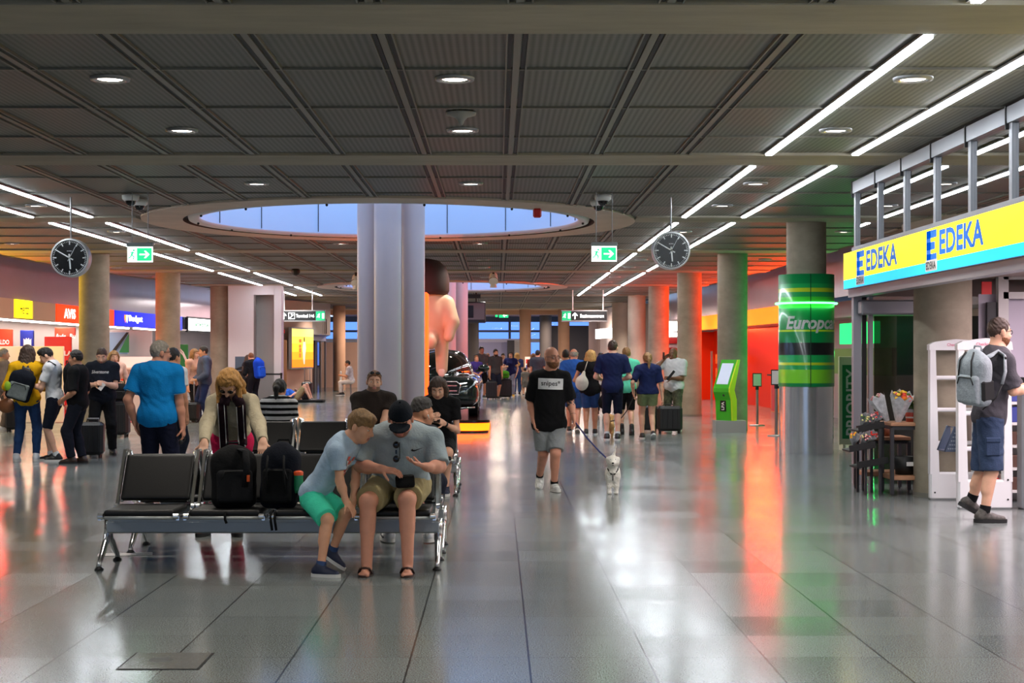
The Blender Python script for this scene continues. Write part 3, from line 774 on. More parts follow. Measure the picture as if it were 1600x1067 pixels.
def dir_sign(px0, px1, py, Y, s, green_right, label):
    a, b = W(px0, py, Y), W(px1, py, Y); c = (a + b) / 2; w = b[0] - a[0]; X, Z = A(1, 0, 0), A(0, 0, 1); h = .3
    t = thing('direction_sign', label, 'hanging sign', (c[0], Y, ZC), 'hanging direction signs')
    for k in ((-.4, .22) if green_right else (-.26, .42)):
        mb = MB(); mb.cyl(c + A(k * w, 0, h / 2), A(c[0] + k * w, Y, ZC + .02), .02, n=6); obj('rod', mb, M_WHITE, t)
    mb = MB(); mb.box(c, (w, .1, h), 0); p = obj('panel', mb, M_SIGNB, t)
    mb = MB(); mb.box(c + A(0, 0, h / 2 + .02), (w + .04, .12, .04), 0); mb.box(c - A(0, 0, h / 2 + .02), (w + .04, .12, .04), 0); obj('frame', mb, M_ALU, t)
    g = w * .2; gx = (w / 2 - g / 2) * (1 if green_right else -1); o = c + A(0, -.055, 0)
    mb = MB(); mb.quad(o + A(gx - g / 2, 0, -h / 2), o + A(gx + g / 2, 0, -h / 2), o + A(gx + g / 2, 0, h / 2), o + A(gx - g / 2, 0, h / 2)); obj('green_field', mb, M_SIGNG, p)
    mb = MB(); x0 = (-w / 2 + .14) if green_right else (-w / 2 + g + .13)
    arrow(mb, o + A(x0, -.003, 0), Z, -X, .22, 0)
    runner(mb, o + A(gx - .06, -.004, 0), X, Z, .17, 0); mb.box(o + A(gx + .09, -.003, 0), (.07, .002, .17), 0)
    xt = x0 + .14
    if green_right:
        q = o + A(xt + .12, -.003, 0)
        for e, s2 in ((A(-.1, 0, 0), (.012, .2)), (A(.1, 0, 0), (.012, .2)), (A(0, 0, .1), (.2, .012)), (A(0, 0, -.1), (.2, .012))): mb.box(q + e, (s2[0], .002, s2[1]), 0)
        mb.tube([q + A(-.07, 0, -.05), q + A(-.03, 0, -.05), q + A(.04, 0, .03), q + A(.08, 0, .03)], .014, 4); mb.box(q + A(.0, 0, .05), (.03, .002, .05), 0)
        text(mb, s, o + A(xt + .56, 0, 0), X, Z, .6, .11, 0, .012)
    else: text(mb, s, o + A(xt + .42, 0, 0), X, Z, .78, .115, 0, .012)
    obj('lettering', mb, M_SIGNW, p)
dir_sign(437, 508, 493.5, 50, 'Terminal 1+6', True, 'black and green Terminal sign hanging left of the column cluster')
dir_sign(878, 948, 493.5, 50, 'Stationszentrum', False, 'black and green direction sign hanging right, above the walking group')
# departures display far away
p = W(728, 488, 52); t = thing('hanging_display', 'dark hanging display with a number sign under it, beyond the car', 'display', (p[0], 52, ZC))
mb = MB(); mb.box(p + A(0, 0, .0), (1.35, .3, .72), 0, bev=.02); obj('cabinet', mb, M_SIGNB, t)
mb = MB(); mb.box(p + A(0, -.16, .03), (1.28, .02, .56), 0); pn = obj('screen', mb, mat('screen_grey', (112, 108, 108), rough=.3), t)
mb = MB(); mb.box(p + A(.05, -.175, .02), (.42, .01, .42), 0); obj('screen_panel', mb, mat('screen_black', (14, 14, 18), rough=.2), pn)
mb = MB(); mb.box(p + A(0, 0, .55), (1.0, .12, .14), 0); obj('hanger_bar', mb, M_SIGNB, t)
for s in (-.45, .35):
    mb = MB(); mb.cyl(p + A(s, 0, .34), A(p[0] + s, 52, ZC + .02), .03, n=6); obj('rod', mb, M_SIGNB, t)
mb = MB(); mb.box(p + A(-.22, -.05, -.5), (.4, .12, .28), 0); s_ = obj('number_sign', mb, M_SIGNB, t)
mb = MB(); text(mb, '17', p + A(-.2, -.115, -.5), (1, 0, 0), (0, 0, 1), .22, .17, 0, .02); obj('number', mb, M_SIGNW, s_)
mb = MB(); q = W(787, 493, 74); mb.box(q, (.45, .08, .2), 0); mb.box(q + A(-.35, 0, 0), (.12, .08, .14), 0); arrow(mb, q + A(.06, -.045, 0), A(-1, 0, 0), A(0, 0, -1), .2, 1); single('exit_sign', mb, [M_EXIT, M_EXW], 'small far green exit sign above the crowd at the hall end', 'exit sign', (q[0], q[1], q[2]), 'hanging exit signs')
# ================================================================== car rental fronts, left
def sign_on(P, y0, y1, z0, z1, out, depth=.1):
    """corner points of a sign lying along an outer wall path, seen from the hall"""
    a = A(at_y(P, y0) + out, y0, 0); b = A(at_y(P, y1) + out, y1, 0)
    return a, b
def wall_sign(name, P, y0, y1, z0, z1, m, label, cat, side, txt=None, group=None, tm=None, out=.06, shear=0, bold=.03, rows=None, frame=None):
    a, b = sign_on(P, y0, y1, z0, z1, out * (1 if side == 'L' else -1))
    if side == 'L': U = nrm(b - a); o = a
    else: U = nrm(a - b); o = b
    # viewer in the hall: on the left wall, far end is to the right
    V = A(0, 0, 1); N = np.cross(U, V)
    L = np.linalg.norm(b - a); c = (a + b) / 2 + A(0, 0, (z0 + z1) / 2)
    t = thing(name, label, cat, (c[0], c[1], z0), group)
    mb = MB(); mb.box(c - N * .05, (L, .1, z1 - z0), 0, R=np.array([U, -N, V])); pn = obj('panel', mb, m, t)
    if frame:
        mb = MB(); mb.box(c - N * .06, (L + .16, .1, z1 - z0 + .12), 0, R=np.array([U, -N, V])); obj('frame', mb, frame, t)
    if txt:
        mb = MB()
        for (s, u, v, w, h) in txt: text(mb, s, c + U * u + V * v, U, V, w, h, 0, bold, shear, lift=.012)
        obj('lettering', mb, tm or M_SIGNW, pn)
    return t, c, U, V, N, pn
E = 1.2
MY = mat('lit_yellow', (250, 232, 30), emit=E, ecol=(250, 226, 20)); MRO = mat('lit_red_orange', (250, 70, 10), emit=1.0, ecol=(250, 60, 8)); MBL = mat('lit_blue', (26, 40, 220), emit=.8, ecol=(16, 34, 220))
MCR = mat('lit_cream', (196, 164, 130), emit=.12); M_GRN = mat('sign_dark_green', (0, 120, 62), rough=.4)
zf0, zf1 = 2.48, 2.95
wall_sign('rental_sign', WL, 37.4, 38.8, zf0 + .02, zf1, MY, 'lit yellow square rental sign above the left counters', 'sign', 'L', [('Hertz', 0, .0, .72, .26)], 'rental company signs', M_BLACK, bold=.0, shear=.2)
wall_sign('rental_sign', WL, 40.9, 46.6, zf0, zf1, MRO, 'lit orange-red rental sign partly behind the left concrete column', 'sign', 'L', [('AVIS', -1.7, 0, 1.05, .27)], 'rental company signs')
t, c, U, V, N, pn = wall_sign('rental_sign', WL, 46.7, 54.6, zf0, zf1, MBL, 'long lit blue rental sign between two left columns', 'sign', 'L', [('Budget', -1.8, 0, 1.5, .25), ('Budget', 2.55, 0, 1.5, .25)], 'rental company signs')
mb = MB()
for q in (-2.95, 1.4):
    for k, m_ in enumerate((0, 1)):
        o = c + U * (q + .18 * k) + N * .012; mb.add([o + U * x + V * y for x, y in ((-.1, .12), (.14, .12), (.02, -.14), (-.1, .0))], [(0, 1, 2, 3)], m_)
obj('logo', mb, [mat('logo_orange', (250, 130, 30), emit=1.6), M_SIGNW], pn)
for (y0, y1) in ((24, 30.5), (30.6, 37.3), (38.9, 40.8)):
    wall_sign('blank_sign', WL, y0, y1, zf0, zf1, MCR, {24: 'cream fascia panel nearest the photographer on the left wall', 30.6: 'cream fascia panel left of the yellow rental sign', 38.9: 'cream fascia panel between the yellow and orange-red signs'}[y0], 'fascia', 'L', group='cream fascia panels')
t, c, U, V, N, pn = wall_sign('rental_sign', WL, 55.4, 58.2, zf0, zf1 - .03, M_SIGNW, 'white and green lit rental sign in a black frame by the far left column', 'sign', 'L', [('enterprise', .2, 0, 1.7, .2)], 'rental company signs', M_GRN, frame=M_BLACK)
# light strips tucked under both fascias
def strip_under(P, ys_, z, s, name, label):
    mb = MB()
    for a, b in zip(ys_[:-1], ys_[1:]): mb.box((at_y(P, (a + b) / 2) + s * .1, (a + b) / 2, z - .02), (.08, b - a - .08, .04), 0)
    single(name, mb, M_TUBE2, label, 'strip light', (at_y(P, ys_[0]), ys_[0], z))
strip_under(WL, [25, 29, 33, 37, 41, 45, 49, 53], 2.455, -1, 'strip_light', 'white strip light under the left rental fascia')
# back panels and totems behind the queue
def upright(name, px0, px1, py0, Y, m, label, cat, z0=0, txt=None, tm=None, depth=.08, group=None, py1=None):
    x0, x1 = (px0 - CX) * Y / F, (px1 - CX) * Y / F; z1 = CH - (py0 - CY) * Y / F
    if py1: z0 = CH - (py1 - CY) * Y / F
    t = thing(name, label, cat, ((x0 + x1) / 2, Y, z0), group)
    mb = MB(); mb.box(((x0 + x1) / 2, Y, (z0 + z1) / 2), (x1 - x0, depth, z1 - z0), 0, bev=.01); b = obj('panel', mb, m, t)
    if txt:
        mb = MB()
        for (s, u, v, w, h) in txt: text(mb, s, ((x0 + x1) / 2 + u, Y - depth / 2 - .002, v), (1, 0, 0), (0, 0, 1), w, h, 0, .03)
        obj('lettering', mb, tm or M_WHITE, b)
    return t
RED = mat('panel_red', (206, 22, 18), rough=.4); REDO = mat('panel_red_orange', (240, 60, 30), rough=.4); NAVY = mat('panel_blue', (24, 44, 150), rough=.4)
upright('advert_totem', 70, 112, 526, 38.3, RED, 'tall dark red totem behind the queue beside the yellow-lit column', 'totem', 0, [('ALA', .2, 1.62, .3, .12)])
upright('wall_panel_sign', -8, 20, 514, 38.3, REDO, 'orange-red wall panel with white lettering at the left border', 'sign', 1.0, [('ALDO', .0, 1.9, .3, .12)], group='rental wall panels')
t = upright('wall_panel_sign', 32, 53, 516, 39.6, NAVY, 'blue wall panel with a white crown crest behind the queue', 'sign', 1.0, group='rental wall panels')
mb = MB(); q = W(43, 535, 39.54); mb.prism([(-.1, -.1), (.1, -.1), (.1, .1), (.06, .06), (.03, .12), (0, .07), (-.03, .12), (-.06, .06), (-.1, .1)], q, (1, 0, 0), (0, 0, 1), .01); obj('crest', mb, M_WHITE, t.children[0])
upright('wall_panel_sign', 86, 118, 512, 42.5, REDO, 'red panel with white lettering under the orange-red rental sign', 'sign', 0, [('Avis', -.12, 2.1, .3, .14), ('Bu', .22, 2.1, .16, .14)], group='rental wall panels', py1=526)
upright('counter_block', -30, 100, 541, 35.6, mat('counter_cream', (236, 218, 200), rough=.5), 'cream wide counter front behind the queuing people', 'counter', .0)
t = thing('rental_counter', 'white slanted rental counter behind the man in the navy tee', 'counter', W(205, 655, 37.4) * A(1, 1, 0))
q = W(205, 600, 37.4); mb = MB(); mb.box((q[0], 37.7, .5), (1.15, .6, 1.0), 0, bev=.03); obj('body', mb, M_WHITE, t)
mb = MB(); mb.box((q[0], 37.55, 1.2), (1.2, .5, .5), 0, R=np.array([[1, 0, 0], [0, .8, .6], [0, -.6, .8]]), bev=.03); obj('screen_hood', mb, mat('hood_rose', (224, 200, 200), rough=.45), t)
mb = MB(); mb.box((q[0] + .1, 37.36, 1.0), (.55, .04, .16), 0, R=np.array([[1, 0, 0], [0, .8, .6], [0, -.6, .8]])); obj('monitor', mb, M_BLACK, t)
upright('wall_screen', 165, 238, 516, 46, mat('screen_pale', (196, 190, 192), rough=.5), 'pale grey wall panel under the blue rental sign', 'panel', .9)
t = upright('wall_poster', 168, 200, 519, 45.5, mat('poster_sky', (140, 170, 205), rough=.5), 'blue and green poster under the orange-red sign by the left column', 'poster', 1.6, group='green swoosh posters')
mb = MB(); q = W(186, 535, 45.42); mb.prism([(-.1, -.26), (.3, .3), (.22, .3), (-.22, -.26)], q, (1, 0, 0), (0, 0, 1), .01, 0); mb.prism([(0, -.3), (.3, -.3), (.3, .28)], q, (1, 0, 0), (0, 0, 1), .012, 1); obj('swoosh', mb, [M_BLACK, M_GRN], t.children[0])
t = upright('wall_poster', 277, 294, 538, 44, M_GRN, 'green poster with white road stripes behind the couple at left', 'poster', .95, group='green swoosh posters')
mb = MB(); q = W(285, 557, 43.94)
for k in (0, .07): mb.tube([q + A(-.15, 0, .3 - k), q + A(.02, 0, .12 - k), q + A(.12, 0, -.1 - k), q + A(.16, 0, -.3)], .02, 5)
obj('stripes', mb, M_WHITE, t.children[0])
# belt posts
def stanchion(x, y, label, H=.98, m=None, belt=None, card=False):
    m = m or M_STEEL; t = thing('barrier_post', label, 'barrier post', (x, y, 0), 'belt barrier posts')
    mb = MB(); mb.lathe([(0, 0), (.17, 0), (.17, .015), (.03, .03)], (x, y, 0), 24, 0); obj('base', mb, M_DARK if m is M_DARK else M_STEEL, t)
    mb = MB(); mb.cyl((x, y, .02), (x, y, H), .03, n=14); obj('post', mb, m, t)
    mb = MB(); mb.cyl((x, y, H), (x, y, H + .07), .036, n=14); obj('head', mb, M_BLACK, t)
    if card:
        mb = MB(); mb.box((x, y, H + .22), (.2, .02, .3), 0); f = obj('card_frame', mb, M_BLACK, t)
        mb = MB(); mb.box((x, y - .012, H + .22), (.17, .005, .26), 0); cp = obj('card', mb, mat('paper', (222, 216, 216), rough=.7), f)
    if belt is not None:
        bx, by, bm = belt; mb = MB(); d = nrm(A(bx - x, by - y, 0)); mb.box(((x + bx) / 2, (y + by) / 2, H + .03), (math.hypot(bx - x, by - y), .006, .05), 0, R=np.array([d, (-d[1], d[0], 0), (0, 0, 1)])); obj('belt', mb, bm, t)
    return t
MBELT = mat('belt_red', (214, 48, 26), rough=.6); MBELTK = mat('belt_black', (22, 22, 24), rough=.6)
stanchion(-8.95, 36.6, 'dark belt post with red belt behind the man in the blue polo', .95, M_DARK, (-9.9, 37.0, MBELT))
stanchion(-6.38, 45.0, 'dark belt post by the far left wall near the reclining traveller', .98, M_DARK, (-7.9, 45.1, MBELTK))
stanchion(5.42, 29.6, 'steel belt post with a card frame left of the green striped column', .92, M_STEEL, (6.4, 29.2, MBELTK), True)
stanchion(5.8, 34.0, 'steel belt post with a paper card, in front of the orange counter', .8, M_STEEL, None, True)
mb = MB(); mb.box((-9.0, 36.3, .004), (2.6, 1.6, .006), 0); single('floor_mat', mb, [mat('mat_red', (150, 44, 52), rough=.9)], 'dull red mat on the floor before the rental counter', 'mat', (-9, 36.3, 0))
# ================================================================== right rental front
MORY = mat('lit_orange', (255, 130, 8), emit=1.25, ecol=(255, 122, 6))
MSIX = mat('wall_orange', (240, 48, 4), rough=.5, spec=.15)
MSIXY = mat('counter_orange', (255, 140, 20), rough=.4)
wall_sign('fascia_light', WR, 40.2, 53.5, 2.44, 2.9, MORY, 'long glowing orange fascia over the orange rental booth', 'fascia', 'R', group=None)
t = thing('rental_booth', 'glowing orange-red rental booth wall on the right side', 'booth', (8.2, 46, 0))
mb = MB(); pts = [(at_y(WR, y) + .7, y) for y in (39.5, 43, 47, 51, 54)]
for (xa, ya), (xb, yb) in zip(pts[:-1], pts[1:]): mb.quad((xa, ya, 0), (xb, yb, 0), (xb, yb, 2.42), (xa, ya, 2.42))
obj('back_wall', mb, MSIX, t)
mb = MB(); mb.box((7.95, 40.0, 1.2), (.9, .14, 2.4), 0); mb.box((7.3, 54, 1.2), (1.0, .14, 2.4), 0); obj('side_wall', mb, MSIX, t)
mb = MB(); mb.box((7.75, 41.6, .5), (.16, 2.2, 1.0), 0); mb.box((7.72, 41.6, 1.02), (.3, 2.3, .04), 1); mb.prism([(0, 0), (1.0, 0), (.95, .3), (.7, .62), (.35, .85), (0, .95)], (7.66, 42.6, .02), (0, -1, 0), (0, 0, 1), -.01, 2); obj('counter', mb, [MSIXY, M_BLACK, RED], t)
mb = MB(); q = W(1112, 585, 49.0); mb.box((q[0], 49, .85), (.06, .06, 1.7), 0)
for k, z in enumerate((1.45, 1.0, .6)): mb.box((q[0] + .3, 49, z), (.34, .12, .3), 1); mb.box((q[0] + .3, 48.93, z + .03), (.18, .02, .2), 2); mb.box((q[0] + .72, 49, z), (.3, .12, .3), 1)
obj('leaflet_rack', mb, [M_ALU, MSIXY, M_WHITE], t)
lamp('rental_left_light', 'AREA', (-10.2, 56, 3.5), 120, (255, 240, 240), .8, 5)  # added light without a fixture, brightens the far left wall
lamp('booth_lamp', 'AREA', (7.9, 46.5, 2.4), 90, (255, 176, 116), .3, 12)
lamp('rental_left_light', 'AREA', (-12.2, 42, 2.44), 180, (255, 240, 225), .3, 18)
def glow_area(P, y0, y1, z, side, w, col):
    a, b = A(at_y(P, y0), y0, 0), A(at_y(P, y1), y1, 0); s = 1 if side == 'L' else -1; d = b - a
    # added area light without a fixture, throws the signs' coloured glow into the hall
    lamp('sign_glow_fill', 'AREA', ((a[0] + b[0]) / 2 + s * .16, (y0 + y1) / 2, z), w, col, abs(y1 - y0), .06, rot=(0, -s * PI / 2, 0) if False else Matrix(((0, 0, -s), (1, 0, 0), (0, -s, 0))).to_euler())
glow_area(WR, 37.5, 50, 2.93, 'R', 560, (255, 60, 12)); glow_area(WR, 30.5, 33.0, 1.8, 'R', 34, (20, 255, 110))
glow_area(WL, 31.5, 34.5, 2.97, 'L', 130, (255, 205, 10)); glow_area(WL, 35.5, 43, 2.97, 'L', 105, (255, 50, 12))
# lit boxes and red disc board further on
t = upright('light_box', 1040, 1066, 502, 58, mat('lit_white_box', (255, 252, 248), emit=3.0), 'glowing white light box between the far right columns', 'light box', py1=526)
t = upright('advert_board', 1036, 1068, 527, 58.6, mat('board_pink', (232, 190, 190), rough=.5), 'pale board with a red band and red disc behind the man on the phone', 'board', .3)
mb = MB(); q = W(1052, 532, 58.5); mb.box(q, (.8, .04, .22), 0); mb.cyl(W(1050, 565, 58.5), W(1050, 565, 58.46), .55, n=28, m=0); text(mb, 'e', W(1056, 570, 58.44), (1, 0, 0), (0, 0, 1), .3, .3, 1, .05); obj('red_mark', mb, [RED, M_WHITE], t)
t = thing('light_box', 'glowing white light box on the slatted wall far right', 'light box', W(945, 522, 66.5)); a, b = W(932, 523, 68), W(957, 519, 64.5); d = nrm(b - a); d[2] = 0; d = nrm(d)
mb = MB(); mb.box((a + b) / 2, (np.linalg.norm(b - a), .1, .42), 0, R=np.array([d, (-d[1], d[0], 0), (0, 0, 1)])); obj('panel', mb, MATS['lit_white_box'], t)
wall_sign('rental_sign', WR, 31.6, 34.6, 1.82, 2.28, mat('lit_green', (16, 225, 120), emit=1.3, ecol=(8, 225, 100)), 'lit green rental sign behind the green striped column', 'sign', 'R', None, 'rental company signs')
wall_sign('wall_board', WR, 30.4, 35.5, 1.15, 1.72, mat('board_olive', (92, 130, 40), rough=.5), 'olive green board under the lit green sign', 'board', 'R')
# green striped column wrap and its steel foot
cx, cy, r = 4.97, 24.5, .43
t = thing('column_wrap', 'green striped advertising wrap with steel foot around the nearest right column', 'advertising column', (cx, cy, 0))
mb = MB(); mb.lathe([(r, .0), (r, 1.07)], (cx, cy, 0), 64, 0); mb.lathe([(r, 1.07), (.3, 1.07)], (cx, cy, 0), 64, 0); obj('steel_foot', mb, mat('polished_steel', (226, 226, 228), rough=.2, metal=.8, noise=(3, .05)), t)
g1, g2, g3, yl, bk = (0, 136, 70), (128, 214, 44), (24, 166, 84), (190, 214, 40), (22, 26, 26)
Z0, Z1 = 1.07, 2.86
def zz(py): return (CH - (py - CY) * 24.1 / F - Z0) / (Z1 - Z0)
st = [(0, g1), (zz(599), g2), (zz(578), g3), (zz(571), yl), (zz(567), g1 if False else g3), (zz(555), bk), (zz(536), g1), (zz(518.5), yl), (zz(515.5), g1), (zz(481), (70, 220, 60)), (zz(464), g3), (zz(456), yl), (zz(450), g3), (zz(443), g1)]
mb = MB(); mb.lathe([(r + .012, Z0), (r + .012, Z1), (.3, Z1)], (cx, cy, 0), 72, 0); mb.box((cx - .02, cy - r - .012, (Z0 + Z1) / 2), (.012, .006, Z1 - Z0), 1)
wr = obj('printed_wrap', mb, [mat('wrap_print', (0, 120, 60), rough=.3, spec=.5, coat=.3, bands=(2, Z0, Z1, st)), mat('wrap_seam', (10, 60, 36), rough=.5)], t)
mb = MB(); mb.tube([(cx + (r + .05) * math.cos(a), cy + (r + .05) * math.sin(a), CH + 82 * 24.05 / F) for a in np.linspace(0, 2 * PI, 49)[:-1]], .016, 8, closed=True); obj('light_ring', mb, mat('lit_green_ring', (170, 255, 190), emit=4.5, ecol=(90, 255, 130)), t)
V2, Fc = text_geo('Europcar', .03, .25); mb = MB(); P = []
for x, y, _ in V2:
    a = rad(-146) + (x + .5) * 2.25; P.append((cx + (r + .016) * math.cos(a), cy + (r + .016) * math.sin(a), CH + (555 - 507) * 24.1 / F + y * .27))
mb.add(P, Fc); obj('lettering', mb, M_WHITE, wr)
# PRIORITY stand
q = W(1330, 700, 25.2); x = q[0]; t = thing('sign_stand', 'cream framed stand with a green PRIORITY board beside the shop corner', 'sign stand', (x, 25.2, 0))
mb = MB(); mb.box((x, 25.2, .82), (.42, .06, 1.46), 0, bev=.01); mb.box((x - .15, 25.2, .05), (.04, .3, .1), 0); mb.box((x + .15, 25.2, .05), (.04, .3, .1), 0); fr = obj('frame', mb, mat('cream_frame', (206, 206, 176), rough=.5), t)
mb = MB(); mb.box((x + .01, 25.165, .8), (.33, .02, 1.22), 0); b = obj('board', mb, M_GRN, fr)
mb = MB(); text(mb, 'PRIORITY', (x, 25.152, .8), (0, 0, 1), (-1, 0, 0), 1.1, .2, 0, .02); 
fr2 = obj('lettering', mb, mat('letter_pale', (196, 206, 196), rough=.6), t)
# green self service kiosk
kx, ky = (1139 - CX) * 31 / F, 31.0
t = thing('service_kiosk', 'green self-service kiosk with slanted screen before a concrete column', 'kiosk', (kx, ky, 0))
mb = MB(); mb.box((kx + .03, ky + .15, .12), (.62, .5, .24), 0); obj('plinth', mb, mat('plinth_grey', (150, 150, 146), rough=.35), t)
fd = nrm(A(-.7, -.72, 0)); wd_ = A(-fd[1], fd[0], 0); base = A(kx + .02, ky + .16, .24)
prof = [(.02, 0), (.17, 0), (.2, .42), (.27, .58), (.27, .66), (-.02, 1.24), (-.1, 1.24), (.1, .62), (.02, .42)]
def kp(w0, w1, inset=0, m=0):
    mb = MB(); pl = [(a - inset * 0, z) for a, z in prof]
    mb.prism(pl, base + wd_ * w0, fd, A(0, 0, 1), -(w1 - w0) if np.dot(np.cross(fd, A(0, 0, 1)), wd_) < 0 else (w1 - w0), m); return mb
KG = mat('kiosk_green', (66, 178, 40), rough=.35, coat=.2); KY = mat('kiosk_yellow', (204, 220, 40), rough=.4)
obj('body', kp(-.19, .19), KG, t); obj('edge_strip', kp(.19, .215), KY, t)
n_ = nrm(A(*(fd * .58 + A(0, 0, .29)))); up_ = nrm(A(0, 0, .58) - fd * .29); c = base + fd * .125 + A(0, 0, .95) + n_ * .006
mb = MB(); mb.box(c, (.28, .47, .012), 0, R=np.array([wd_, up_, n_])); obj('screen', mb, mat('kiosk_screen', (176, 184, 200), emit=.45, ecol=(170, 180, 205)), t)
mb = MB(); c2 = base + fd * .195 + A(0, 0, .3); mb.box(c2, (.14, .012, .22), 0, R=np.array([wd_, fd, (0, 0, 1)])); lb = obj('label_plate', mb, M_BLACK, t)
mb = MB(); text(mb, 'LPA', c2 + fd * .008, A(0, 0, 1), -wd_, .17, .07, 0, .03); obj('lettering', mb, M_WHITE, t)
mb = MB(); mb.cyl(base + fd * .2 + A(0, 0, .5) + wd_ * .05, base + fd * .26 + A(0, 0, .52) + wd_ * .05, .02, n=10); obj('card_slot', mb, M_BLACK, t)
# advertising light box with a yellow poster, glass doors and small things on the far left wall
a, b = W(450, 545, 58.0), W(483, 545, 60.3); d = nrm((b - a) * A(1, 1, 0)); n_ = A(d[1], -d[0], 0)
c = (a + b) / 2 * A(1, 1, 0) + A(0, 0, CH + 11 * 59 / F) + n_ * .16; Lw = np.linalg.norm(b - a); t = thing('poster_box', 'glowing yellow and orange poster box on the far left wall', 'poster', c)
mb = MB(); mb.box(c - n_ * .06, (Lw + .08, .12, 1.6), 0, R=np.array([d, -n_, (0, 0, 1)])); obj('frame', mb, M_ALU, t)
ym = mat('poster_yellow', (255, 190, 40), emit=1.1, bands=(2, -.74, .74, [(0, (255, 120, 8)), (.2, (255, 150, 20)), (.4, (255, 180, 40)), (.62, (255, 206, 70)), (.8, (255, 224, 110))]))
mb = MB(); mb.box(c + n_ * .005, (Lw, .02, 1.48), 0, R=np.array([d, -n_, (0, 0, 1)])); pp = obj('poster', mb, ym, t)
mb = MB(); Zu = A(0, 0, 1); f0 = c + d * .12 + n_ * .02
mb.prism([(-.14, -.4), (-.05, -.62), (.05, -.62), (.1, -.3), (.2, .0), (.12, .25), (-.12, .25), (-.2, .0)], f0, d, Zu, .004, 0); mb.prism([(.06 * math.cos(k), .34 + .1 * math.sin(k)) for k in np.linspace(0, 2 * PI, 14)[:-1]], f0, d, Zu, .005, 1)
for k, (zz_, hh) in enumerate(((.32, .16), (.12, .14), (-.06, .2), (-.26, .2))):
    mb.prism([(-.46, 0), (-.2 - .03 * (k % 2), 0), (-.2 - .03 * (k % 2), hh * .8), (-.46, hh * .8)], c + Zu * (zz_ - .1) + n_ * .02, d, Zu, .003, 2)
obj('print', mb, [mat('print_white', (240, 226, 214), emit=.5), mat('print_brown', (90, 50, 40), rough=.6), mat('print_orange', (250, 110, 30), emit=.8)], pp)
mb = MB(); x0, x1 = W(484, 600, 60.9)[0], W(508, 600, 66)[0]; q0, q1 = A(x0, 60.9, 0), A(x1, 66, 0)
t = thing('glass_entrance', 'glass entrance door with steel frame right of the yellow poster', 'door', (q0 + q1) / 2); dd = nrm(q1 - q0); L = np.linalg.norm(q1 - q0)
mb = MB()
for k in np.linspace(0, 1, 4): mb.box(q0 + (q1 - q0) * k + A(0, 0, 1.2), (.08, .08, 2.4), 0)
mb.box((q0 + q1) / 2 + A(0, 0, 2.3), (L, .08, .25), 0, R=np.array([dd, (-dd[1], dd[0], 0), (0, 0, 1)])); obj('frame', mb, M_ALU, t)
mb = MB(); mb.quad(q0, q1, q1 + A(0, 0, 2.3), q0 + A(0, 0, 2.3)); obj('pane', mb, glass('door_glass', (130, 150, 180), 1.6), t)
upright('wall_door', 441, 448, 531, 57.2, mat('door_tan', (176, 130, 88), rough=.6), 'narrow tan door left of the yellow poster', 'door', 0)
upright('fire_sign', 440, 445, 515, 57.1, RED, 'small red fire sign on the far left wall', 'sign', py1=521)
q = W(374, 600, 45.9); t = thing('info_terminal', 'dark information terminal by the far pale wall', 'terminal', (q[0], 45.9, 0))
mb = MB(); mb.box((q[0], 45.9, .55), (.3, .25, 1.1), 0, bev=.02); mb.box((q[0] - .2, 45.8, 1.1), (.7, .3, .06), 0, R=np.array([[.95, 0, .3], [0, 1, 0], [-.3, 0, .95]])); obj('body', mb, M_DARK, t)
mb = MB(); mb.box((q[0] + .05, 45.75, 1.32), (.3, .04, .42), 0); obj('screen', mb, mat('screen_blue_grey', (70, 84, 100), emit=.15), t)
q = W(545, 610, 60); mb = MB(); mb.box((-1.30, 27.6, 1.35), (.1, .5, 2.7), 0, bev=.02); single('light_pillar', mb, mat('lit_pillar', (255, 96, 30), emit=2.6, ecol=(255, 70, 14)), 'slim orange lit pillar edge showing behind the column cluster', 'light pillar', (-1.3, 27.6, 0))
lamp('hand_orange_fill', 'POINT', (-1.62, 27.6, 2.3), 32, (255, 112, 36), .1)  # hidden point light added to throw orange onto the hanging hand
t = thing('cafe_chair', 'white far chair left of the column cluster', 'chair', (q[0] - .1, 60, 0))
mb = MB(); mb.box((q[0] - .1, 60, .46), (.42, .42, .04), 0, bev=.015); obj('seat', mb, M_WHITE, t)
mb = MB(); mb.box((q[0] - .32, 60, .72), (.04, .4, .46), 0, bev=.015); obj('backrest', mb, M_WHITE, t)
for sx in (-1, 1):
    for sy in (-1, 1):
        mb = MB(); mb.cyl((q[0] - .1 + sx * .18, 60 + sy * .18, 0), (q[0] - .1 + sx * .17, 60 + sy * .17, .45), .018, n=6); obj('leg', mb, M_ALU, t)
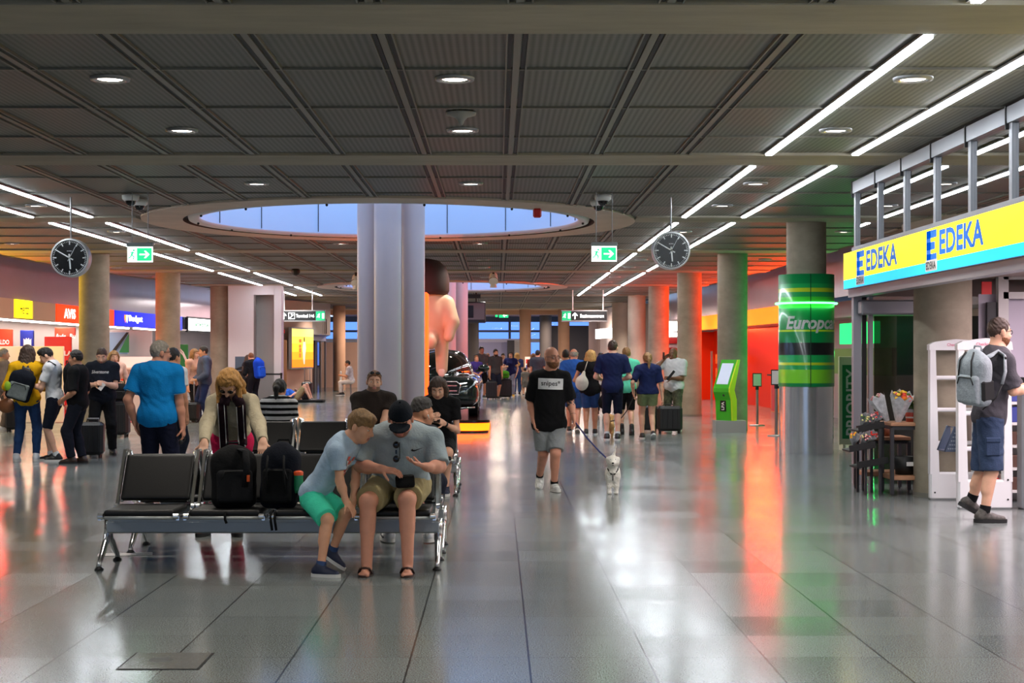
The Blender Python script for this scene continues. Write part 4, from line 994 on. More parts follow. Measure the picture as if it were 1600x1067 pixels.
# ================================================================== bench seating
M_LEATHER = mat('black_leather', (11, 10, 10), rough=0.42, spec=0.35, bump=(220, .12))
M_BEAMM = mat('bench_beam', (176, 178, 178), rough=.4, metal=.35)
PITCH = .622
def make_bench(label):
    t = thing('bench_seating', label, 'bench', (0, 0, 0), 'four seat benches')
    mb = MB(); mb.box((0, 0, .288), (2.5, .07, .095), 0, bev=.012); mb.box((0, -.06, .345), (2.44, .03, .03), 0); mb.box((0, .1, .345), (2.44, .03, .03), 0); obj('beam', mb, M_BEAMM, t)
    for s in (-1, 1):
        x = s * 1.235; mb = MB()
        mb.tube([(x, 0, .35), (x, 0, .28), (x, 0, .19)], [.03, .032, .035], 12)
        for e in (-1, 1):
            mb.tube([(x, 0, .23), (x, e * .1, .17), (x, e * .2, .09), (x, e * .27, .045), (x, e * .27, .02)], [.03, .027, .022, .018, .018], 10)
        lg = obj('leg', mb, M_CHROME, t)
        for e in (-1, 1):
            mb = MB(); mb.lathe([(0, .0), (.035, .0), (.032, .01), (.012, .03), (0, .03)], (x, e * .27, 0), 14, 0); obj('rubber_foot', mb, M_BLACK, lg)
    for i in range(4):
        x = (i - 1.5) * PITCH; w = .5
        f = Field((x - .32, -.38, .36), (x + .32, .24, .48), .012)
        f.box((x, -.08, .418), np.eye(3), (w / 2 + .01, .25, .028), .024, 0); f.ell((x, -.06, .475), np.eye(3), (.3, .3, .035), .02, 's')
        st_ = fobj('seat', f, M_LEATHER, t)
        th = math.atan2(.25, .37); up = A(0, math.sin(th), math.cos(th)); fw = A(0, -math.cos(th), math.sin(th)); c = A(x, .325, .63)
        f = Field((x - .32, .12, .4), (x + .32, .52, .86), .012)
        f.box(c, np.array([A(1, 0, 0), fw, up]), (w / 2 + .015, .022, .2), .02, 0)
        bk = fobj('backrest', f, M_LEATHER, t)
        for s in (-1, 1):
            xs = x + s * (w / 2 + .035); mb = MB()
            mb.tube([(xs, .45, .83), (xs, .325, .64), (xs, .215, .46), (xs, .18, .40), (xs, .1, .372), (xs, -.33, .385)], .021, 4, flat=.75); mb.tube([(xs - s * .03, .455, .825), (xs - s * .03, .33, .635), (xs - s * .03, .22, .455)], .012, 6)
            mb.cyl((xs - s * .03, -.335, .4), (xs + s * .008, -.335, .4), .021, n=12); mb.cyl((xs - s * .005, .19, .42), (xs + s * .02, .19, .42), .024, n=12)
            obj('side_bracket', mb, M_CHROME, t)
        mb = MB(); mb.tube([(x - w / 2, -.335, .388), (x + w / 2, -.335, .388)], .012, 6); mb.box((x, -.05, .37), (.2, .3, .03), 0); obj('seat_frame', mb, M_BEAMM, t)
    return t
def place(o, x, y, rz=0):
    o.location = (x, y, 0); o.rotation_euler = (0, 0, rz); return o
BX, BY, BYR = -1.675, 11.4, 12.36
b0 = make_bench('black four seat bench nearest the camera, with two backpacks on it')
b1 = dup(b0, label='black bench back to back behind the front one, used by a man with an earbud'); b2 = dup(b0, label='farther black bench facing the camera, with a woman and a man in dark tees'); b3 = dup(b0, label='farthest black bench facing away, with a ponytailed girl')
place(b0, BX, BY); place(b1, BX, BYR, PI); place(b2, -1.70, 17.25); place(b3, -1.70, 18.21, PI)
for o in (b0, b1, b2, b3): ROOT[o] = np.array(o.location)
# ================================================================== bags
def backpack(name_label, c, fwd, size, m, m2, straps=None, up=(0, 0, 1), group=None, pocket=True, vox=.012, trim=None, cat='backpack', extra=None):
    """c is the middle of the bag; fwd points from the wearer's back outward"""
    c = np.asarray(c, float); R = frame(fwd, up); w, d, h = size
    t = thing('backpack', name_label, cat, c - R[2] * h / 2, group)
    L = max(size) * .75 + .06
    f = Field(c - L, c + L, vox)
    f.box(c - R[2] * h * .04, R, (w / 2, d / 2 * .8, h * .44), min(w, d) * .34, .02); f.ell(c + R[2] * h * .2 - R[1] * d * .05, R, (w * .46, d * .42, h * .34), .06)
    f.ripple(.003, .8)
    fobj('bag', f, m, t)
    if pocket:
        f = Field(c - L, c + L, vox); f.box(c + R[1] * d * .38 - R[2] * h * .17, R, (w * .4, d * .2, h * .26), d * .16, .02); f.ripple(.002, .9); pk = fobj('front_pocket', f, m2, t)
        mb = MB(); q = c + R[1] * (d * .6) + R[2] * h * .05
        mb.tube([q - R[0] * w * .3 - R[2] * h * .12, q - R[0] * w * .22, q, q + R[0] * w * .22, q + R[0] * w * .3 - R[2] * h * .12], .006, 5); obj('zip', mb, trim or M_BLACK, t)
    mb = MB(); q = c + R[2] * h * .5 - R[1] * d * .25
    mb.tube([q - R[0] * .05, q - R[0] * .04 + R[2] * .04, q + R[0] * .04 + R[2] * .04, q + R[0] * .05], .009, 6); obj('grab_handle', mb, m2, t)
    for s in (straps or []):
        mb = MB(); mb.tube(s, .028, 6, flat=.3); obj('strap', mb, m2, t)
    return t
BLK = cloth('black', (18, 18, 19)); BLK2 = cloth('black_soft', (26, 26, 28)); NVK = cloth('ink', (16, 20, 30))
bag1 = backpack('large black backpack slumped on the bench seat, left of its pair', (-1.965, 11.36, .655), (.25, -1, .28), (.33, .22, .48), BLK, BLK2, [[(-1.92, 11.36, .87), (-1.86, 11.26, .86), (-1.84, 11.2, .76), (-1.86, 11.22, .6)]])
mb = MB(); mb.box((-1.83, 11.19, .665), (.022, .012, .05), 0, bev=.004); obj('tag', mb, mat('tag_orange', (220, 84, 20), rough=.6), bag1)
bag2 = backpack('narrower black backpack with a green bottle in its side pocket', (-1.62, 11.36, .665), (-.1, -1, .25), (.28, .2, .5), NVK, BLK, [[(-1.7, 11.28, .82), (-1.7, 11.2, .7), (-1.69, 11.2, .56)], [(-1.58, 11.28, .82), (-1.57, 11.2, .7), (-1.56, 11.2, .56)]])
mb = MB()
for x in (-1.975, -1.645, -1.615): mb.tube([(x, 11.18, .43), (x, 11.05, .425), (x, 11.045, .38), (x + .012, 11.045, .3 if x > -1.7 else .35)], .01, 5)
obj('hanging_strap', mb, BLK, bag2)
q = A(-1.475, 11.3, 0); mb = MB(); mb.lathe([(0, .55), (.036, .55), (.038, .58), (.034, .66), (.034, .68)], q, 18, 0); t = thing('drinking_bottle', 'green bottle with orange lid stuck in the backpack pocket', 'bottle', q + A(0, 0, .55)); obj('body', mb, mat('bottle_green', (44, 150, 96), rough=.3), t)
mb = MB(); mb.lathe([(.036, .68), (.037, .705), (.02, .715), (0, .715)], q, 18, 0); obj('lid', mb, mat('lid_orange', (240, 84, 20), rough=.4), t)
mb = MB(); mb.box((-2.93, 12.0, .003), (.42, .16, .002), 0, R=np.array([[.98, .2, 0], [-.2, .98, 0], [0, 0, 1]])); single('paper_sheet', mb, mat('paper', (222, 216, 216), rough=.7), 'white sheet of paper on the floor under the left bench legs', 'paper', (-2.93, 12, 0))
def suitcase(label, x, y, w, d, h, rz=0, m=None, handle=0.0, hm=None, group='suitcases'):
    m = m or mat('case_black', (20, 20, 22), rough=.45, bump=(40, .05)); c, s = math.cos(rz), math.sin(rz); R = np.array([[c, s, 0], [-s, c, 0], [0, 0, 1]]); X, Y_ = R[0], R[1]
    t = thing('suitcase', label, 'suitcase', (x, y, 0), group); b = A(x, y, 0)
    mb = MB(); mb.box(b + A(0, 0, .05 + h / 2), (w, d, h), 0, R=R, bev=min(.05, d * .2)); sh = obj('shell', mb, m, t)
    mb = MB()
    for k in (-.3, -.1, .1, .3): mb.box(b + X * w * k - Y_ * (d / 2 + .003) + A(0, 0, .05 + h / 2), (.012, .012, h * .8), 0, R=R, bev=.004)
    obj('rib', mb, m, sh)
    for i in (-1, 1):
        for j in (-1, 1):
            q = b + X * i * (w / 2 - .06) + Y_ * j * (d / 2 - .05); mb = MB(); mb.cyl(q + A(0, 0, .03) - X * .015, q + A(0, 0, .03) + X * .015, .03, n=12); mb.box(q + A(0, 0, .06), (.04, .05, .03), 0); obj('wheel', mb, M_BLACK, t)
    mb = MB(); q = b + A(0, 0, .05 + h); mb.tube([q - X * .08, q - X * .07 + A(0, 0, .035), q + X * .07 + A(0, 0, .035), q + X * .08], .012, 6); obj('carry_handle', mb, M_BLACK, t)
    if handle:
        mb = MB(); q = q + Y_ * d * .3; mb.tube([q - X * .09, q - X * .09 + A(0, 0, handle), q + X * .09 + A(0, 0, handle), q + X * .09], .011, 6); obj('pull_handle', mb, hm or M_ALU, t)
    return t
# ================================================================== supermarket front on the right
FX = 4.4
M_FRAME = mat('shopfront_frame', (150, 152, 158), rough=.4, metal=.4)
mull = [18.62 - 1.13 * k for k in range(12)]
mb = MB()
for y in mull: mb.box((FX, y, 3.25), (.06, .075, .88), 0)
mb.box((FX, 12.4, 3.62), (.1, 12.6, .14), 0); mb.box((FX, 12.4, 2.855), (.1, 12.6, .07), 0)
for y in mull: mb.box((FX - .045, y + .05, 3.6), (.03, .02, .2), 1)
struct('window_2_frame', mb, [M_FRAME, M_BLACK])
for i in range(11):
    y0, y1 = mull[i + 1] + .04, mull[i] - .04
    mb = MB(); mb.quad((FX, y0, 2.89), (FX, y1, 2.89), (FX, y1, 3.55), (FX, y0, 3.55)); struct('window_%d' % (i + 3), mb, M_GLASSD)
YED = mat('edeka_yellow', (255, 226, 20), emit=1.5, ecol=(255, 222, 24)); CYN = mat('edeka_cyan', (20, 180, 235), emit=1.0, ecol=(10, 170, 235)); BLU = mat('edeka_blue', (0, 92, 186), emit=.4, ecol=(0, 108, 205))
t = thing('shop_sign', 'yellow lit supermarket sign band with blue lettering and a cyan stripe', 'sign', (FX, 12.2, 2.38))
mb = MB(); mb.box((FX - .02, 12.05, 2.6), (.2, 13.5, .44), 0); obj('sign_box', mb, M_FRAME, t)
mb = MB(); mb.box((FX - .125, 12.05, 2.655), (.01, 13.46, .325), 0); mb.quad((FX - .12, 18.805, 2.4925), (FX + .08, 18.805, 2.4925), (FX + .08, 18.805, 2.8175), (FX - .12, 18.805, 2.8175)); yf = obj('yellow_face', mb, YED, t)
mb = MB(); mb.box((FX - .125, 12.05, 2.436), (.01, 13.46, .105), 0); obj('cyan_stripe', mb, CYN, t)
mb = MB()
for y in (17.2 - 4.55 * .44, 10.2): pass
U = (0, -1, 0); V = (0, 0, 1)
for (ya, ye, yb, yc) in ((18.1, 17.72, 17.62, 16.25), (15.15, 14.8, 14.7, 13.36)):
    # tall square letter mark, then the word
    hE = .315; ce = A(FX - .132, (ya + ye) / 2, 2.645); wE = (ya - ye)
    for z, l in ((.115, 1), (0, .85), (-.115, 1)): mb.quad(ce + A(0, wE / 2, z - .038), ce + A(0, wE / 2 - wE * l, z - .038), ce + A(0, wE / 2 - wE * l, z + .038), ce + A(0, wE / 2, z + .038))
    mb.quad(ce + A(0, wE / 2, -.153), ce + A(0, wE / 2 - wE * .42, -.153), ce + A(0, wE / 2 - wE * .42, .153), ce + A(0, wE / 2, .153))
    text(mb, 'EDEKA', (FX - .13, (yb + yc) / 2, 2.66), U, V, yb - yc, .24, 0, .034)
obj('lettering', mb, BLU, yf)
mb = MB()
for (ya, ye) in ((18.1, 17.72), (15.15, 14.8)):
    c = A(FX - .134, (ya + ye) / 2, 2.455); mb.quad(c + A(0, .2, -.055), c + A(0, -.2, -.055), c + A(0, -.2, .055), c + A(0, .2, .055), 0); text(mb, 'EDEKA', c + A(-.002, 0, 0), U, V, .33, .075, 1, .01)
obj('small_label', mb, [M_WHITE, M_BLACK], t)
mb = MB(); mb.box((FX, 12.05, 2.33), (.14, 13.5, .1), 0); mb.box((FX, 18.65, 1.14), (.1, .1, 2.28), 0); mb.box((FX + .16, 18.62, 1.14), (.05, .08, 2.28), 1); mb.box((FX + .09, 18.64, 1.14), (.05, .03, 2.28), 2); struct('door_1_frame', mb, [M_FRAME, M_ALU, M_BLACK])
# end wall of the shop: smoked glass with a roller box above
mb = MB(); mb.quad((FX + .2, 18.6, 0), (9.1, 18.6, 0), (9.1, 18.6, 2.05), (FX + .2, 18.6, 2.05)); struct('window_1_glass', mb, glass('dark_glass', (70, 76, 74), 1.9, .04))
mb = MB(); mb.box((5.05, 18.5, 2.15), (1.3, .2, .18), 0, bev=.02); single('roller_box', mb, M_FRAME, 'grey roller shutter box above the smoked glass beside the column', 'shutter box', (5.05, 18.5, 2.15))
mb = MB(); mb.box((6.8, 18.65, 2.78), (4.7, .1, .98), 0); struct('wall_shop_header', mb, [mat('header_rose', (150, 132, 126), rough=.6)])
mb = MB(); mb.box((5.6, 18.4, 1.0), (.08, .1, 2.0), 0); struct('window_1_post', mb, [M_DARK])
mb = MB(); mb.quad((5.75, 18.2, 0), (9.3, 18.2, 0), (9.3, 18.2, 2.3), (5.75, 18.2, 2.3), 0); mb.box((6.0, 18.1, 1.25), (.12, .1, 2.5), 1); mb.box((7.4, 18.1, 2.28), (2.8, .1, .08), 1); mb.box((7.4, 18.1, 2.52), (2.8, .1, .1), 1); mb.box((5.88, 18.12, 1.1), (.12, .06, 2.2), 2); struct('wall_shop_back', mb, [mat('shop_lilac', (196, 188, 204), rough=.45), M_WHITE, M_DARK])
mb = MB(); mb.quad((4.5, 5, 2.5), (9.5, 5, 2.5), (9.5, 18.6, 2.5), (4.5, 18.6, 2.5)); struct('ceiling_shop', mb, [mat('shop_ceiling', (178, 160, 152), rough=.7)])
mb = MB()
for y in (16.9, 14.6, 12.2, 9.9): mb.box((5.18, y, 3.15), (.2, .9, 1.1), 0)
mb.quad((5.3, 5, 2.55), (5.3, 18.5, 2.55), (5.3, 18.5, 3.7), (5.3, 5, 3.7), 1); struct('wall_shop_upper', mb, [mat('upper_rose', (176, 158, 164), rough=.5), mat('upper_grey', (160, 152, 156), rough=.6)])
mb = MB(); mb.box((5.46, 17.0, 2.32), (.11, .02, .14), 0); f0 = single('fire_sign', mb, RED, 'small red fire sign fixed beside the concrete column in the shop entrance', 'sign', (5.46, 17, 2.32))
mb = MB(); mb.box((6.62, 18.0, 1.76), (.32, .14, .26), 0, bev=.03); fa = single('fire_alarm', mb, RED, 'red alarm box on the lilac shop wall at the right border', 'alarm', (6.62, 18, 1.76))
mb = MB(); text(mb, 'D', (6.62, 17.92, 1.78), (1, 0, 0), (0, 0, 1), .1, .12, 0); obj('mark', mb, M_DARK, fa)
lamp('shop_lamp', 'AREA', (7.0, 14.5, 2.46), 190, (255, 232, 240), 1.2, 5)
lamp('shop_upper_fill', 'AREA', (4.75, 12.0, 3.67), 45, (255, 236, 236), .3, 10)  # added fill light, brightens the space behind the upper panes
lamp('shop_lamp', 'AREA', (5.5, 12.0, 2.46), 120, (255, 236, 240), .8, 6)
# anti-theft gates
MG = mat('gate_white', (226, 226, 228), rough=.35)
def gate(x0, y, w, H, label):
    t = thing('security_gate', label, 'security gate', (x0 + w / 2, y, 0), 'white security gates'); x1 = x0 + w; d = .09
    mb = MB(); mb.box(((x0 + x1) / 2, y, .15), (w, d, .3), 0, bev=.02); obj('base', mb, MG, t)
    mb = MB()
    mb.prism([(x0, .28), (x0 + .1, .28), (x0 + .06, H - .09), (x0 + .0, H - .09)], (0, y + d / 2, 0), (1, 0, 0), (0, 0, 1), d); mb.prism([(x1 - .09, .28), (x1, .28), (x1 - .02, H - .09), (x1 - .075, H - .09)], (0, y + d / 2, 0), (1, 0, 0), (0, 0, 1), d)
    obj('upright', mb, MG, t)
    for z in (H * .354, H * .563, H * .764): 
        mb = MB(); mb.box(((x0 + x1) / 2, y, z), (w - .12, d * .7, .045), 0, bev=.012); obj('crossbar', mb, MG, t)
    mb = MB(); mb.prism([(x0 - .01, H - .11), (x1 + .0, H - .11), (x1 - .01, H - .03), (x1 - .06, H - .005), ((x0 + x1) / 2, H + .01), (x0 + .05, H - .02), (x0 - .01, H - .05)], (0, y + d / 2 + .005, 0), (1, 0, 0), (0, 0, 1), d + .01); hd = obj('head', mb, MG, t)
    mb = MB(); text(mb, 'Checkpoint', ((x0 + x1) / 2, y - d / 2 - .008, H - .055), (1, 0, 0), (0, 0, 1), .2, .04, 0, .005); obj('lettering', mb, mat('pink_print', (214, 90, 130), rough=.5), hd)
    mb = MB()
    for zz_ in (.1, .3): mb.cyl((x1 - .05, y - d / 2, zz_), (x1 - .05, y - d / 2 - .006, zz_), .01, n=8)
    mb.cyl((x0 + .05, y - d / 2, .08), (x0 + .05, y - d / 2 - .006, .08), .01, n=8); obj('screw_cap', mb, M_DARK, t)
gate(4.70, 16.58, .56, 1.735, 'white security gate standing farther, beside the flower tables')
gate(4.70, 15.57, .555, 1.735, 'white security gate standing nearer, behind the man with the grey backpack')
t = thing('entrance_bollard', 'grey barrier column with black cap at the right border', 'barrier', (5.45, 15.55, 0)); mb = MB(); mb.box((5.45, 15.55, .6), (.24, .18, 1.2), 0, bev=.02); obj('body', mb, M_FRAME, t)
mb = MB(); mb.box((5.45, 15.55, 1.27), (.26, .2, .15), 0, bev=.03); obj('cap', mb, M_BLACK, t)
# shopping basket clipped beside the near gate
t = thing('shopping_basket', 'blue-grey plastic shopping basket hanging by the near white gate', 'basket', (4.62, 15.75, .66)); MBK = mat('basket_blue', (78, 88, 110), rough=.5)
mb = MB(); c = A(4.70, 15.78, .70)
for fy in (-.13, .13):
    mb.prism([(-.1, -.12), (.03, -.12), (.03, .13), (.0, .13)], c + A(0, fy, 0), (1, 0, 0), (0, 0, 1), .015)
mb.box(c + A(-.035, 0, -.115), (.13, .26, .015), 0); mb.tube([c + A(-.1, -.13, -.12), c + A(.0, -.13, .13), c + A(.0, .13, .13), c + A(-.1, .13, -.12)], .012, 6); obj('body', mb, MBK, t)
mb = MB()
for r_ in range(5):
    for k in range(r_ + 1): mb.cyl(c + A(-.068 + .022 * k + (4 - r_) * .016, -.146, .07 - .04 * r_), c + A(-.068 + .022 * k + (4 - r_) * .016, -.149, .07 - .04 * r_), .008, n=8)
obj('holes', mb, mat('hole_pale', (150, 156, 168), rough=.6), t)
# flower tables and their goods
MWD = mat('table_wood', (176, 128, 96), rough=.5, noise=(5, .15), stretch=(1, 6, 6)); MLEG = mat('table_leg', (46, 46, 50), rough=.5)
def table(label, x0, x1, y0, y1, H, shelf):
    t = thing('display_table', label, 'table', ((x0 + x1) / 2, (y0 + y1) / 2, 0), 'flower display tables')
    mb = MB(); mb.box(((x0 + x1) / 2, (y0 + y1) / 2, H - .02), (x1 - x0 + .04, y1 - y0 + .04, .04), 0, bev=.006); obj('top', mb, MWD, t)
    mb = MB(); mb.box(((x0 + x1) / 2, (y0 + y1) / 2, H - .06), (x1 - x0, y1 - y0, .04), 0); obj('apron', mb, MLEG, t)
    if shelf:
        mb = MB(); mb.box(((x0 + x1) / 2, (y0 + y1) / 2, shelf), (x1 - x0 - .01, y1 - y0 - .01, .05), 0, bev=.006); obj('shelf', mb, MWD, t)
    for x in (x0, x1):
        for y in (y0, y1):
            mb = MB(); mb.box((x, y, H / 2 - .02), (.04, .04, H - .08), 0); mb.cyl((x, y, 0), (x, y, .03), .014, n=8); obj('leg', mb, MLEG, t)
table('taller front display table with a bouquet and a flower pot on top', 4.40, 4.78 + .0, 16.98, 17.42, .82, .2)
table('lower display table pushed under the taller one', 4.22, 4.74, 17.55, 17.95, .63, .2)
t = thing('flower_rack', 'black tiered tray rack of wrapped bouquets at the left of the tables', 'rack', (4.2, 17.3, 0)); mb = MB()
for x in (4.14, 4.3):
    for y in (17.12, 17.5): mb.box((x, y, .38), (.03, .03, .76), 0)
obj('stand', mb, MLEG, t)
TR = [(4.2, 17.28, .74, .3), (4.08, 17.2, .52, .3), (4.2, 17.22, .34, .36)]
for x, y, z, w in TR:
    mb = MB(); mb.box((x, y, z), (w, .36, .02), 0, R=np.array([[.98, 0, .17], [0, 1, 0], [-.17, 0, .98]])); mb.box((x, y - .18, z + .03), (w, .012, .07), 0, R=np.array([[.98, 0, .17], [0, 1, 0], [-.17, 0, .98]])); obj('tray', mb, M_BLACK, t)
PAPER = mat('wrap_paper', (206, 206, 210), rough=.6, noise=(22, .3)); FL = [mat('petal_' + n, c, rough=.6) for n, c in (('yellow', (236, 190, 40)), ('red', (206, 40, 24)), ('pink', (220, 150, 150)), ('cream', (236, 224, 150)), ('orange', (240, 120, 30)))]
LEAF = mat('leaf', (60, 104, 40), rough=.6)
def flowers(mb, c, R_, n, cols, r=.022, h=.05):
    for k in range(n):
        a = RND.random() * 2 * PI; q = math.sqrt(RND.random()) * R_; p = c + A(q * math.cos(a), q * math.sin(a), h * (1 - (q / R_) ** 2) + RND.uniform(0, .02)); mb.sphere(p, (r, r, r * .7), 4, RND.choice(cols))
def bouquet(c, ax, L, r, label, cols, group='wrapped bouquets', n=16):
    c = np.asarray(c, float); ax = nrm(ax); t_ = A(0, 0, 1) if abs(ax[2]) < .9 else A(1, 0, 0); u = nrm(np.cross(t_, ax)); v = np.cross(ax, u); Rm = np.array([u, v, ax])
    t = thing('bouquet', label, 'bouquet', c, group)
    mb = MB(); k = 14
    V = [c + (math.cos(2 * PI * i / k) * u + math.sin(2 * PI * i / k) * v) * r * .25 for i in range(k)] + [c + ax * (L * (.92 + .16 * (i % 2))) + (math.cos(2 * PI * i / k) * u + math.sin(2 * PI * i / k) * v) * r for i in range(k)]
    mb.add(V, [(i, (i + 1) % k, k + (i + 1) % k, k + i) for i in range(k)] + [tuple(range(k))[::-1]], 0, False); obj('paper_wrap', mb, PAPER, t)
    mb = MB(); M0 = MB(); flowers(M0, A(0, 0, 0), r * .8, n, cols, r * .2, r * .35)
    for Vx in M0.v: pass
    Va = np.vstack(M0.v) @ Rm + c + ax * L * .9; mb.add(Va, M0.f, 0); mb.m = M0.m; mb.s = M0.s; obj('flowers', mb, FL + [LEAF], t)
bouquet((4.5, 17.1, .825), (.06, -.35, 1), .32, .13, 'large bouquet in printed paper on the taller flower table', [0, 1, 2, 4, 5], n=26)
bouquet((4.42, 17.25, .825), (-.45, .1, 1), .3, .1, 'paper cone leaning behind the large bouquet on the table', [2, 5])
for i, (x, y, z, lb) in enumerate(((4.13, 17.2, .77, 'bouquet at the left end of the upper black tray'), (4.21, 17.2, .77, 'bouquet in the middle of the upper black tray'), (4.3, 17.2, .79, 'bouquet with red bloom at the right end of the upper black tray'), (4.02, 17.12, .56, 'bouquet with orange bloom at the left end of the lower black tray'), (4.11, 17.12, .56, 'pale bouquet in the middle of the lower black tray'), (4.19, 17.12, .58, 'bouquet with red bloom at the right end of the lower black tray'))):
    bouquet((x, y + .08, z), (RND.uniform(-.2, .2), -.9, .55), .2, .06, lb, [[5, 3], [2, 3], [1, 2], [4, 0], [2, 3], [1, 1, 5]][i], n=9)
t = thing('flower_pot', 'red and white pot of pale yellow flowers on the taller table', 'potted plant', (4.66, 17.15, .82)); mb = MB(); mb.lathe([(0, .822), (.055, .822), (.075, .96), (.07, .96), (.0, .95)], (4.66, 17.15, 0), 20, 0)
obj('pot', mb, mat('pot_bands', (200, 80, 50), rough=.5, bands=(2, 0, .15, [(0, (196, 74, 48)), (.28, (222, 216, 212)), (.4, (190, 66, 44)), (.72, (210, 206, 204))])), t)
mb = MB()
for k in range(60):
    a = RND.random() * 2 * PI; q = math.sqrt(RND.random()) * .11; mb.sphere((4.66 + q * math.cos(a), 17.15 + q * math.sin(a), .99 + RND.uniform(-.02, .06)), (.02, .02, .01), 3, 0)
obj('foliage', mb, LEAF, t)
mb = MB(); flowers(mb, A(4.66, 17.15, 1.03), .12, 40, [0, 1], .017, .07); obj('blossoms', mb, [FL[3], mat('petal_pale', (240, 234, 190), rough=.6)], t)
mb = MB(); mb.lathe([(0, .635), (.05, .635), (.066, .74), (.06, .74), (.05, .65), (0, .65)], (4.52, 17.7, 0), 20, 0); single('plant_pot', mb, mat('pot_brown', (140, 76, 48), rough=.5), 'empty brown pot on the lower display table', 'pot', (4.52, 17.7, .63))
t = thing('flower_bucket', 'black bucket with a white label on the low shelf of the taller table', 'bucket', (4.62, 17.2, .225)); mb = MB(); mb.lathe([(0, .227), (.1, .227), (.125, .43), (.115, .43), (.1, .25), (0, .25)], (4.6, 17.2, 0), 24, 0); obj('body', mb, M_BLACK, t); mb = MB(); mb.box((4.63, 17.078, .35), (.08, .012, .045), 0); obj('label_sticker', mb, M_WHITE, t)
# goods shelf inside the shop
t = thing('goods_shelf', 'white shop shelf with small goods behind the near security gate', 'shelf', (5.75, 16.4, 0)); mb = MB(); mb.box((5.75, 16.6, .65), (1.1, .04, 1.3), 0); obj('back_panel', mb, M_WHITE, t)
zs = (.12, .36, .6, .84, 1.06)
for z in zs:
    mb = MB(); mb.box((5.75, 16.4, z), (1.1, .36, .03), 0); obj('shelf', mb, M_WHITE, t)
PC = [mat('goods_%d' % i, c, rough=.5) for i, c in enumerate(((196, 40, 40), (230, 150, 40), (60, 70, 150), (220, 210, 200), (120, 50, 110), (70, 130, 80), (90, 60, 50)))]
CN = ['red', 'orange', 'blue', 'white', 'purple', 'green', 'brown']; SN = ['lowest', 'second', 'third', 'fourth', 'top']
k = 0
for j, z in enumerate(zs):
    x = 5.24; n = 0
    while x < 6.2:
        w_ = RND.uniform(.07, .13); h_ = RND.uniform(.1, .17); mb = MB(); mb.box((x + w_ / 2, 16.3, z + .015 + h_ / 2), (w_ * .9, .12, h_), 0, bev=.008); ci = (k * 3 + j) % 7; n += 1
        single('goods_box', mb, PC[ci], '%s pack on the %s shelf of the shop, %s from the gate' % (CN[ci], SN[j], ORD[n - 1] if n <= 10 else 'farthest'), 'goods', (x + w_ / 2, 16.3, z + .015), 'packs on the shop shelf'); x += w_ + .01; k += 1
# ================================================================== display car on its platform
t = thing('car_platform', 'dark rounded display platform with a glowing orange band under the car', 'platform', (-1.3, 33.7, 0))
def rrect(x0, x1, y0, y1, r, n=8):
    P = []
    for cx_, cy_, a0 in ((x1 - r, y1 - r, 0), (x0 + r, y1 - r, 90), (x0 + r, y0 + r, 180), (x1 - r, y0 + r, 270)):
        P += [(cx_ + r * math.cos(rad(a0 + 90 * k / n)), cy_ + r * math.sin(rad(a0 + 90 * k / n))) for k in range(n + 1)]
    return P
mb = MB(); mb.prism(rrect(-2.45, -.15, 30.7, 37.2, .35), (0, 0, .2), (1, 0, 0), (0, 1, 0), .06); mb.prism(rrect(-2.42, -.18, 30.73, 37.17, .35), (0, 0, 0), (1, 0, 0), (0, 1, 0), .045); obj('deck', mb, mat('deck_dark', (40, 18, 16), rough=.14, spec=.6), t)
mb = MB(); mb.prism(rrect(-2.43, -.17, 30.72, 37.18, .35), (0, 0, .045), (1, 0, 0), (0, 1, 0), .155); obj('light_band', mb, mat('lit_band_orange', (255, 110, 10), emit=4.0, ecol=(255, 96, 6)), t)
CRX, CRY, CZ = -1.28, 32.3, .26
t = thing('display_car', 'dark green-grey saloon car shown on the platform, nose to the camera', 'car', (CRX, CRY + 2, CZ))
PAINT = mat('car_paint', (38, 52, 52), rough=.16, metal=.5, coat=.9, spec=.6)
I3 = np.eye(3); o = A(CRX, CRY, CZ); S_ = .96
f = Field(o + A(-1.05, -.1, .08), o + A(1.05, 4.8, 1.6), .028)
f.box(o + A(0, 2.35, .5), I3, (.86, 2.3, .3), .22, 0); f.ell(o + A(0, .55, .45), I3, (.86, .62, .36), .15); f.box(o + A(0, .95, .66), I3, (.78, .75, .16), .14, .12)
f.ell(o + A(0, 2.6, .86), I3, (.74, 1.75, .58), .14); f.box(o + A(0, 2.9, 1.18), I3, (.56, .75, .22), .2, .12)
for s in (-1, 1):
    f.cone(o + A(s * .72, .9, .62), o + A(s * .76, 3.8, .66), .16, .18, .1); f.cone(o + A(s * .3, .3, .78), o + A(s * .34, 1.3, .93), .05, .05, .08)
    for yy in (.85, 3.65): f.cone(o + A(s * .6, yy, .3), o + A(s * 1.1, yy, .3), .36, .36, .02, 's')
f.box(o + A(0, -.1, .3), I3, (.62, .12, .07), .05, .04, 's')
def glassmask(c): return None
fobj('body', f, PAINT, t)
f = Field(o + A(-.95, .9, .75), o + A(.95, 4.6, 1.6), .028); f.ell(o + A(0, 2.6, .872), I3, (.745, 1.76, .585), .1); f.box(o + A(0, 2.9, 1.18), I3, (.56, .75, .22), .2, .12); f.d -= .006
f.plane(o + A(0, 0, .98), (0, -.35, -1)); f.plane(o + A(0, 1.86, 1.33), (0, 1, .42)); fobj('windscreen', f, mat('car_glass', (14, 18, 18), rough=.06, spec=.8), t)
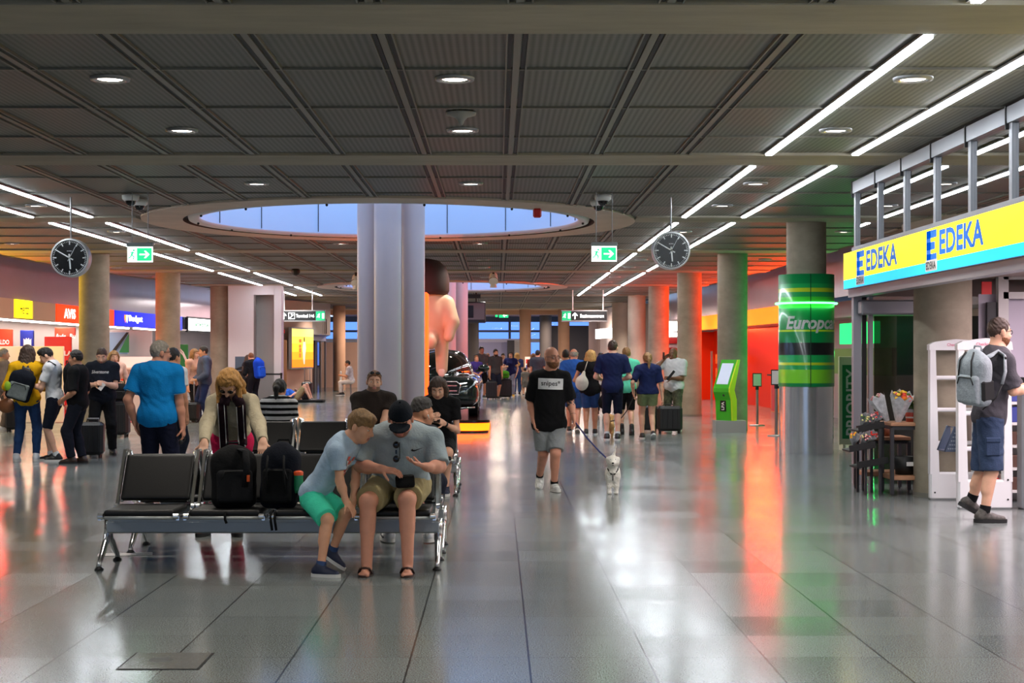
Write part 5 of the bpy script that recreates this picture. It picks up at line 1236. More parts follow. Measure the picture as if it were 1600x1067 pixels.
for s in (-1, 1):
    mb = MB(); mb.box(o + A(s * .64, 2.9, 1.08), (.07, 1.3, .24), 0, R=np.array([[.9, 0, s * .43], [0, 1, 0], [-s * .43, 0, .9]]), bev=.03); obj('side_window', mb, MATS['car_glass'], t)
    f = Field(o + A(s * .6 - .35, -.12, .4), o + A(s * .6 + .35, .55, .85), .018); f.ell(o + A(s * .62, .2, .63), np.array([A(.85, s * .52, 0), A(-s * .52, .85, 0), A(0, 0, 1)]), (.22, .1, .085), .02); hl = fobj('headlight', f, mat('headlight_glass', (190, 205, 210), rough=.08, spec=.9), t)
    mb = MB(); mb.tube([o + A(s * .43, .07, .69), o + A(s * .62, .1, .72), o + A(s * .8, .26, .7)], .012, 6); obj('light_brow', mb, mat('lit_daylight', (255, 255, 255), emit=3), hl)
    mb = MB(); mb.box(o + A(s * .62, .02, .3), (.34, .1, .1), 0, bev=.03); obj('side_intake', mb, M_BLACK, t)
    f = Field(o + A(s * .98 - .2, 1.35, .85), o + A(s * .98 + .2, 1.75, 1.2), .016); f.ell(o + A(s * .98, 1.55, 1.02), I3, (.13, .09, .085), .02); f.cone(o + A(s * .8, 1.6, .96), o + A(s * .95, 1.58, .98), .03, .03, .03); fobj('wing_mirror', f, PAINT, t)
    for yy in (.85, 3.65):
        mb = MB(); mb.cyl(o + A(s * .66, yy, .32), o + A(s * .86, yy, .32), .32, n=28); wh = obj('wheel', mb, mat('tyre', (18, 18, 18), rough=.8), t)
        mb = MB(); c = o + A(s * .865, yy, .32)
        mb.cyl(c, c + A(s * .01, 0, 0), .07, n=14)
        for k in range(5): a = 2 * PI * k / 5; mb.tube([c, c + A(0, .22 * math.cos(a), .22 * math.sin(a))], .03, 6, flat=.4)
        obj('rim', mb, M_ALU, wh)
mb = MB(); mb.prism([(-.46, -.12), (.46, -.12), (.5, .08), (.42, .15), (-.42, .15), (-.5, .08)], o + A(0, .02, .6), (1, 0, 0), (0, 0, 1), .05); gr = obj('grille', mb, M_BLACK, t)
mb = MB()
for z in (-.055, .055): mb.box(o + A(0, -.045, .61 + z), (.86, .02, .028), 0, bev=.008)
mb.tube([o + A(-.46, -.04, .48), o + A(-.5, -.04, .68), o + A(-.42, -.04, .75), o + A(.42, -.04, .75), o + A(.5, -.04, .68), o + A(.46, -.04, .48)], .013, 6, closed=True); obj('chrome_bar', mb, M_CHROME, gr)
mb = MB(); c = o + A(0, -.07, .615); mb.tube([c + A(.11 * math.cos(a), 0, .11 * math.sin(a)) for a in np.linspace(0, 2 * PI, 25)[:-1]], .014, 6, closed=True)
for a in (90, 210, 330): mb.prism([(-.016, 0), (.016, 0), (.0, .105)], c + A(0, .008, 0), A(math.sin(rad(a)), 0, -math.cos(rad(a))), A(math.cos(rad(a)), 0, math.sin(rad(a))), .016)
obj('badge', mb, M_CHROME, gr)
mb = MB(); mb.box(o + A(.0, -.1, .4), (.5, .02, .11), 0, bev=.005); obj('number_plate', mb, M_WHITE, t)
mb = MB(); mb.tube([o + A(-.8, .12, .2), o + A(-.5, -.04, .19), o + A(.5, -.04, .19), o + A(.8, .12, .2)], .018, 6); obj('bumper_trim', mb, M_CHROME, t)
# huge hanging hand, pointing down at the car
hc = A(-1.42, 29.2, 0); t = thing('hanging_hand', 'huge hanging hand figure in a dark brown sleeve pointing down at the car', 'advertising figure', (hc[0], hc[1], ZC))
SK = mat('hand_skin', (226, 186, 150), rough=.45, spec=.4)
f = Field(hc + A(-.8, -.75, 1.0), hc + A(.85, .75, 3.2), .024); P_ = lambda x, z, y=0: hc + A(x, y, z)
f.cone(P_(-.05, 3.1), P_(-.02, 2.7), .36, .4, .1); f.ell(P_(0, 2.3), I3, (.58, .42, .6), .12)
f.cone(P_(.36, 1.9, -.1), P_(.36, 1.3, -.1), .14, .11, .1)
for k, x in enumerate((.14, -.1, -.34)):
    f.cone(P_(x, 2.0, -.2), P_(x, 1.82, -.42), .15, .14, .06); f.cone(P_(x, 1.82, -.42), P_(x, 1.95, -.12 + .06), .13, .12, .04)
f.cone(P_(.45, 2.55, -.1), P_(.56, 2.2, -.25), .16, .14, .1); f.cone(P_(.56, 2.2, -.25), P_(.5, 1.92, -.36), .13, .1, .05)
fobj('hand', f, SK, t)
mb = MB(); mb.lathe([(0, 2.92), (.42, 2.74), (.46, 2.72), (.5, 2.8), (.5, 3.05), (.44, 3.26), (.3, 3.38), (.12, 3.42), (.03, 3.43), (.02, ZC + .02)], hc, 36, 0); obj('sleeve', mb, mat('sleeve_brown', (52, 24, 20), rough=.7), t)
mb = MB(); mb.sphere(P_(.36, 1.24, -.19), (.07, .03, .09), 8, 0); obj('fingernail', mb, mat('nail_pale', (236, 206, 180), rough=.3), t)
mb = MB(); q = W(698, 624, 31.4); mb.lathe([(0, .26), (.05, .262), (.07, .42), (.075, .44), (0, .445)], (q[0], 31.15, 0), 16, 0); single('paper_cup', mb, [mat('cup_pink', (214, 176, 170), rough=.6)], 'pale paper cup standing on the platform edge before the car', 'cup', (q[0], 31.15, .26))
# ================================================================== people
SKIN = {n: mat('skin_' + n, c, rough=.5, spec=.35, noise=(14, .07)) for n, c in (('fair', (222, 170, 142)), ('tan', (196, 138, 106)), ('ruddy', (212, 148, 122)), ('dark', (128, 86, 64)), ('child', (226, 166, 132)))}
HAIRM = {n: mat('hair_' + n, c, rough=.55, noise=(38, .45), bump=(90, .5), stretch=(2.2, 2.2, .5)) for n, c in (('brown', (62, 42, 30)), ('dark', (26, 20, 17)), ('blond', (190, 146, 84)), ('dirtyblond', (140, 104, 62)), ('grey', (150, 142, 132)), ('ginger', (120, 74, 42)), ('honey', (176, 126, 62)))}
M_EYE = mat('eye_white', (226, 220, 214), rough=.25); M_IRIS = mat('iris', (50, 36, 28), rough=.2); M_LIP = mat('lips', (184, 114, 100), rough=.45)
M_LENS = mat('dark_lens', (12, 12, 14), rough=.12); M_SOLE = mat('sole_white', (216, 214, 210), rough=.6); M_SOLEB = mat('sole_black', (24, 24, 25), rough=.7)
def ik(a, t, l1, l2, pole):
    a = np.asarray(a, float); t = np.asarray(t, float); d = t - a; D = np.linalg.norm(d); dn = d / max(D, 1e-6)
    if D >= (l1 + l2) * .999: return a + d * (l1 / (l1 + l2))
    x = (l1 * l1 - l2 * l2 + D * D) / (2 * D); h_ = math.sqrt(max(l1 * l1 - x * x, 0)); p = np.asarray(pole, float); p = nrm(p - dn * (p @ dn))
    return a + dn * x + p * h_
def hdir(yaw): return A(math.sin(rad(yaw)), -math.cos(rad(yaw)), 0)     # 0 faces the camera, 90 faces image right, 180 away
def stand(x, y, H, yaw, hands=None, feet=None, head=(0, 0, 0), lean=0, side=0, hip=None, z0=0, hunch=0, hw=.106, twist=0):
    """joints of a standing or seated figure; hands / feet are (left, forward, up) in units of the height"""
    f = hdir(yaw); u = A(0, 0, 1); l = np.cross(u, f); b = A(x, y, z0); J = dict(H=H, base=b)
    def L(a, f_, u_): return b + (l * a + f * f_ + u * u_) * H
    ph, pf = hip if hip else (.53, 0); J['P'] = L(side * .02, pf, ph)
    la = rad(lean); ft = hdir(yaw + twist); lt = np.cross(u, ft); sp = nrm(u * math.cos(la) + ft * math.sin(la)); J['N'] = J['P'] + sp * .302 * H
    fx = np.cross(lt, sp)
    for s, n in ((1, 'L'), (-1, 'R')):
        J['hip' + n] = J['P'] + l * s * .05 * H - u * .012 * H; J['sh' + n] = J['N'] + (lt * s * hw - sp * .03 + fx * (hunch * .03)) * H
    hands = hands or {}
    for s, n in ((1, 'L'), (-1, 'R')):
        hd = hands.get(n, (s * .135, .02, .475)); t = L(*hd[:3]) if len(hd) <= 5 else L(*hd[:3])
        pole = (-f * .7 + l * s * .55 - u * .35) if len(hd) < 4 else (f * hd[3][1] + l * hd[3][0] + u * hd[3][2])
        J['el' + n] = ik(J['sh' + n], t, .182 * H, .148 * H, pole); J['wr' + n] = t
        d = t - J['el' + n]; dn = nrm(d)
        if np.linalg.norm(d) > .16 * H: J['wr' + n] = J['el' + n] + dn * .15 * H
    feet = feet or {}
    for s, n in ((1, 'L'), (-1, 'R')):
        ft_ = feet.get(n, (s * .055, 0, .045, s * 8, 0)); t = L(*ft_[:3]); J['an' + n] = t; J['toe' + n] = nrm(hdir(yaw + ft_[3] * 1.0) * math.cos(rad(ft_[4])) - u * math.sin(rad(ft_[4])))
        J['kn' + n] = ik(J['hip' + n], t, .247 * H, .245 * H, hdir(yaw + ft_[3]) + u * .02)
    hy, hp, hr = head; hf = hdir(yaw + twist + hy) * math.cos(rad(hp)) - u * math.sin(rad(hp)); J['hf'] = nrm(hf)
    hl = nrm(np.cross(u, hf)) if abs(hf[2]) < .98 else l; hu = np.cross(J['hf'], hl); hu = nrm(hu + hl * math.tan(rad(hr))); J['hu'] = hu
    J['C'] = J['N'] + sp * .032 * H + hu * .052 * H + J['hf'] * .016 * H
    return J
def from_px(H, yaw, **k):
    J = dict(H=H)
    for n, v in k.items(): J[n] = np.asarray(v, float)
    return J
def prims(J, o):
    H = J['H']; S = H / 1.75; g = o.get('girth', 1.0); bel = o.get('belly', 0); fem = o.get('fem', False)
    P, N = J['P'], J['N']; u = nrm(N - P); lc = nrm(J['shL'] - J['shR']); lp = nrm(J['hipL'] - J['hipR']); sw = np.linalg.norm(J['shL'] - J['shR']) / 2
    fc = nrm(np.cross(lc, u)); lc = np.cross(u, fc); fp = nrm(np.cross(lp, u)); lp = np.cross(u, fp); TL = np.linalg.norm(N - P)
    fm = nrm(fc + fp); lm = np.cross(u, fm); Rc = np.array([lc, fc, u]); Rp = np.array([lp, fp, u]); Rm = np.array([lm, fm, u]); T = []
    wx = sw * .93
    T.append(('e', P + u * .02 * S, Rp, A(.168 * (1.06 if fem else 1) * g, .118 * g, .14) * S, 'pelvis'))
    T.append(('e', P + u * TL * .36 + fm * (.01 + bel * .05) * S, Rm, A(.142 * (.9 if fem else 1) * g + bel * .02, .105 * g + bel * .055, .17) * S, 'torso'))
    T.append(('e', P + u * TL * .68 + fc * .008 * S, Rc, A(wx * (.9 if fem else 1), .12 * g * S, .19 * S), 'torso'))
    T.append(('e', P + u * TL * .84 - fc * .012 * S, Rc, A(wx * .98, .098 * g * S, .1 * S), 'torso'))
    if fem:
        for s in (-1, 1): T.append(('e', P + u * TL * .66 + fc * .085 * S + lc * s * .066 * S, Rc, A(.062, .06, .064) * S, 'torso'))
    for s, n in ((1, 'L'), (-1, 'R')):
        T.append(('c', N - u * .035 * S + fc * -.005 * S, J['sh' + n], .07 * S, .058 * S * math.sqrt(g), 'torso'))
        T.append(('c', N + u * .02 * S, J['sh' + n] + u * .01 * S, .05 * S, .04 * S, 'trap'))
    T.append(('c', N - u * .02 * S, J['C'] - J['hu'] * .045 * S - J['hf'] * .012 * S, .062 * S * (.82 if fem else 1), .054 * S * (.85 if fem else 1), 'neck'))
    ag = g ** .7 * (.84 if fem else 1)
    for n in 'LR':
        a, b, c = J['sh' + n], J['el' + n], J['wr' + n]
        T.append(('c', a, b, .053 * S * ag, .04 * S * ag, 'uarm' + n)); T.append(('c', b, b + (c - b) * .35, .04 * S * ag, .042 * S * ag, 'farm' + n)); T.append(('c', b + (c - b) * .35, c, .042 * S * ag, .027 * S * ag, 'farm' + n))
        h_, k_, an = J['hip' + n], J['kn' + n], J['an' + n]; td = J['toe' + n]; lg = (g ** .6) * (1.02 if fem else 1) * o.get('legs', 1)
        T.append(('c', h_, k_, .088 * S * lg, .057 * S * lg, 'thigh' + n)); d = an - k_
        back = -nrm(td - nrm(d) * (td @ nrm(d)))
        T.append(('c', k_, an, .054 * S * lg, .036 * S * lg, 'calf' + n)); T.append(('c', k_ + d * .2 + back * .014 * S, k_ + d * .45 + back * .016 * S, .05 * S * lg, .046 * S * lg, 'calf' + n))
        fl = A(0, 0, 1) - td * td[2]; fl = nrm(fl)
        T.append(('c', an - td * .045 * S - fl * .035 * S, an + td * .13 * S - fl * .05 * S, .034 * S, .028 * S, 'foot' + n))
    return T, dict(S=S, u=u, fc=fc, lc=lc, fp=fp, lp=lp, TL=TL, Rc=Rc, Rp=Rp)
def addp(f, T, keys, infl=0, k=.03, sc=1.0):
    for p in T:
        if not any(p[-1].startswith(q) for q in keys): continue
        if p[0] == 'e': f.ell(p[1], p[2], p[3] * sc + infl, k)
        else: f.cone(p[1], p[2], p[3] * sc + infl, p[4] * sc + infl, k)
def headshape(f, J, S, k=.02, fem=False, child=False, only=None, infl=0):
    C, hf, hu = J['C'], J['hf'], J['hu']; R = frame(hf, hu); l, fo, u = R; q = lambda a, b, c: C + (l * a + fo * b + u * c) * S
    if child: S = S * 1.0
    f.ell(q(0, -.008, .03), R, A(.077, .098, .098) * S + infl, .02); f.ell(q(0, .012, -.03), R, A(.064, .078, .088) * S + infl, .03)
    if only == 'cran': return
    f.ell(q(0, .045, -.088), R, A(.036, .036, .028) * S + infl, .035); f.ell(q(0, .03, -.06), R, A(.056, .056, .045) * S + infl, .03)
    if infl: return
    for s in (-1, 1):
        f.ell(q(s * .034, .094, .006), R, A(.017, .014, .012) * S, .012, 's'); f.ell(q(s * .034, .079, .004), R, A(.0155, .0145, .0125) * S, .004)
        f.cone(q(s * .012, .092, .03), q(s * .05, .078, .028), .009 * S, .007 * S, .015)
        f.ell(q(s * .04, .068, -.03), R, A(.024, .02, .02) * S, .03)
        f.ell(q(s * .081, -.012, -.008), np.array([nrm(l * .94 - fo * .35 * s), nrm(fo * .94 + l * .35 * s), u]), A(.011, .022, .034) * S, .008)
        f.cone(q(s * .0, .1, -.036), q(s * .011, .098, -.036), .008 * S, .008 * S, .008)
    f.cone(q(0, .092, .014), q(0, .116, -.03), .0095 * S, .013 * S, .014)
    f.ell(q(0, .09, -.06), R, A(.024, .013, .0075) * S, .006); f.ell(q(0, .088, -.073), R, A(.02, .013, .0085) * S, .006)
def hand(f, J, n, S, spec=None, minr=0):
    a, w_ = J['el' + n], J['wr' + n]; sgn = 1 if n == 'L' else -1; spec = spec or {}
    d = nrm(spec.get('dir', w_ - a)); pn = spec.get('palm')
    if pn is None: pn = -sgn * nrm(J['shL'] - J['shR'])
    pn = nrm(np.asarray(pn, float) - d * (np.asarray(pn, float) @ d)); side = np.cross(d, pn) * sgn     # towards the thumb for both hands
    curl = spec.get('curl', .5); spread = spec.get('spread', .06)
    R = np.array([side, d, pn]); pc = w_ + d * .05 * S
    f.cone(w_ - d * .02 * S, w_ + d * .02 * S, max(.026 * S, minr), max(.027 * S, minr), .02); f.box(pc, R, (.04 * S, .05 * S, max(.0145 * S, minr)), .013 * S, .015)
    for i, (o_, L_) in enumerate(((.03, .072), (.0105, .08), (-.0095, .074), (-.028, .058))):
        p = w_ + (d * .094 + side * o_) * S; dd = nrm(d + side * spread * (1.5 - i) * .7); r = max(.0088 * S, minr)
        for j, (fr, c_) in enumerate(((.45, .35), (.31, .75), (.24, .6))):
            ang = curl * c_ * (1 + .12 * i); nd = nrm(dd * math.cos(ang) + pn * math.sin(ang)); pn2 = nrm(pn - nd * (pn @ nd))
            q = p + nd * L_ * fr * S; f.cone(p, q, r, max(r * .9, minr), .004 if minr < .006 else .01); p = q; dd = nd; r = r * .93
            pn_ = pn2
    p = w_ + (d * .025 + side * .03) * S; td = nrm(side * .75 + d * .65 + pn * .25); r = max(.011 * S, minr)
    for L_ in (.04, .032, .026):
        q = p + td * L_ * S; f.cone(p, q, r, r * .9, .008); p = q; td = nrm(td * .85 + d * .35 + pn * .25 * (1 + curl)); r = max(r * .9, minr)
def hairmesh(J, S, style, vox, fem):
    C, hf, hu = J['C'], J['hf'], J['hu']; R = frame(hf, hu); l, fo, u = R; q = lambda a, b, c: C + (l * a + fo * b + u * c) * S
    low = C - A(1, 1, 1) * .6 * S; f = Field(C - A(.2, .2, .6 if style in ('long', 'pony', 'bob') else .2) * S, C + A(.2, .2, .24) * S, vox)
    t = {'buzz': .003, 'short': .012, 'crop': .006, 'quiff': .01, 'boy': .014, 'fade': .006}.get(style, .016); cut = style in ('buzz', 'short', 'crop', 'quiff', 'boy', 'fade')
    HX, HZ = [-.2, -.06, -.036, -.022, -.002, .01, .03, .05, .07, .2], [-.085, -.08, -.045, .02, .024, -.012, .01, .045, .066, .078]
    if style == 'boy': HX, HZ = [-.2, -.06, -.036, -.022, .0, .02, .05, .2], [-.08, -.075, -.04, .016, .014, .012, .035, .046]
    if style == 'fade': HX, HZ = [-.2, -.08, -.03, .03, .07, .2], [.012, .014, .036, .05, .066, .08]
    if style in ('long', 'bob', 'pony'): HX, HZ = [-.2, -.02, .0, .03, .06, .2], [-.1, -.1, -.06, -.005, .06, .074]
    cr = (lambda p: (np.interp(p[1] / S, HX, HZ) - p[2] / S) * S * .8) if style != 'horseshoe' else (lambda p: np.maximum(-(p[2] / S - (.012 + .62 * (p[1] / S) - .25 * np.maximum(np.abs(p[1] / S) - .06, 0))), -p[2] / S - .085) * S)
    if style == 'horseshoe': cr = lambda p: np.maximum(-(p[2] / S - (.012 + .62 * p[1] / S)), p[2] / S - .06 + 0 * p[1]) * S
    up_ = .03 + (t * .45 if cut else 0)
    f.ell(q(0, -.008, up_), R, A(.077, .098, .098) * S + (A(.0035 + t * .4, .003 + t * .55, .001 + t * .75) if cut else t) * S, 0, clip=lambda p: cr([p[0], p[1] - .008 * S, p[2] + up_ * S]))
    if style in ('short', 'crop', 'buzz', 'quiff', 'boy', 'fade'):
        f.ell(q(0, .012, -.03), R, A(.066, .08, .088) * S + .004 * S, .01, clip=lambda p: np.maximum(p[1] / S + .04, -.052 - p[2] / S) * S) if style != 'fade' else None
    if style == 'quiff': f.ell(q(.0, .045, .112), R, A(.055, .05, .03) * S, .05)
    if style == 'fade': f.ell(q(0, .0, .106), R, A(.058, .078, .034) * S, .04)
    if style == 'boy': f.cone(q(-.04, .068, .083), q(.04, .07, .08), .024 * S, .022 * S, .05)
    if style in ('long', 'bob'):
        Lh = .42 if style == 'long' else .19; dn = A(0, 0, -1); dn2 = nrm(dn - hf * (.38 if style == 'long' else .12) + (-u) * .2)
        for a in np.linspace(-1, 1, 7):
            p0 = q(a * .068, -.05 - .03 * (1 - a * a), .05); p1 = q(a * .086, -.045 - .045 * (1 - a * a), -.06); p2 = p1 + dn2 * Lh * S * (.75 + .25 * (1 - abs(a))) + l * a * .02 * S
            f.cone(p0, p1, .03 * S, .034 * S, .02); f.cone(p1, p2, .034 * S, .022 * S, .02)
        for s in (-1, 1):
            p0 = q(s * .062, .02, .085); p1 = q(s * .09, .012, .0); p2 = p1 + dn2 * Lh * .85 * S + fo * .02 * S
            f.cone(p0, p1, .026 * S, .027 * S, .02); f.cone(p1, p2, .028 * S, .02 * S, .015)
    if style == 'pony':
        f.ell(q(0, -.1, .06), R, A(.03, .03, .03) * S, .02); p0 = q(0, -.11, .05); p1 = p0 - hf * .05 * S - A(0, 0, .06) * S; p2 = p1 - A(0, 0, .2) * S
        f.cone(p0, p1, .03 * S, .036 * S, .02); f.cone(p1, p2, .036 * S, .018 * S, .02)
        f.ell(q(0, .012, -.03), R, A(.066, .078, .088) * S + .008 * S, .01, clip=lambda p: np.maximum(p[1] / S + .03, -(p[2] / S - .0 - .3 * p[1] / S)) * S)
    f.ripple(.004 * S, 2.2)
    return f
def sprims(T, J, G_, o, infl):
    pass
def shoe(t, J, n, S, m, sole, vox, kind='shoe', strapm=None):
    an, td = J['an' + n], J['toe' + n]; up = nrm(A(0, 0, 1) - td * td[2]); R = frame(td, up); l, fo, u = R; q = lambda a, b, c: an + (l * a + fo * b + u * c) * S
    foot_z = -.079
    def outline(w, L0, L1):
        P = []
        for k in range(28):
            a = 2 * PI * k / 28; c, s_ = math.cos(a), math.sin(a); x = (L1 if c > 0 else -L0) * abs(c) ** .8
            P.append((w * (1 + .14 * c) * s_, x))
        return P
    if kind == 'sandal':
        mb = MB(); mb.prism([(x * S, y * S) for x, y in outline(.05, .085, .19)], q(0, 0, foot_z), l, fo, -.02 * S); so = obj('sandal', mb, sole, t)
        mb = MB(); mb.tube([q(-.046, .06, -.055), q(-.03, .085, -.02), q(0, .11, -.012), q(.03, .085, -.02), q(.046, .06, -.055)], .014 * S, 6, flat=.5); mb.tube([q(0, .11, -.015), q(.0, .145, -.05)], .008 * S, 6); obj('strap', mb, strapm or m, so); return
    f = Field(an - A(1, 1, 1) * .26 * S, an + A(1, 1, 1) * .26 * S, max(vox, .007))
    f.cone(q(0, -.045, -.03), q(0, .06, -.042), .042 * S, .042 * S, .03); f.cone(q(0, .06, -.045), q(0, .15, -.052), .044 * S, .034 * S, .03)
    if kind == 'boot': f.cone(q(0, 0, -.02), q(0, 0, .1), .05 * S, .048 * S, .03)
    else: f.cone(q(0, -.015, -.02), q(0, -.005, .012), .044 * S, .047 * S, .03)
    f.plane(q(0, 0, -.056), -u); so = fobj('shoe', f, m, t)
    mb = MB(); mb.prism([(x * S, y * S) for x, y in outline(.051, .093, .196)], q(0, 0, foot_z), l, fo, -.03 * S); obj('sole', mb, sole, so)
    if vox < .01 and kind != 'boot':
        mb = MB()
        for k in range(3): mb.tube([q(-.024, .045 + .022 * k, .002 - .013 * k), q(0, .05 + .022 * k, .012 - .015 * k), q(.024, .045 + .022 * k, .002 - .013 * k)], .0045 * S, 5)
        obj('laces', mb, strapm or sole, so)
NP = 0
def person(label, J, o, vox=.011, group=None):
    global NP
    H = J['H']; S = H / 1.75 * o.get('sc', 1); T, Gm = prims(J, o); fem = o.get('fem', False)
    keys = [v for k, v in J.items() if isinstance(v, np.ndarray) and k not in ('hf', 'hu', 'toeL', 'toeR')]
    K = np.array(keys); lo, hi = K.min(0) - .27 * S, K.max(0) + .27 * S; lo[2] = max(lo[2], -.02)
    mid = (J['anL'] + J['anR']) / 2; base = A(mid[0], mid[1], max(0, min(J['anL'][2], J['anR'][2]) - .09 * S)) if 'base' not in J else J['base']
    t = thing('person', label, 'person', base, group); skin = SKIN[o.get('skin', 'fair')]
    if 'headS' in o: HS = S * o['headS']
    else: HS = S
    # body
    f = Field(lo, hi, vox); addp(f, T, ['pelvis', 'torso', 'trap', 'neck'], 0, .05); addp(f, T, ['uarm', 'farm', 'thigh', 'calf'], 0, .025)
    if o.get('feet') == 'sandal':
        addp(f, T, ['foot'], 0, .02)
        for n in 'LR':
            td = J['toe' + n]; R = frame(td, nrm(A(0, 0, 1) - td * td[2])); sg = -1 if n == 'L' else 1
            for i, (x, y, r) in enumerate(((.024, .172, .0145), (.008, .165, .011), (-.006, .158, .0105), (-.018, .15, .01), (-.028, .14, .0095))): f.cone(J['an' + n] + (R[0] * x * sg * -1 * -1 + R[1] * .12 + R[2] * -.052) * S, J['an' + n] + (R[0] * x * 1.15 * sg + R[1] * y + R[2] * -.055) * S, r * S, r * S, .006)
    else: addp(f, T, ['foot'], -.012, .02)
    headshape(f, J, HS, fem=fem); hs = o.get('hands', {})
    for n in 'LR': hand(f, J, n, S, hs.get(n), minr=vox * .62)
    C, hf, hu = J['C'], J['hf'], J['hu']; R = frame(hf, hu)
    def mi(c):
        p = (c - C) @ R.T / HS; m = np.zeros(len(c), int)
        m[(p[:, 1] > .078) & (np.abs(p[:, 0]) < .023) & (p[:, 2] < -.054) & (p[:, 2] > -.079)] = 1
        bro = (p[:, 1] > .066) & (np.abs(p[:, 0]) > .014) & (np.abs(p[:, 0]) < .054) & (np.abs(p[:, 2] - .032 + .1 * (np.abs(p[:, 0]) - .034) ** 2 * 10) < .005); m[bro] = 2
        if o.get('stubble'):
            b = (p[:, 2] < -.03 - .25 * (p[:, 1] - .0)) & (p[:, 1] > -.02) & (p[:, 2] > -.12) & (np.abs(p[:, 0]) < .09) & (m == 0) & ~((p[:, 1] > .085) & (p[:, 2] > -.05)); b &= (np.abs(p[:, 0]) < .08); m[b & (p[:, 2] < -.045 + .5 * np.maximum(0, .04 - p[:, 1]))] = 3
        for n in o.get('tattoo', ''):
            a_, b_ = J['el' + n], J['wr' + n]; d = nrm(b_ - a_); tt = (c - a_) @ d; r_ = np.linalg.norm((c - a_) - tt[:, None] * d, axis=1); m[(tt > -.1 * S) & (tt < .1 * S) & (r_ < .07) & (np.sin(c[:, 2] * 90) * np.sin(c[:, 0] * 110 + c[:, 1] * 50) > .1)] = 4
        return m
    hm = HAIRM[o.get('hair', ('short', 'brown'))[1]] if o.get('hair') else HAIRM['brown']
    fobj('body', f, [skin, M_LIP, hm, mat('stubble_' + o.get('skin', 'fair'), tuple(int(x * .62) for x in {'fair': (222, 170, 142), 'tan': (196, 138, 106), 'ruddy': (212, 148, 122), 'dark': (70, 44, 36), 'child': (226, 166, 132)}[o.get('skin', 'fair')]), rough=.7), mat('tattoo_ink', (60, 58, 62), rough=.6)], t, mi=mi)
    q = lambda a, b, c: C + (R[0] * a + R[1] * b + R[2] * c) * HS
    if vox < .0125 and o.get('eyes', True):
        for s in (-1, 1):
            mb = MB(); mb.sphere(q(s * .036, .085, .003), A(.0125, .0115, .0065) * HS, 8, 0, R); mb.sphere(q(s * .036, .0915, .003), .006 * HS, 6, 1); obj('eye', mb, [M_EYE, M_IRIS], t)
    if o.get('hair'): fobj('hair', hairmesh(J, HS, o['hair'][0], max(.007, vox * .8), fem), hm, t)
    if o.get('beard'):
        f = Field(C - A(1, 1, 1) * .2, C + A(1, 1, 1) * .2, max(.006, vox * .7)); headshape(f, J, HS, infl=.007 * HS)
        f.plane(q(0, .02, -.045), R[2] + R[1] * .05); f.plane(q(0, -.012, -.06), -R[1] + R[2] * .0); f.ripple(.002, 3); fobj('beard', f, HAIRM[o['beard']], t)
    if o.get('glasses') is not None:
        gm = M_LENS if o['glasses'] == 'sun' else M_BLACK; mb = MB(); zz_ = .004
        for s in (-1, 1):
            if o['glasses'] == 'sun': mb.sphere(q(s * .034, .096, zz_), A(.026, .007, .021) * HS, 8, 0, R)
            else: mb.tube([q(s * .034 + .023 * math.cos(a), .1 - .004 * abs(math.cos(a)), zz_ + .017 * math.sin(a)) for a in np.linspace(0, 2 * PI, 17)[:-1]], .0022 * HS + .0006, 5, closed=True)
            mb.tube([q(s * .056, .096, zz_ + .006), q(s * .078, .06, zz_ + .008), q(s * .082, .0, zz_ + .006), q(s * .082, -.02, -.01)], .0026 * HS, 5)
        mb.tube([q(-.012, .101, zz_ + .006), q(.012, .101, zz_ + .006)], .0028 * HS, 5); obj('glasses', mb, gm, t)
    # trousers or shorts
    waist = o.get('waist', .085); parts = {}
    if o.get('bottom'):
        m, ln, ex = o['bottom'][:3]; f = Field(lo, hi, vox); addp(f, T, ['pelvis', 'torso'], .012 * S, .04); f.plane(J['P'] + Gm['u'] * waist * S, Gm['u']); fl = o.get('flare', 0)
        for n in 'LR':
            h_, k_, an = J['hip' + n], J['kn' + n], J['an' + n]; lg = o.get('girth', 1) ** .6 * o.get('legs', 1); r0, r1, r2 = (.088 * S * lg + ex), (.057 * S * lg + ex), (.036 * S * lg + ex * 1.3)
            if ln <= 1: e = h_ + (k_ - h_) * ln; f.cone(h_, e, r0, r0 + (r1 - r0) * ln + fl, .03, cap=True)
            else:
                f.cone(h_, k_, r0, r1, .03); e = k_ + (an - k_) * (ln - 1); d = an - k_; td = J['toe' + n]; back = -nrm(td - nrm(d) * (td @ nrm(d))); f.cone(k_, e, r1 + .002, r1 + (r2 - r1) * (ln - 1) + fl, .03, cap=True)
                if ln > 1.5: f.cone(k_ + d * .2 + back * .012 * S, k_ + d * .45 + back * .014 * S, .05 * S * lg + ex, .046 * S * lg + ex, .03)
        f.ripple(.0035 * S, 1.1, 1); parts['bottom'] = fobj('shorts' if ln < 1.4 else 'trousers', f, m, t)
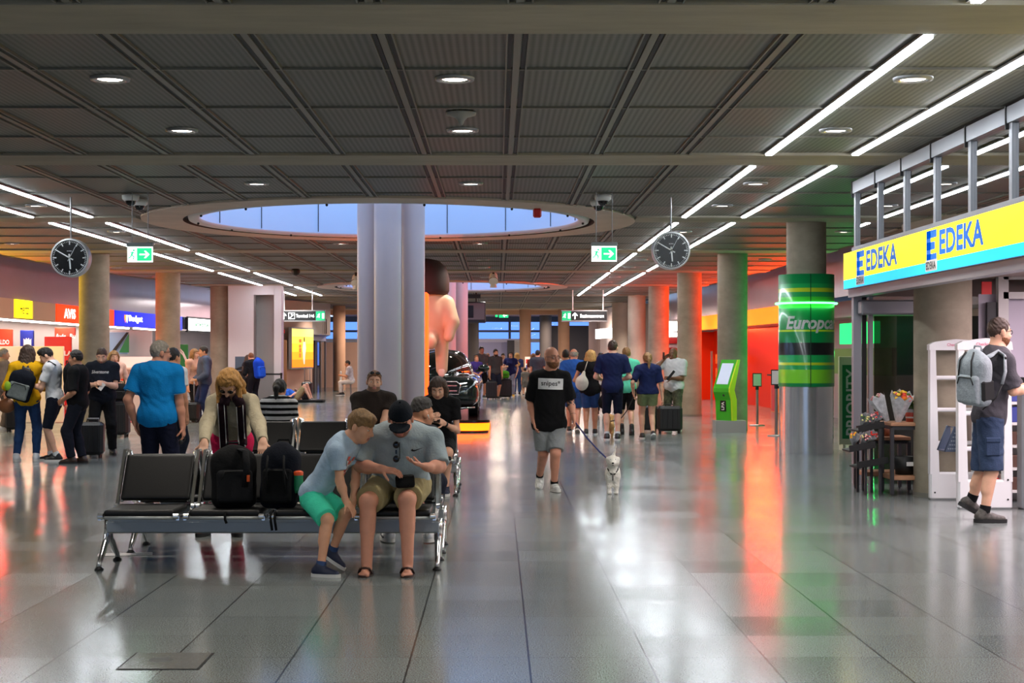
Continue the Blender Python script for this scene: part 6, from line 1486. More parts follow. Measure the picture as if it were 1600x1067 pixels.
    # top
    if o.get('top'):
        m, sl, hem = o['top'][:3]; ex = o['top'][3] if len(o['top']) > 3 else .018; f = Field(lo, hi, vox); addp(f, T, ['pelvis'], ex * S + .006, .06); addp(f, T, ['torso'], ex * S, .06)
        f.plane(J['P'] + Gm['u'] * hem * S, -Gm['u']); addp(f, [p for p in T if p[-1] == 'trap'], ['trap'], .004 * S, .03)
        f.ell(J['N'] + Gm['u'] * .062 * S + Gm['fc'] * .02 * S, Gm['Rc'], A(.07, .075, .055) * S, .02, 's')
        if sl > 0:
            for n in 'LR':
                a, b, c = J['sh' + n], J['el' + n], J['wr' + n]; ag = o.get('girth', 1) ** .7 * (.84 if fem else 1); r0, r1, r2 = .053 * S * ag + ex * S, .04 * S * ag + ex * S * 1.15, .027 * S * ag + ex * S * .9
                if sl <= 1: f.cone(a, a + (b - a) * sl, r0, r0 + (r1 - r0) * sl * .6 + .004 * S, .03, cap=True)
                else: f.cone(a, b, r0, r1, .03); f.cone(b, b + (c - b) * (sl - 1), r1, r1 + (r2 - r1) * (sl - 1), .02, cap=True)
        f.ripple(.004 * S, .9, .4); parts['top'] = fobj('shirt', f, m if isinstance(m, list) else [m], t, mi=o.get('topmi') and (lambda c: o['topmi'](c, J)))
    for n in 'LR':
        if o.get('feet') == 'sandal': shoe(t, J, n, S, o['shoes'][0], o['shoes'][1], vox, 'sandal', o['shoes'][0])
        elif o.get('shoes'): shoe(t, J, n, S, o['shoes'][0], o['shoes'][1], vox, o.get('feet', 'shoe'), o['shoes'][2] if len(o['shoes']) > 2 else None)
        if o.get('socks'):
            an, kn = J['an' + n], J['kn' + n]; mb = MB(); d = nrm(kn - an); mb.cyl(an - d * .01 * S, an + d * o['socks'][1] * S, .046 * S, .047 * S, n=16); obj('sock', mb, o['socks'][0], t)
    if o.get('watch'):
        n = o['watch']; w_, e = J['wr' + n], J['el' + n]; d = nrm(e - w_); mb = MB(); mb.cyl(w_ + d * .015, w_ + d * .04, .033 * S, .034 * S, n=16); obj('wrist_band', mb, M_BLACK, t)
    parts['t'] = t; parts['q'] = q; parts['R'] = R; parts['S'] = S; parts['G'] = Gm
    return parts
C_ = lambda n, r, g, b, a=.1: cloth(n, (r, g, b), a)
K_BLACK = C_('tee_black', 16, 16, 18); K_NAVY = C_('navy', 24, 32, 62); K_WHITE = C_('white', 214, 214, 216); K_DNAVY = C_('dark_navy', 20, 24, 38); K_DENIM = C_('denim', 44, 72, 122, .2); K_KHAKI = C_('khaki', 158, 144, 104)
WSH = mat('shoe_white', (220, 220, 222), rough=.5); BSH = mat('shoe_black', (22, 22, 24), rough=.5); NSH = mat('shoe_navy', (26, 34, 60), rough=.6)
# ---------------------------------------------------------------- man in the cap on the front bench
Y0 = 11.4
J = dict(H=1.78, P=W(626, 757, 11.42), N=W(627, 674, 11.22), C=W(626, 655, 11.04), hf=nrm(A(.0, -.82, -.57)), shL=W(675, 686, 11.24), shR=W(577, 686, 11.24), elL=W(687, 729, 11.12), elR=W(563, 728, 11.15), wrL=W(668, 730, 10.98), wrR=W(596, 733, 10.97),
         hipL=W(649, 758, 11.42), hipR=W(603, 758, 11.42), knL=W(636, 781, 10.98), knR=W(575, 784, 10.96), anL=W(637, 882, 10.92), anR=W(573, 880, 10.92), toeL=nrm(A(.03, -1, 0)), toeR=nrm(A(-.05, -1, 0)))
J['hu'] = nrm(A(0, -.57, .82)); J['anL'][2] = J['anR'][2] = .075
KG_ = C_('grey_green', 152, 165, 170)
R_ = person('man in a dark cap and grey tee sitting on the front bench', J,
       dict(skin='ruddy', girth=1.16, belly=.5, hair=('crop', 'brown'), top=(KG_, .92, -.1, .022), bottom=(K_KHAKI, .9, .026), flare=.012, feet='sandal', shoes=(mat('strap_brown', (70, 44, 36), rough=.6), mat('sandal_brown', (58, 40, 34), rough=.7)), stubble=True,
            hands={'L': dict(dir=A(-.85, -.3, .3), palm=A(0.1, .0, 1), curl=.35), 'R': dict(dir=A(.85, -.3, -.1), palm=A(.1, .3, -1), curl=.5)}), vox=.0075)
t, q = R_['t'], R_['q']; M_CAP = cloth('cap', (17, 22, 30), .1)
f = Field(J['C'] - .25, J['C'] + .25, .008); Rh = R_['R']; f.ell(q(0, -.006, .032), Rh, A(.09, .112, .112), 0, clip=lambda p: -(p[2] + .0 - .12 * p[1])); cp = fobj('cap', f, M_CAP, t)
f = Field(J['C'] - .3, J['C'] + .3, .008); f.ell(q(0, .12, .028), Rh, A(.08, .085, .012), .01, clip=lambda p: -(p[1] + .03)); fobj('peak', f, M_CAP, cp)
mb = MB(); mb.sphere(q(0, -.01, .145), .008, 6, 0); obj('button', mb, M_CAP, cp)
tp = R_['top']; Vv = A(0, .3, .95); mb = MB()
V2 = [(-.045, -.006), (-.03, -.014), (-.015, -.013), (.05, .012), (-.012, -.004), (-.026, -.003), (-.032, .004)]; drape(mb, V2, [(0, 1, 2, 5), (2, 4, 5), (2, 3, 4), (0, 5, 6)], W(651, 701, 11.1), A(1, 0, .1), A(0, .25, 1), tp, 0, .005); obj('swoosh', mb, M_BLACK, tp)
Xg = W(619, 712, 11.0); mb = MB(); yy = None
bv = bvh_of(tp); h_ = bv.ray_cast(Vector(W(619, 706, 10.5) - ROOT[tp]), Vector((0, 1, 0))); gy = 10.5 + (h_[3] or .5) - .012
for k in (-1, 1):
    c = A((619 - CX) * gy / F, gy, CH - (706 + k * 11 - CY) * gy / F); mb.sphere(c, A(.024, .008, .026), 8, 0)
c = A((619 - CX) * gy / F, gy, CH - (706 - CY) * gy / F); mb.box(c, (.012, .01, .03), 0); mb.tube([c + A(.024, 0, .07), c + A(.026, .01, -.05)], .003, 5)
single('sunglasses', mb, M_LENS, 'black sunglasses hooked on the grey tee of the man in the cap', 'sunglasses', c)
f = Field(W(633, 752, 11.0) - .14, W(633, 752, 11.0) + .14, .008); f.box(W(633, 752, 11.0), frame(A(.15, -1, .5), A(-.1, .3, 1)), (.07, .025, .048), .02, 0); tpx = thing('pouch', 'small black pouch on the lap of the man in the cap', 'pouch', W(633, 752, 11.0)); fobj('body', f, BLK, tpx)
mb = MB(); cz_ = W(633, 752, 10.96); mb.tube([cz_ + A(-.05, 0, .035), cz_ + A(0, -.012, .04), cz_ + A(.055, 0, .042)], .004, 5); obj('zip', mb, M_DARK, tpx)
# ---------------------------------------------------------------- boy
J = dict(H=1.38, P=W(490, 772, 11.16), N=W(543, 688, 11.08), C=W(563, 667, 11.06), hf=nrm(A(.86, -.3, -.3)), shR=W(528, 706, 10.96), shL=W(556, 699, 11.2), elR=W(531, 752, 10.95), wrR=W(541, 783, 10.92), elL=W(556, 745, 11.15), wrL=W(552, 778, 11.05),
         hipR=W(487, 780, 11.09), hipL=W(500, 778, 11.23), knR=W(512, 812, 10.86), knL=W(540, 803, 11.0), anR=W(501, 879, 10.8), anL=W(519, 862, 11.06), toeR=nrm(A(.95, -.3, 0)), toeL=nrm(A(.8, -.1, -.55)))
J['hu'] = nrm(A(.28, -.12, .95)); J['anR'][2] = .062
KB_ = C_('light_blue', 176, 198, 218); KT = C_('turquoise', 72, 222, 180)
R_ = person('boy in a pale blue tee and turquoise shorts leaning towards the man in the cap', J, dict(skin='child', girth=.92, headS=1.18, hair=('boy', 'dirtyblond'), top=(KB_, .62, -.06, .02), bottom=(KT, .93, .02), flare=.014, shoes=(NSH, M_SOLE, mat('lace_pale', (190, 200, 215), rough=.7)), socks=(C_('sock_blue', 60, 80, 120), .06),
            hands={'R': dict(dir=A(.6, -.2, -.75), palm=A(-.2, .3, -1), curl=.5)}), vox=.0065)
tp = R_['top']; mb = MB(); U_ = nrm(A(.35, -.8, -.2)); V_ = nrm(A(.5, .1, .85))
V2, Fc = gridpoly(.1, .16, 3, 5); sel = [i for i in range(len(Fc)) if (i * 7) % 5 != 1]
drape(mb, V2, [Fc[i] for i in sel if i % 2 == 0], W(548, 732, 11.0), A(.75, .6, -.25), A(.35, 0, .94), tp, 0, .006); drape(mb, V2, [Fc[i] for i in sel if i % 2 == 1], W(548, 732, 11.0), A(.75, .6, -.25), A(.35, 0, .94), tp, 1, .006)
obj('chest_print', mb, [mat('print_coral', (226, 110, 96), rough=.8), mat('print_pale', (222, 222, 220), rough=.8)], tp)
mb = MB(); text(mb, 'S', W(507, 890, 10.66), A(.95, -.3, 0), A(0, 0, 1), .03, .022, 0, .02, .2); 
# ---------------------------------------------------------------- woman leaning over the bench
J = dict(H=1.68, P=W(363, 690, 12.98), N=W(362, 621, 12.68), C=W(358, 599, 12.56), hf=nrm(A(-.12, -.62, -.77)), shL=W(391, 630, 12.66), shR=W(336, 630, 12.66), elL=W(404, 661, 12.5), elR=W(323, 662, 12.5), wrL=W(411, 690, 12.2), wrR=W(319, 692, 12.2),
         hipL=W(377, 694, 12.98), hipR=W(350, 694, 12.98), knL=W(371, 766, 13.1), knR=W(338, 766, 13.05), anL=W(370, 826, 13.3), anR=W(320, 827, 13.3), toeL=nrm(A(.25, -1, 0)), toeR=nrm(A(-.15, -1, 0)))
J['hu'] = nrm(A(-.05, -.77, .64)); J['anL'][2] = J['anR'][2] = .08
KBE = C_('beige_knit', 176, 164, 138, .14); KMG = C_('magenta', 198, 26, 78); KSC = C_('scarf_dark', 44, 26, 34, .4)
R_ = person('blond woman in a beige cardigan and scarf leaning over the front bench', J, dict(fem=True, skin='fair', hair=('bob', 'honey'), glasses='sun', top=(KBE, 1.95, .13, .024), waist=.2, bottom=(KMG, 1.9, .016), shoes=(mat('shoe_orange_black', (150, 80, 40), rough=.6, noise=(40, .7)), M_SOLEB),
            hands={'L': dict(dir=A(.0, -.6, -.7), palm=A(0, -.2, -1), curl=.7), 'R': dict(dir=A(0, -.6, -.7), palm=A(0, -.2, -1), curl=.7)}), vox=.0085)
tp = R_['top']; bv = bvh_of(tp); mb = MB(); mw = MB()
def on_front(px, py, off):
    p = W(px, py, 12.0); d = nrm(p - A(0, 0, CH)); h_ = bv.ray_cast(Vector(p - ROOT[tp]), Vector(d)); return (p + d * (h_[3] - off)) if h_[0] is not None else W(px, py, 12.66)
for (xa, xb, y1) in ((347, 351, 700), (376, 380, 697)):
    pts = [on_front(xa + (xb - xa) * k / 6, 630 + (y1 - 630) * k / 6, .03) for k in range(7)]; mb.tube(pts, .04, 8, flat=.35, up=(0, 1, 0))
    for dx in (-.033, .02): mw.tube([p + A(dx, -.022, 0) for p in pts], .007, 5, flat=.5)
mb.tube([on_front(350, 632, .03), W(352, 624, 12.55), W(362, 620, 12.72), W(372, 624, 12.55), on_front(375, 632, .03)], .045, 8)
sc_ = obj('scarf', mb, KSC, R_['t']); obj('scarf_stripe', mw, M_WHITE, sc_)
# ---------------------------------------------------------------- man with earbud on the rear bench
J = stand((634 - CX) * 12.45 / F, 12.45, 1.74, 178, hip=(.32, -.02), head=(-52, 2, 0), lean=42, feet={'L': (.1, .19, .05, 20, 0), 'R': (-.1, .19, .05, -20, 0)}, hands={'L': (.07, .17, .38), 'R': (-.07, .17, .38)})
J['C'] += A(.075, 0, .0)
R_ = person('dark-haired man with a white earbud sitting behind the man in the cap', J, dict(skin='tan', hair=('fade', 'dark'), girth=1.02, top=(C_('tee_charcoal', 40, 40, 46), .6, -.1), bottom=(K_DNAVY, 1.9, .02), shoes=(WSH, M_SOLE)), vox=.008)
q = R_['q']; mb = MB(); mb.sphere(q(-.09, .004, -.012), .009, 6, 0); mb.tube([q(-.091, .008, -.014), q(-.089, .018, -.045)], .0035, 6); obj('earbud', mb, M_WHITE, R_['t'])
for n in 'LR':
    an, td = J['an' + n], J['toe' + n]; l_ = nrm(np.cross(A(0, 0, 1), td)); s = 1 if n == 'L' else -1; mb = MB()
    V2 = [(-.05, -.008), (-.03, -.016), (.0, -.012), (.07, .016), (0, -.002), (-.03, -.004), (-.04, .006)]; mb.prism(V2, an + l_ * s * .052 + td * .03 - A(0, 0, .035), td * (1 if s < 0 else -1) * -1, A(0, 0, 1), .004); obj('swoosh', mb, M_BLACK, R_['t'])
# ---------------------------------------------------------------- second row
J = stand((686 - CX) * 17.42 / F, 17.42, 1.7, 0, hip=(.345, 0), head=(-4, 30, 0), lean=14, hunch=1, feet={'L': (.05, .2, .045, 5, 0), 'R': (-.02, .2, .045, -5, 0)}, hands={'L': (.04, .21, .475), 'R': (-.05, .2, .5)})
R_ = person('long-haired woman in a black tee sitting with a phone at the bench end', J, dict(fem=True, skin='fair', hair=('long', 'brown'), top=(K_BLACK, .6, -.08), bottom=(K_BLACK, .98, .014), shoes=(NSH, M_SOLE), watch='L', hands={'L': dict(curl=.9), 'R': dict(curl=.9)}), vox=.0085)
pm = mat('phone_black', (18, 18, 20), rough=.2)
def phone(label, c, R):
    mb = MB(); mb.box(c, (.075, .012, .15), 0, R=R, bev=.005); o = single('phone', mb, pm, label, 'phone', c, 'phones in hand'); return o
phone('phone held by the long-haired seated woman', (J['wrL'] + J['wrR']) / 2 + A(0, -.06, .03), frame(A(0, -.4, .7), A(0, .7, .4)))
J = stand((583 - CX) * 17.45 / F, 17.45, 1.76, 0, hip=(.335, 0), head=(8, 2, 3), lean=-6, feet={'L': (.08, .22, .045, 5, 0), 'R': (-.08, .22, .045, -5, 0)}, hands={'L': (.06, .2, .36), 'R': (-.06, .2, .36)})
R_ = person('man in a dark brown tee with sunglasses on his head, facing the camera', J, dict(skin='fair', hair=('crop', 'ginger'), stubble=True, girth=1.08, top=(C_('dark_brown', 44, 36, 32), .6, -.08), bottom=(K_DNAVY, 1.9, .02), shoes=(BSH, M_SOLEB)), vox=.0085)
q = R_['q']; mb = MB()
for s in (-1, 1): mb.sphere(q(s * .034, .075, .105), A(.027, .012, .018), 8, 0, R_['R'])
mb.tube([q(-.08, .02, .07), q(-.06, .06, .1), q(.06, .06, .1), q(.08, .02, .07)], .004, 5); single('sunglasses', mb, M_LENS, 'dark sunglasses pushed up on the head of the man in the brown tee', 'sunglasses', q(0, .07, .1))
J = stand((434 - CX) * 18.15 / F, 18.15, 1.55, 176, hip=(.37, 0), head=(-6, 10, 0), lean=6, feet={'L': (.06, .22, .045, 5, 0), 'R': (-.06, .22, .045, -5, 0)}, hands={'L': (.06, .2, .42), 'R': (-.06, .2, .42)})
KST = [K_WHITE, K_BLACK]
R_ = person('dark ponytailed girl in a black and white striped top seen from behind', J, dict(fem=True, skin='tan', hair=('pony', 'dark'), top=(KST, .6, -.06), topmi=lambda c, J: (np.sin(c[:, 2] * 2 * PI / .07) > .2).astype(int), bottom=(K_DNAVY, 1.9, .016), shoes=(WSH, M_SOLE)), vox=.0085)
# ---------------------------------------------------------------- queue at the left
yw = 22.6
J = stand((42 - CX) * yw / F, yw, 1.74, 192, head=(-10, 8, 0), hands={'L': (.12, .1, .56), 'R': (-.1, .17, .6)}, feet={'L': (.085, .0, .045, -6, 0), 'R': (-.075, .02, .045, -14, 0)})
R_ = person('woman in a yellow blouse and blue jeans standing in the queue, seen from behind', J, dict(fem=True, skin='tan', hair=('long', 'brown'), top=(C_('yellow', 226, 170, 16), 1.5, -.1, .02), bottom=(C_('jeans', 40, 66, 108, .22), 1.93, .012), shoes=(WSH, M_SOLE)), vox=.0095)
u_ = hdir(12); backpack('dark backpack with a grey and lime panel on the woman in yellow', J['P'] + A(-.02, -.23, .2), A(.08, -1, 0), (.36, .16, .46), NVK, C_('panel_grey', 116, 122, 120, .3), [[J['shL'] + A(.0, -.1, -.0), J['shL'] + A(.06, -.02, .07), J['shL'] + A(.1, .1, -.05)]][:0] + [[J['N'] + A(-.0, -.12, -.1), J['N'] + A(-.05, -.09, .0), J['N'] + A(-.09, .03, .03)]], up=(.3, 0, 1), group='backpacks worn in the queue')
mb = MB(); c = J['P'] + A(-.18, -.33, .2); mb.sphere(c, A(.05, .02, .07), 6, 0); obj('lime_patch', mb, mat('lime', (150, 190, 40), rough=.7), bpy.data.objects[[o.name for o in bpy.data.objects if o.name.startswith('backpack')][-1]])
f = Field(A(J['P'][0] - .5, yw - .3, .6), A(J['P'][0] - .05, yw + .3, 1.2), .014); f.ell(A(J['P'][0] - .3, yw, .82), I3, (.13, .07, .11), .02); t = thing('handbag', 'brown leather handbag at the left hip of the woman in yellow', 'handbag', A(J['P'][0] - .3, yw, .72)); fobj('body', f, mat('leather_brown', (140, 84, 48), rough=.5), t)
mb = MB(); mb.tube([A(J['P'][0] - .3, yw, .9), J['shR'] + A(0, 0, .07) if J['shR'][0] < J['shL'][0] else J['shL'] + A(0, 0, .07)], .01, 5); obj('strap', mb, MATS['leather_brown'], t)
J = stand((86 - CX) * yw / F, yw, 1.73, -90, head=(2, 32, 0), lean=5, hands={'L': (.04, .2, .66), 'R': (-.04, .2, .66)}, feet={'L': (.05, -.03, .045, 10, 0), 'R': (-.05, .05, .045, -6, 0)})
R_ = person('young man in a white tee and navy shorts looking down at his phone', J, dict(skin='fair', hair=('quiff', 'dark'), girth=.92, top=(K_WHITE, .68, -.1, .02), bottom=(K_DNAVY, .97, .02), shoes=(BSH, M_SOLE, WSH), socks=(K_WHITE, .07), hands={'L': dict(curl=1), 'R': dict(curl=1)}), vox=.0095)
mb = MB(); V2, Fc = gridpoly(.11, .12, 3, 3); drape(mb, V2, Fc, J['N'] + A(-.05, -.1, -.2), A(.5, -.87, 0), A(0, 0, 1), R_['top'], 0, .006); obj('chest_print', mb, mat('print_blue', (60, 140, 200), rough=.8), R_['top'])
phone('phone held by the young man in the white tee', (J['wrL'] + J['wrR']) / 2 + A(-.06, 0, .05), frame(A(-.5, 0, .6), A(.7, 0, .5)))
backpack('black backpack on the young man in the white tee', J['P'] + A(.22, 0, .3), A(1, 0, 0), (.3, .16, .46), BLK, BLK2, [[J['shR'] + A(.1, -.02, .04), J['shR'] + A(.0, -.02, .1), J['shR'] + A(-.09, -.03, .02), J['shR'] + A(-.12, -.03, -.1), J['shR'] + A(-.06, -.07, -.25), J['shR'] + A(.08, -.06, -.36)], [J['shL'] + A(.1, .02, .04), J['shL'] + A(.0, .02, .1), J['shL'] + A(-.11, .03, -.05), J['shL'] + A(-.06, .05, -.25)]], group='backpacks worn in the queue')
J = stand((122 - CX) * 22.1 / F, 22.1, 1.66, -96, head=(0, 4, 0), hands={'R': (-.09, .08, .53), 'L': (.09, .1, .56)}, feet={'L': (.05, .04, .045, 4, 0), 'R': (-.06, -.02, .045, -14, 0)})
person('man with glasses in a black shirt and dark trousers standing in profile', J, dict(skin='tan', hair=('short', 'dark'), glasses='clear', girth=1.08, belly=.5, top=(K_BLACK, .98, -.12, .024), bottom=(C_('trouser_dark', 24, 27, 38), 1.95, .02), shoes=(mat('shoe_brown', (56, 40, 32), rough=.4), M_SOLEB)), vox=.0095)
J = stand((160 - CX) * 24 / F, 24.0, 1.72, 12, head=(-6, 24, 0), hands={'L': (.03, .17, .655), 'R': (-.06, .17, .65)}, feet={'L': (.09, .0, .045, 12, 0), 'R': (-.07, .0, .045, -14, 0)})
R_ = person('stout man in a navy tee and black trousers reading his phone, facing the camera', J, dict(skin='fair', hair=('crop', 'brown'), girth=1.16, belly=.6, stubble=True, top=(C_('tee_ink', 20, 24, 34), .72, -.13, .024), bottom=(K_BLACK, 1.95, .02), shoes=(BSH, M_SOLEB), hands={'L': dict(curl=.9), 'R': dict(curl=.9)}), vox=.0095)
mb = MB(); V2, Fc = text_geo('Silverstone', .0, .2); drape(mb, [(x * .26, y * .05) for x, y, _ in V2], Fc, J['N'] + A(0, -.1, -.12), A(1, 0, 0), A(0, 0, 1), R_['top'], 0, .006); obj('lettering', mb, M_WHITE, R_['top'])
mb = MB(); mb.box((J['wrL'] + J['wrR']) / 2 + A(.05, -.08, -.04), (.06, .01, .12), 0, R=np.array([[.8, 0, -.6], [0, 1, 0], [.6, 0, .8]])); single('boarding_paper', mb, mat('paper', (222, 216, 216), rough=.7), 'folded white paper in the hand of the man in the navy tee', 'paper', (J['wrL'] + J['wrR']) / 2)
suitcase('black cabin suitcase beside the man in the navy tee', (144 - CX) * 23.3 / F, 23.3, .36, .24, .5, .1, handle=.05)
J = stand((4 - CX) * 31.5 / F, 31.5, 1.72, 110, head=(0, 0, 0), hands={'L': (.1, .12, .56)}); person('person in a grey-brown coat cut off by the left border', J, dict(skin='tan', hair=('short', 'grey'), girth=1.1, top=(C_('coat_taupe', 132, 116, 104), 1.95, -.2, .035), bottom=(C_('trouser_taupe', 120, 106, 96), 1.95, .02), shoes=(WSH, M_SOLE)), vox=.013)
backpack('black backpack worn by the person in the taupe coat', J['N'] + A(.26, -.05, -.3), A(.4, -.9, 0), (.3, .15, .44), BLK, BLK2, group='backpacks worn in the queue', vox=.016)
suitcase('dark suitcase at the left border behind the woman in yellow', (24 - CX) * 31.2 / F, 31.2, .38, .24, .5)
J = stand((177 - CX) * 30 / F, 30, 1.68, 30, head=(0, 10, 0), hands={'L': (.13, .12, .56), 'R': (-.1, .1, .6)}); person('blond woman in a pale pink top half hidden behind the man in the navy tee', J, dict(fem=True, skin='fair', hair=('long', 'dirtyblond'), top=(C_('pale_pink', 214, 176, 160), 1.6, -.1, .02), bottom=(K_DNAVY, 1.9, .016), shoes=(BSH, M_SOLEB)), vox=.012)
suitcase('black suitcase with a bag on it behind the man in the navy tee', (186 - CX) * 29.2 / F, 29.2, .4, .26, .62)
backpack('black bag lying on the suitcase behind the man in the navy tee', ((187 - CX) * 29.2 / F, 29.2, .86), (0, -1, 0), (.36, .22, .32), BLK, BLK2, group=None, vox=.016)
# man in the blue polo
yb = 15.9
J = stand((246 - CX) * yb / F, yb, 1.74, 172, head=(-48, 2, 0), hands={'L': (.14, .0, .5), 'R': (-.15, .02, .475)}, feet={'L': (.07, 0, .045, 6, 0), 'R': (-.07, 0, .045, -6, 0)}, hw=.112)
KPO = C_('polo_blue', 14, 132, 206, .07)
R_ = person('grey-haired man in a bright blue polo shirt seen from behind', J, dict(skin='ruddy', hair=('crop', 'grey'), glasses='clear', girth=1.14, top=(KPO, .72, -.1, .026), bottom=(C_('trouser_navy', 22, 26, 48), 1.95, .02), shoes=(BSH, M_SOLEB), hands={'R': dict(curl=1.1)}), vox=.0085)
mb = MB(); mb.tube([J['N'] + A(.075 * math.cos(a), .07 * math.sin(a), .035 - .012 * math.sin(a)) for a in np.linspace(0, 2 * PI, 25)[:-1]], .018, 8, closed=True); cl = obj('collar', mb, KPO, R_['top'])
for n in 'LR':
    a, b = J['sh' + n], J['el' + n]; p = a + (b - a) * .72; mb = MB(); d = nrm(b - a); mb.cyl(p - d * .012, p + d * .004, .0755, n=28, caps=False); obj('cuff_stripe', mb, mat('stripe_pale', (150, 200, 224), rough=.8), R_['top'])
mb = MB(); c = J['wrR'] + A(0, -.02, -.13); mb.tube([c + A(.03 * math.cos(a), 0, .03 * math.sin(a)) for a in np.linspace(0, 2 * PI, 13)[:-1]], .005, 5, closed=True); mb.sphere(c + A(-.01, -.01, -.03), A(.022, .01, .025), 6, 0); single('key_ring', mb, M_DARK, 'dark key ring in the hand of the man in the blue polo', 'keys', c)
J = stand((268 - CX) * 20 / F, 20, 1.68, 150, head=(0, 5, 0)); person('person in a white tee almost hidden behind the man in the blue polo', J, dict(skin='tan', hair=('short', 'dark'), top=(K_WHITE, .6, -.1), bottom=(K_DNAVY, 1.9, .02), shoes=(BSH, M_SOLEB)), vox=.012)
# couple with trolley case
J = stand((320 - CX) * 36 / F, 36, 1.8, -70, head=(0, 4, 0), hands={'R': (-.08, .13, .55), 'L': (.1, .12, .55)}, feet={'L': (.05, -.04, .045, 0, 0), 'R': (-.05, .06, .045, 0, 0)}); person('man in a blue-grey jacket holding a trolley case by the left columns', J, dict(skin='tan', hair=('short', 'dark'), girth=1.08, belly=.3, top=(C_('jacket_bluegrey', 70, 80, 104, .15), 1.95, -.12, .03), bottom=(C_('jeans_navy', 34, 46, 84, .15), 1.95, .016), shoes=(BSH, M_SOLEB)), vox=.012)
suitcase('black trolley case with raised silver handle beside the blue-grey jacket', (296 - CX) * 35.6 / F, 35.6, .48, .28, .42, 0, handle=.5)
J = stand((302 - CX) * 37 / F, 37, 1.74, 60, head=(10, 5, 0)); person('fair-haired woman in black close beside the man in the blue-grey jacket', J, dict(fem=True, skin='fair', hair=('bob', 'dirtyblond'), top=(C_('top_peach', 206, 160, 140), 1.9, -.1), bottom=(K_BLACK, 1.9, .016), shoes=(BSH, M_SOLEB)), vox=.012)
J = stand((397 - CX) * 44.5 / F, 44.5, 1.68, -140, head=(-10, 18, 0), lean=14, hands={'L': (.06, .2, .6), 'R': (-.06, .2, .6)}); person('traveller in dark clothes with a big blue backpack at the far terminal', J, dict(skin='fair', hair=('short', 'ginger'), top=(C_('jacket_black', 24, 26, 32), 1.95, -.12, .026), bottom=(C_('trouser_ink', 22, 24, 34), 1.95, .02), shoes=(BSH, M_SOLEB)), vox=.013)
backpack('bright blue hiking backpack on the traveller at the far terminal', J['N'] + A(.24, -.2, -.2), A(.75, -.6, .1), (.34, .26, .6), C_('pack_blue', 20, 70, 200), C_('pack_blue2', 30, 90, 220), group=None, vox=.018)
J = stand((386 - CX) * 45.6 / F, 45.6, 1.6, 120, head=(0, 10, 0)); person('person in a dark coat in front of the traveller with the blue backpack', J, dict(fem=True, skin='fair', hair=('long', 'brown'), top=(C_('coat_dark', 40, 38, 44), 1.95, -.2, .03), bottom=(K_BLACK, 1.9, .016), shoes=(BSH, M_SOLEB)), vox=.014)
# reclining traveller by the far wall
yl = 51.0; gx = lambda px: (px - CX) * yl / F
J = dict(H=1.72, base=A(gx(465), yl, 0), P=A(gx(462), yl, .16), N=A(gx(448), yl + .1, .34), C=A(gx(443), yl + .1, .5), hf=nrm(A(.7, -.5, .3)), hu=nrm(A(-.5, 0, .85)), shL=A(gx(449), yl + .28, .33), shR=A(gx(449), yl - .1, .31), elR=A(gx(452), yl - .3, .14), wrR=A(gx(459), yl - .22, .25), elL=A(gx(456), yl + .4, .2), wrL=A(gx(460), yl + .2, .36),
         hipL=A(gx(464), yl + .08, .15), hipR=A(gx(464), yl - .1, .15), knL=A(gx(479), yl + .1, .58), knR=A(gx(476), yl - .1, .54), anL=A(gx(487), yl + .1, .1), anR=A(gx(486), yl - .12, .08), toeL=nrm(A(1, 0, 0)), toeR=nrm(A(1, -.1, 0)))
person('traveller in a blue tee and khaki shorts lying on the far floor, knees up', J, dict(skin='fair', hair=('short', 'brown'), top=(C_('tee_blue', 40, 92, 190), .7, -.05), bottom=(K_KHAKI, .9, .03), shoes=(mat('shoe_grey', (120, 116, 112), rough=.6), M_SOLE)), vox=.014)
mb = MB(); mb.box((gx(474), yl + .05, .04), (1.4, .75, .07), 0, bev=.03); single('sleeping_mat', mb, [BLK], 'thin dark mat under the reclining traveller', 'mat', (gx(470), yl, 0))
suitcase('black suitcase with tall handle standing behind the reclining traveller', gx(475), yl + .8, .36, .26, .62, 0, handle=.5)
# ---------------------------------------------------------------- man with the white dog
yd = 17.5
J = dict(H=1.7, base=A((857 - CX) * yd / F, yd, 0), P=W(858, 664, 17.55), N=W(860, 583, 17.52), C=W(862, 559, 17.48), hf=nrm(A(.55, -.84, -.03)), hu=A(0, 0, 1), shL=W(881, 591, 17.52), shR=W(838, 591, 17.55), elL=W(891, 626, 17.55), elR=W(829, 627, 17.6), wrL=W(896, 652, 17.4), wrR=W(834, 657, 17.5),
         hipL=W(869, 668, 17.55), hipR=W(848, 668, 17.55), knL=W(868, 708, 17.4), knR=W(849, 708, 17.55), anL=W(866, 755, 17.55), anR=W(843, 744, 17.95), toeL=nrm(A(.25, -1, 0)), toeR=nrm(A(-.1, -.78, -.6)))
J['anL'][2] = .083
R_ = person('bald bearded man with glasses in a black tee walking a small white dog', J, dict(skin='ruddy', beard='ginger', glasses='clear', girth=1.1, belly=.2, top=(K_BLACK, .95, -.07, .026), bottom=(C_('shorts_grey', 134, 138, 140), .9, .026), flare=.006, shoes=(mat('shoe_whitegrey', (196, 196, 192), rough=.5, noise=(30, .5)), M_SOLE, M_BLACK), socks=(K_BLACK, .05), tattoo='L', watch='L', hands={'L': dict(curl=1.2), 'R': dict(curl=.6)}), vox=.0085)
mb = MB(); V2, Fc = gridpoly(.285, .125, 24, 10); c = W(861, 600, 17.3); drape(mb, V2, Fc, c, A(1, 0, -.03), A(.03, 0, 1), R_['top'], 0, .006); V2, Fc = text_geo('snipes*', .012); drape(mb, [(x * .22, y * .078) for x, y, _ in V2], Fc, c, A(1, 0, -.03), A(.03, 0, 1), R_['top'], 1, .009)
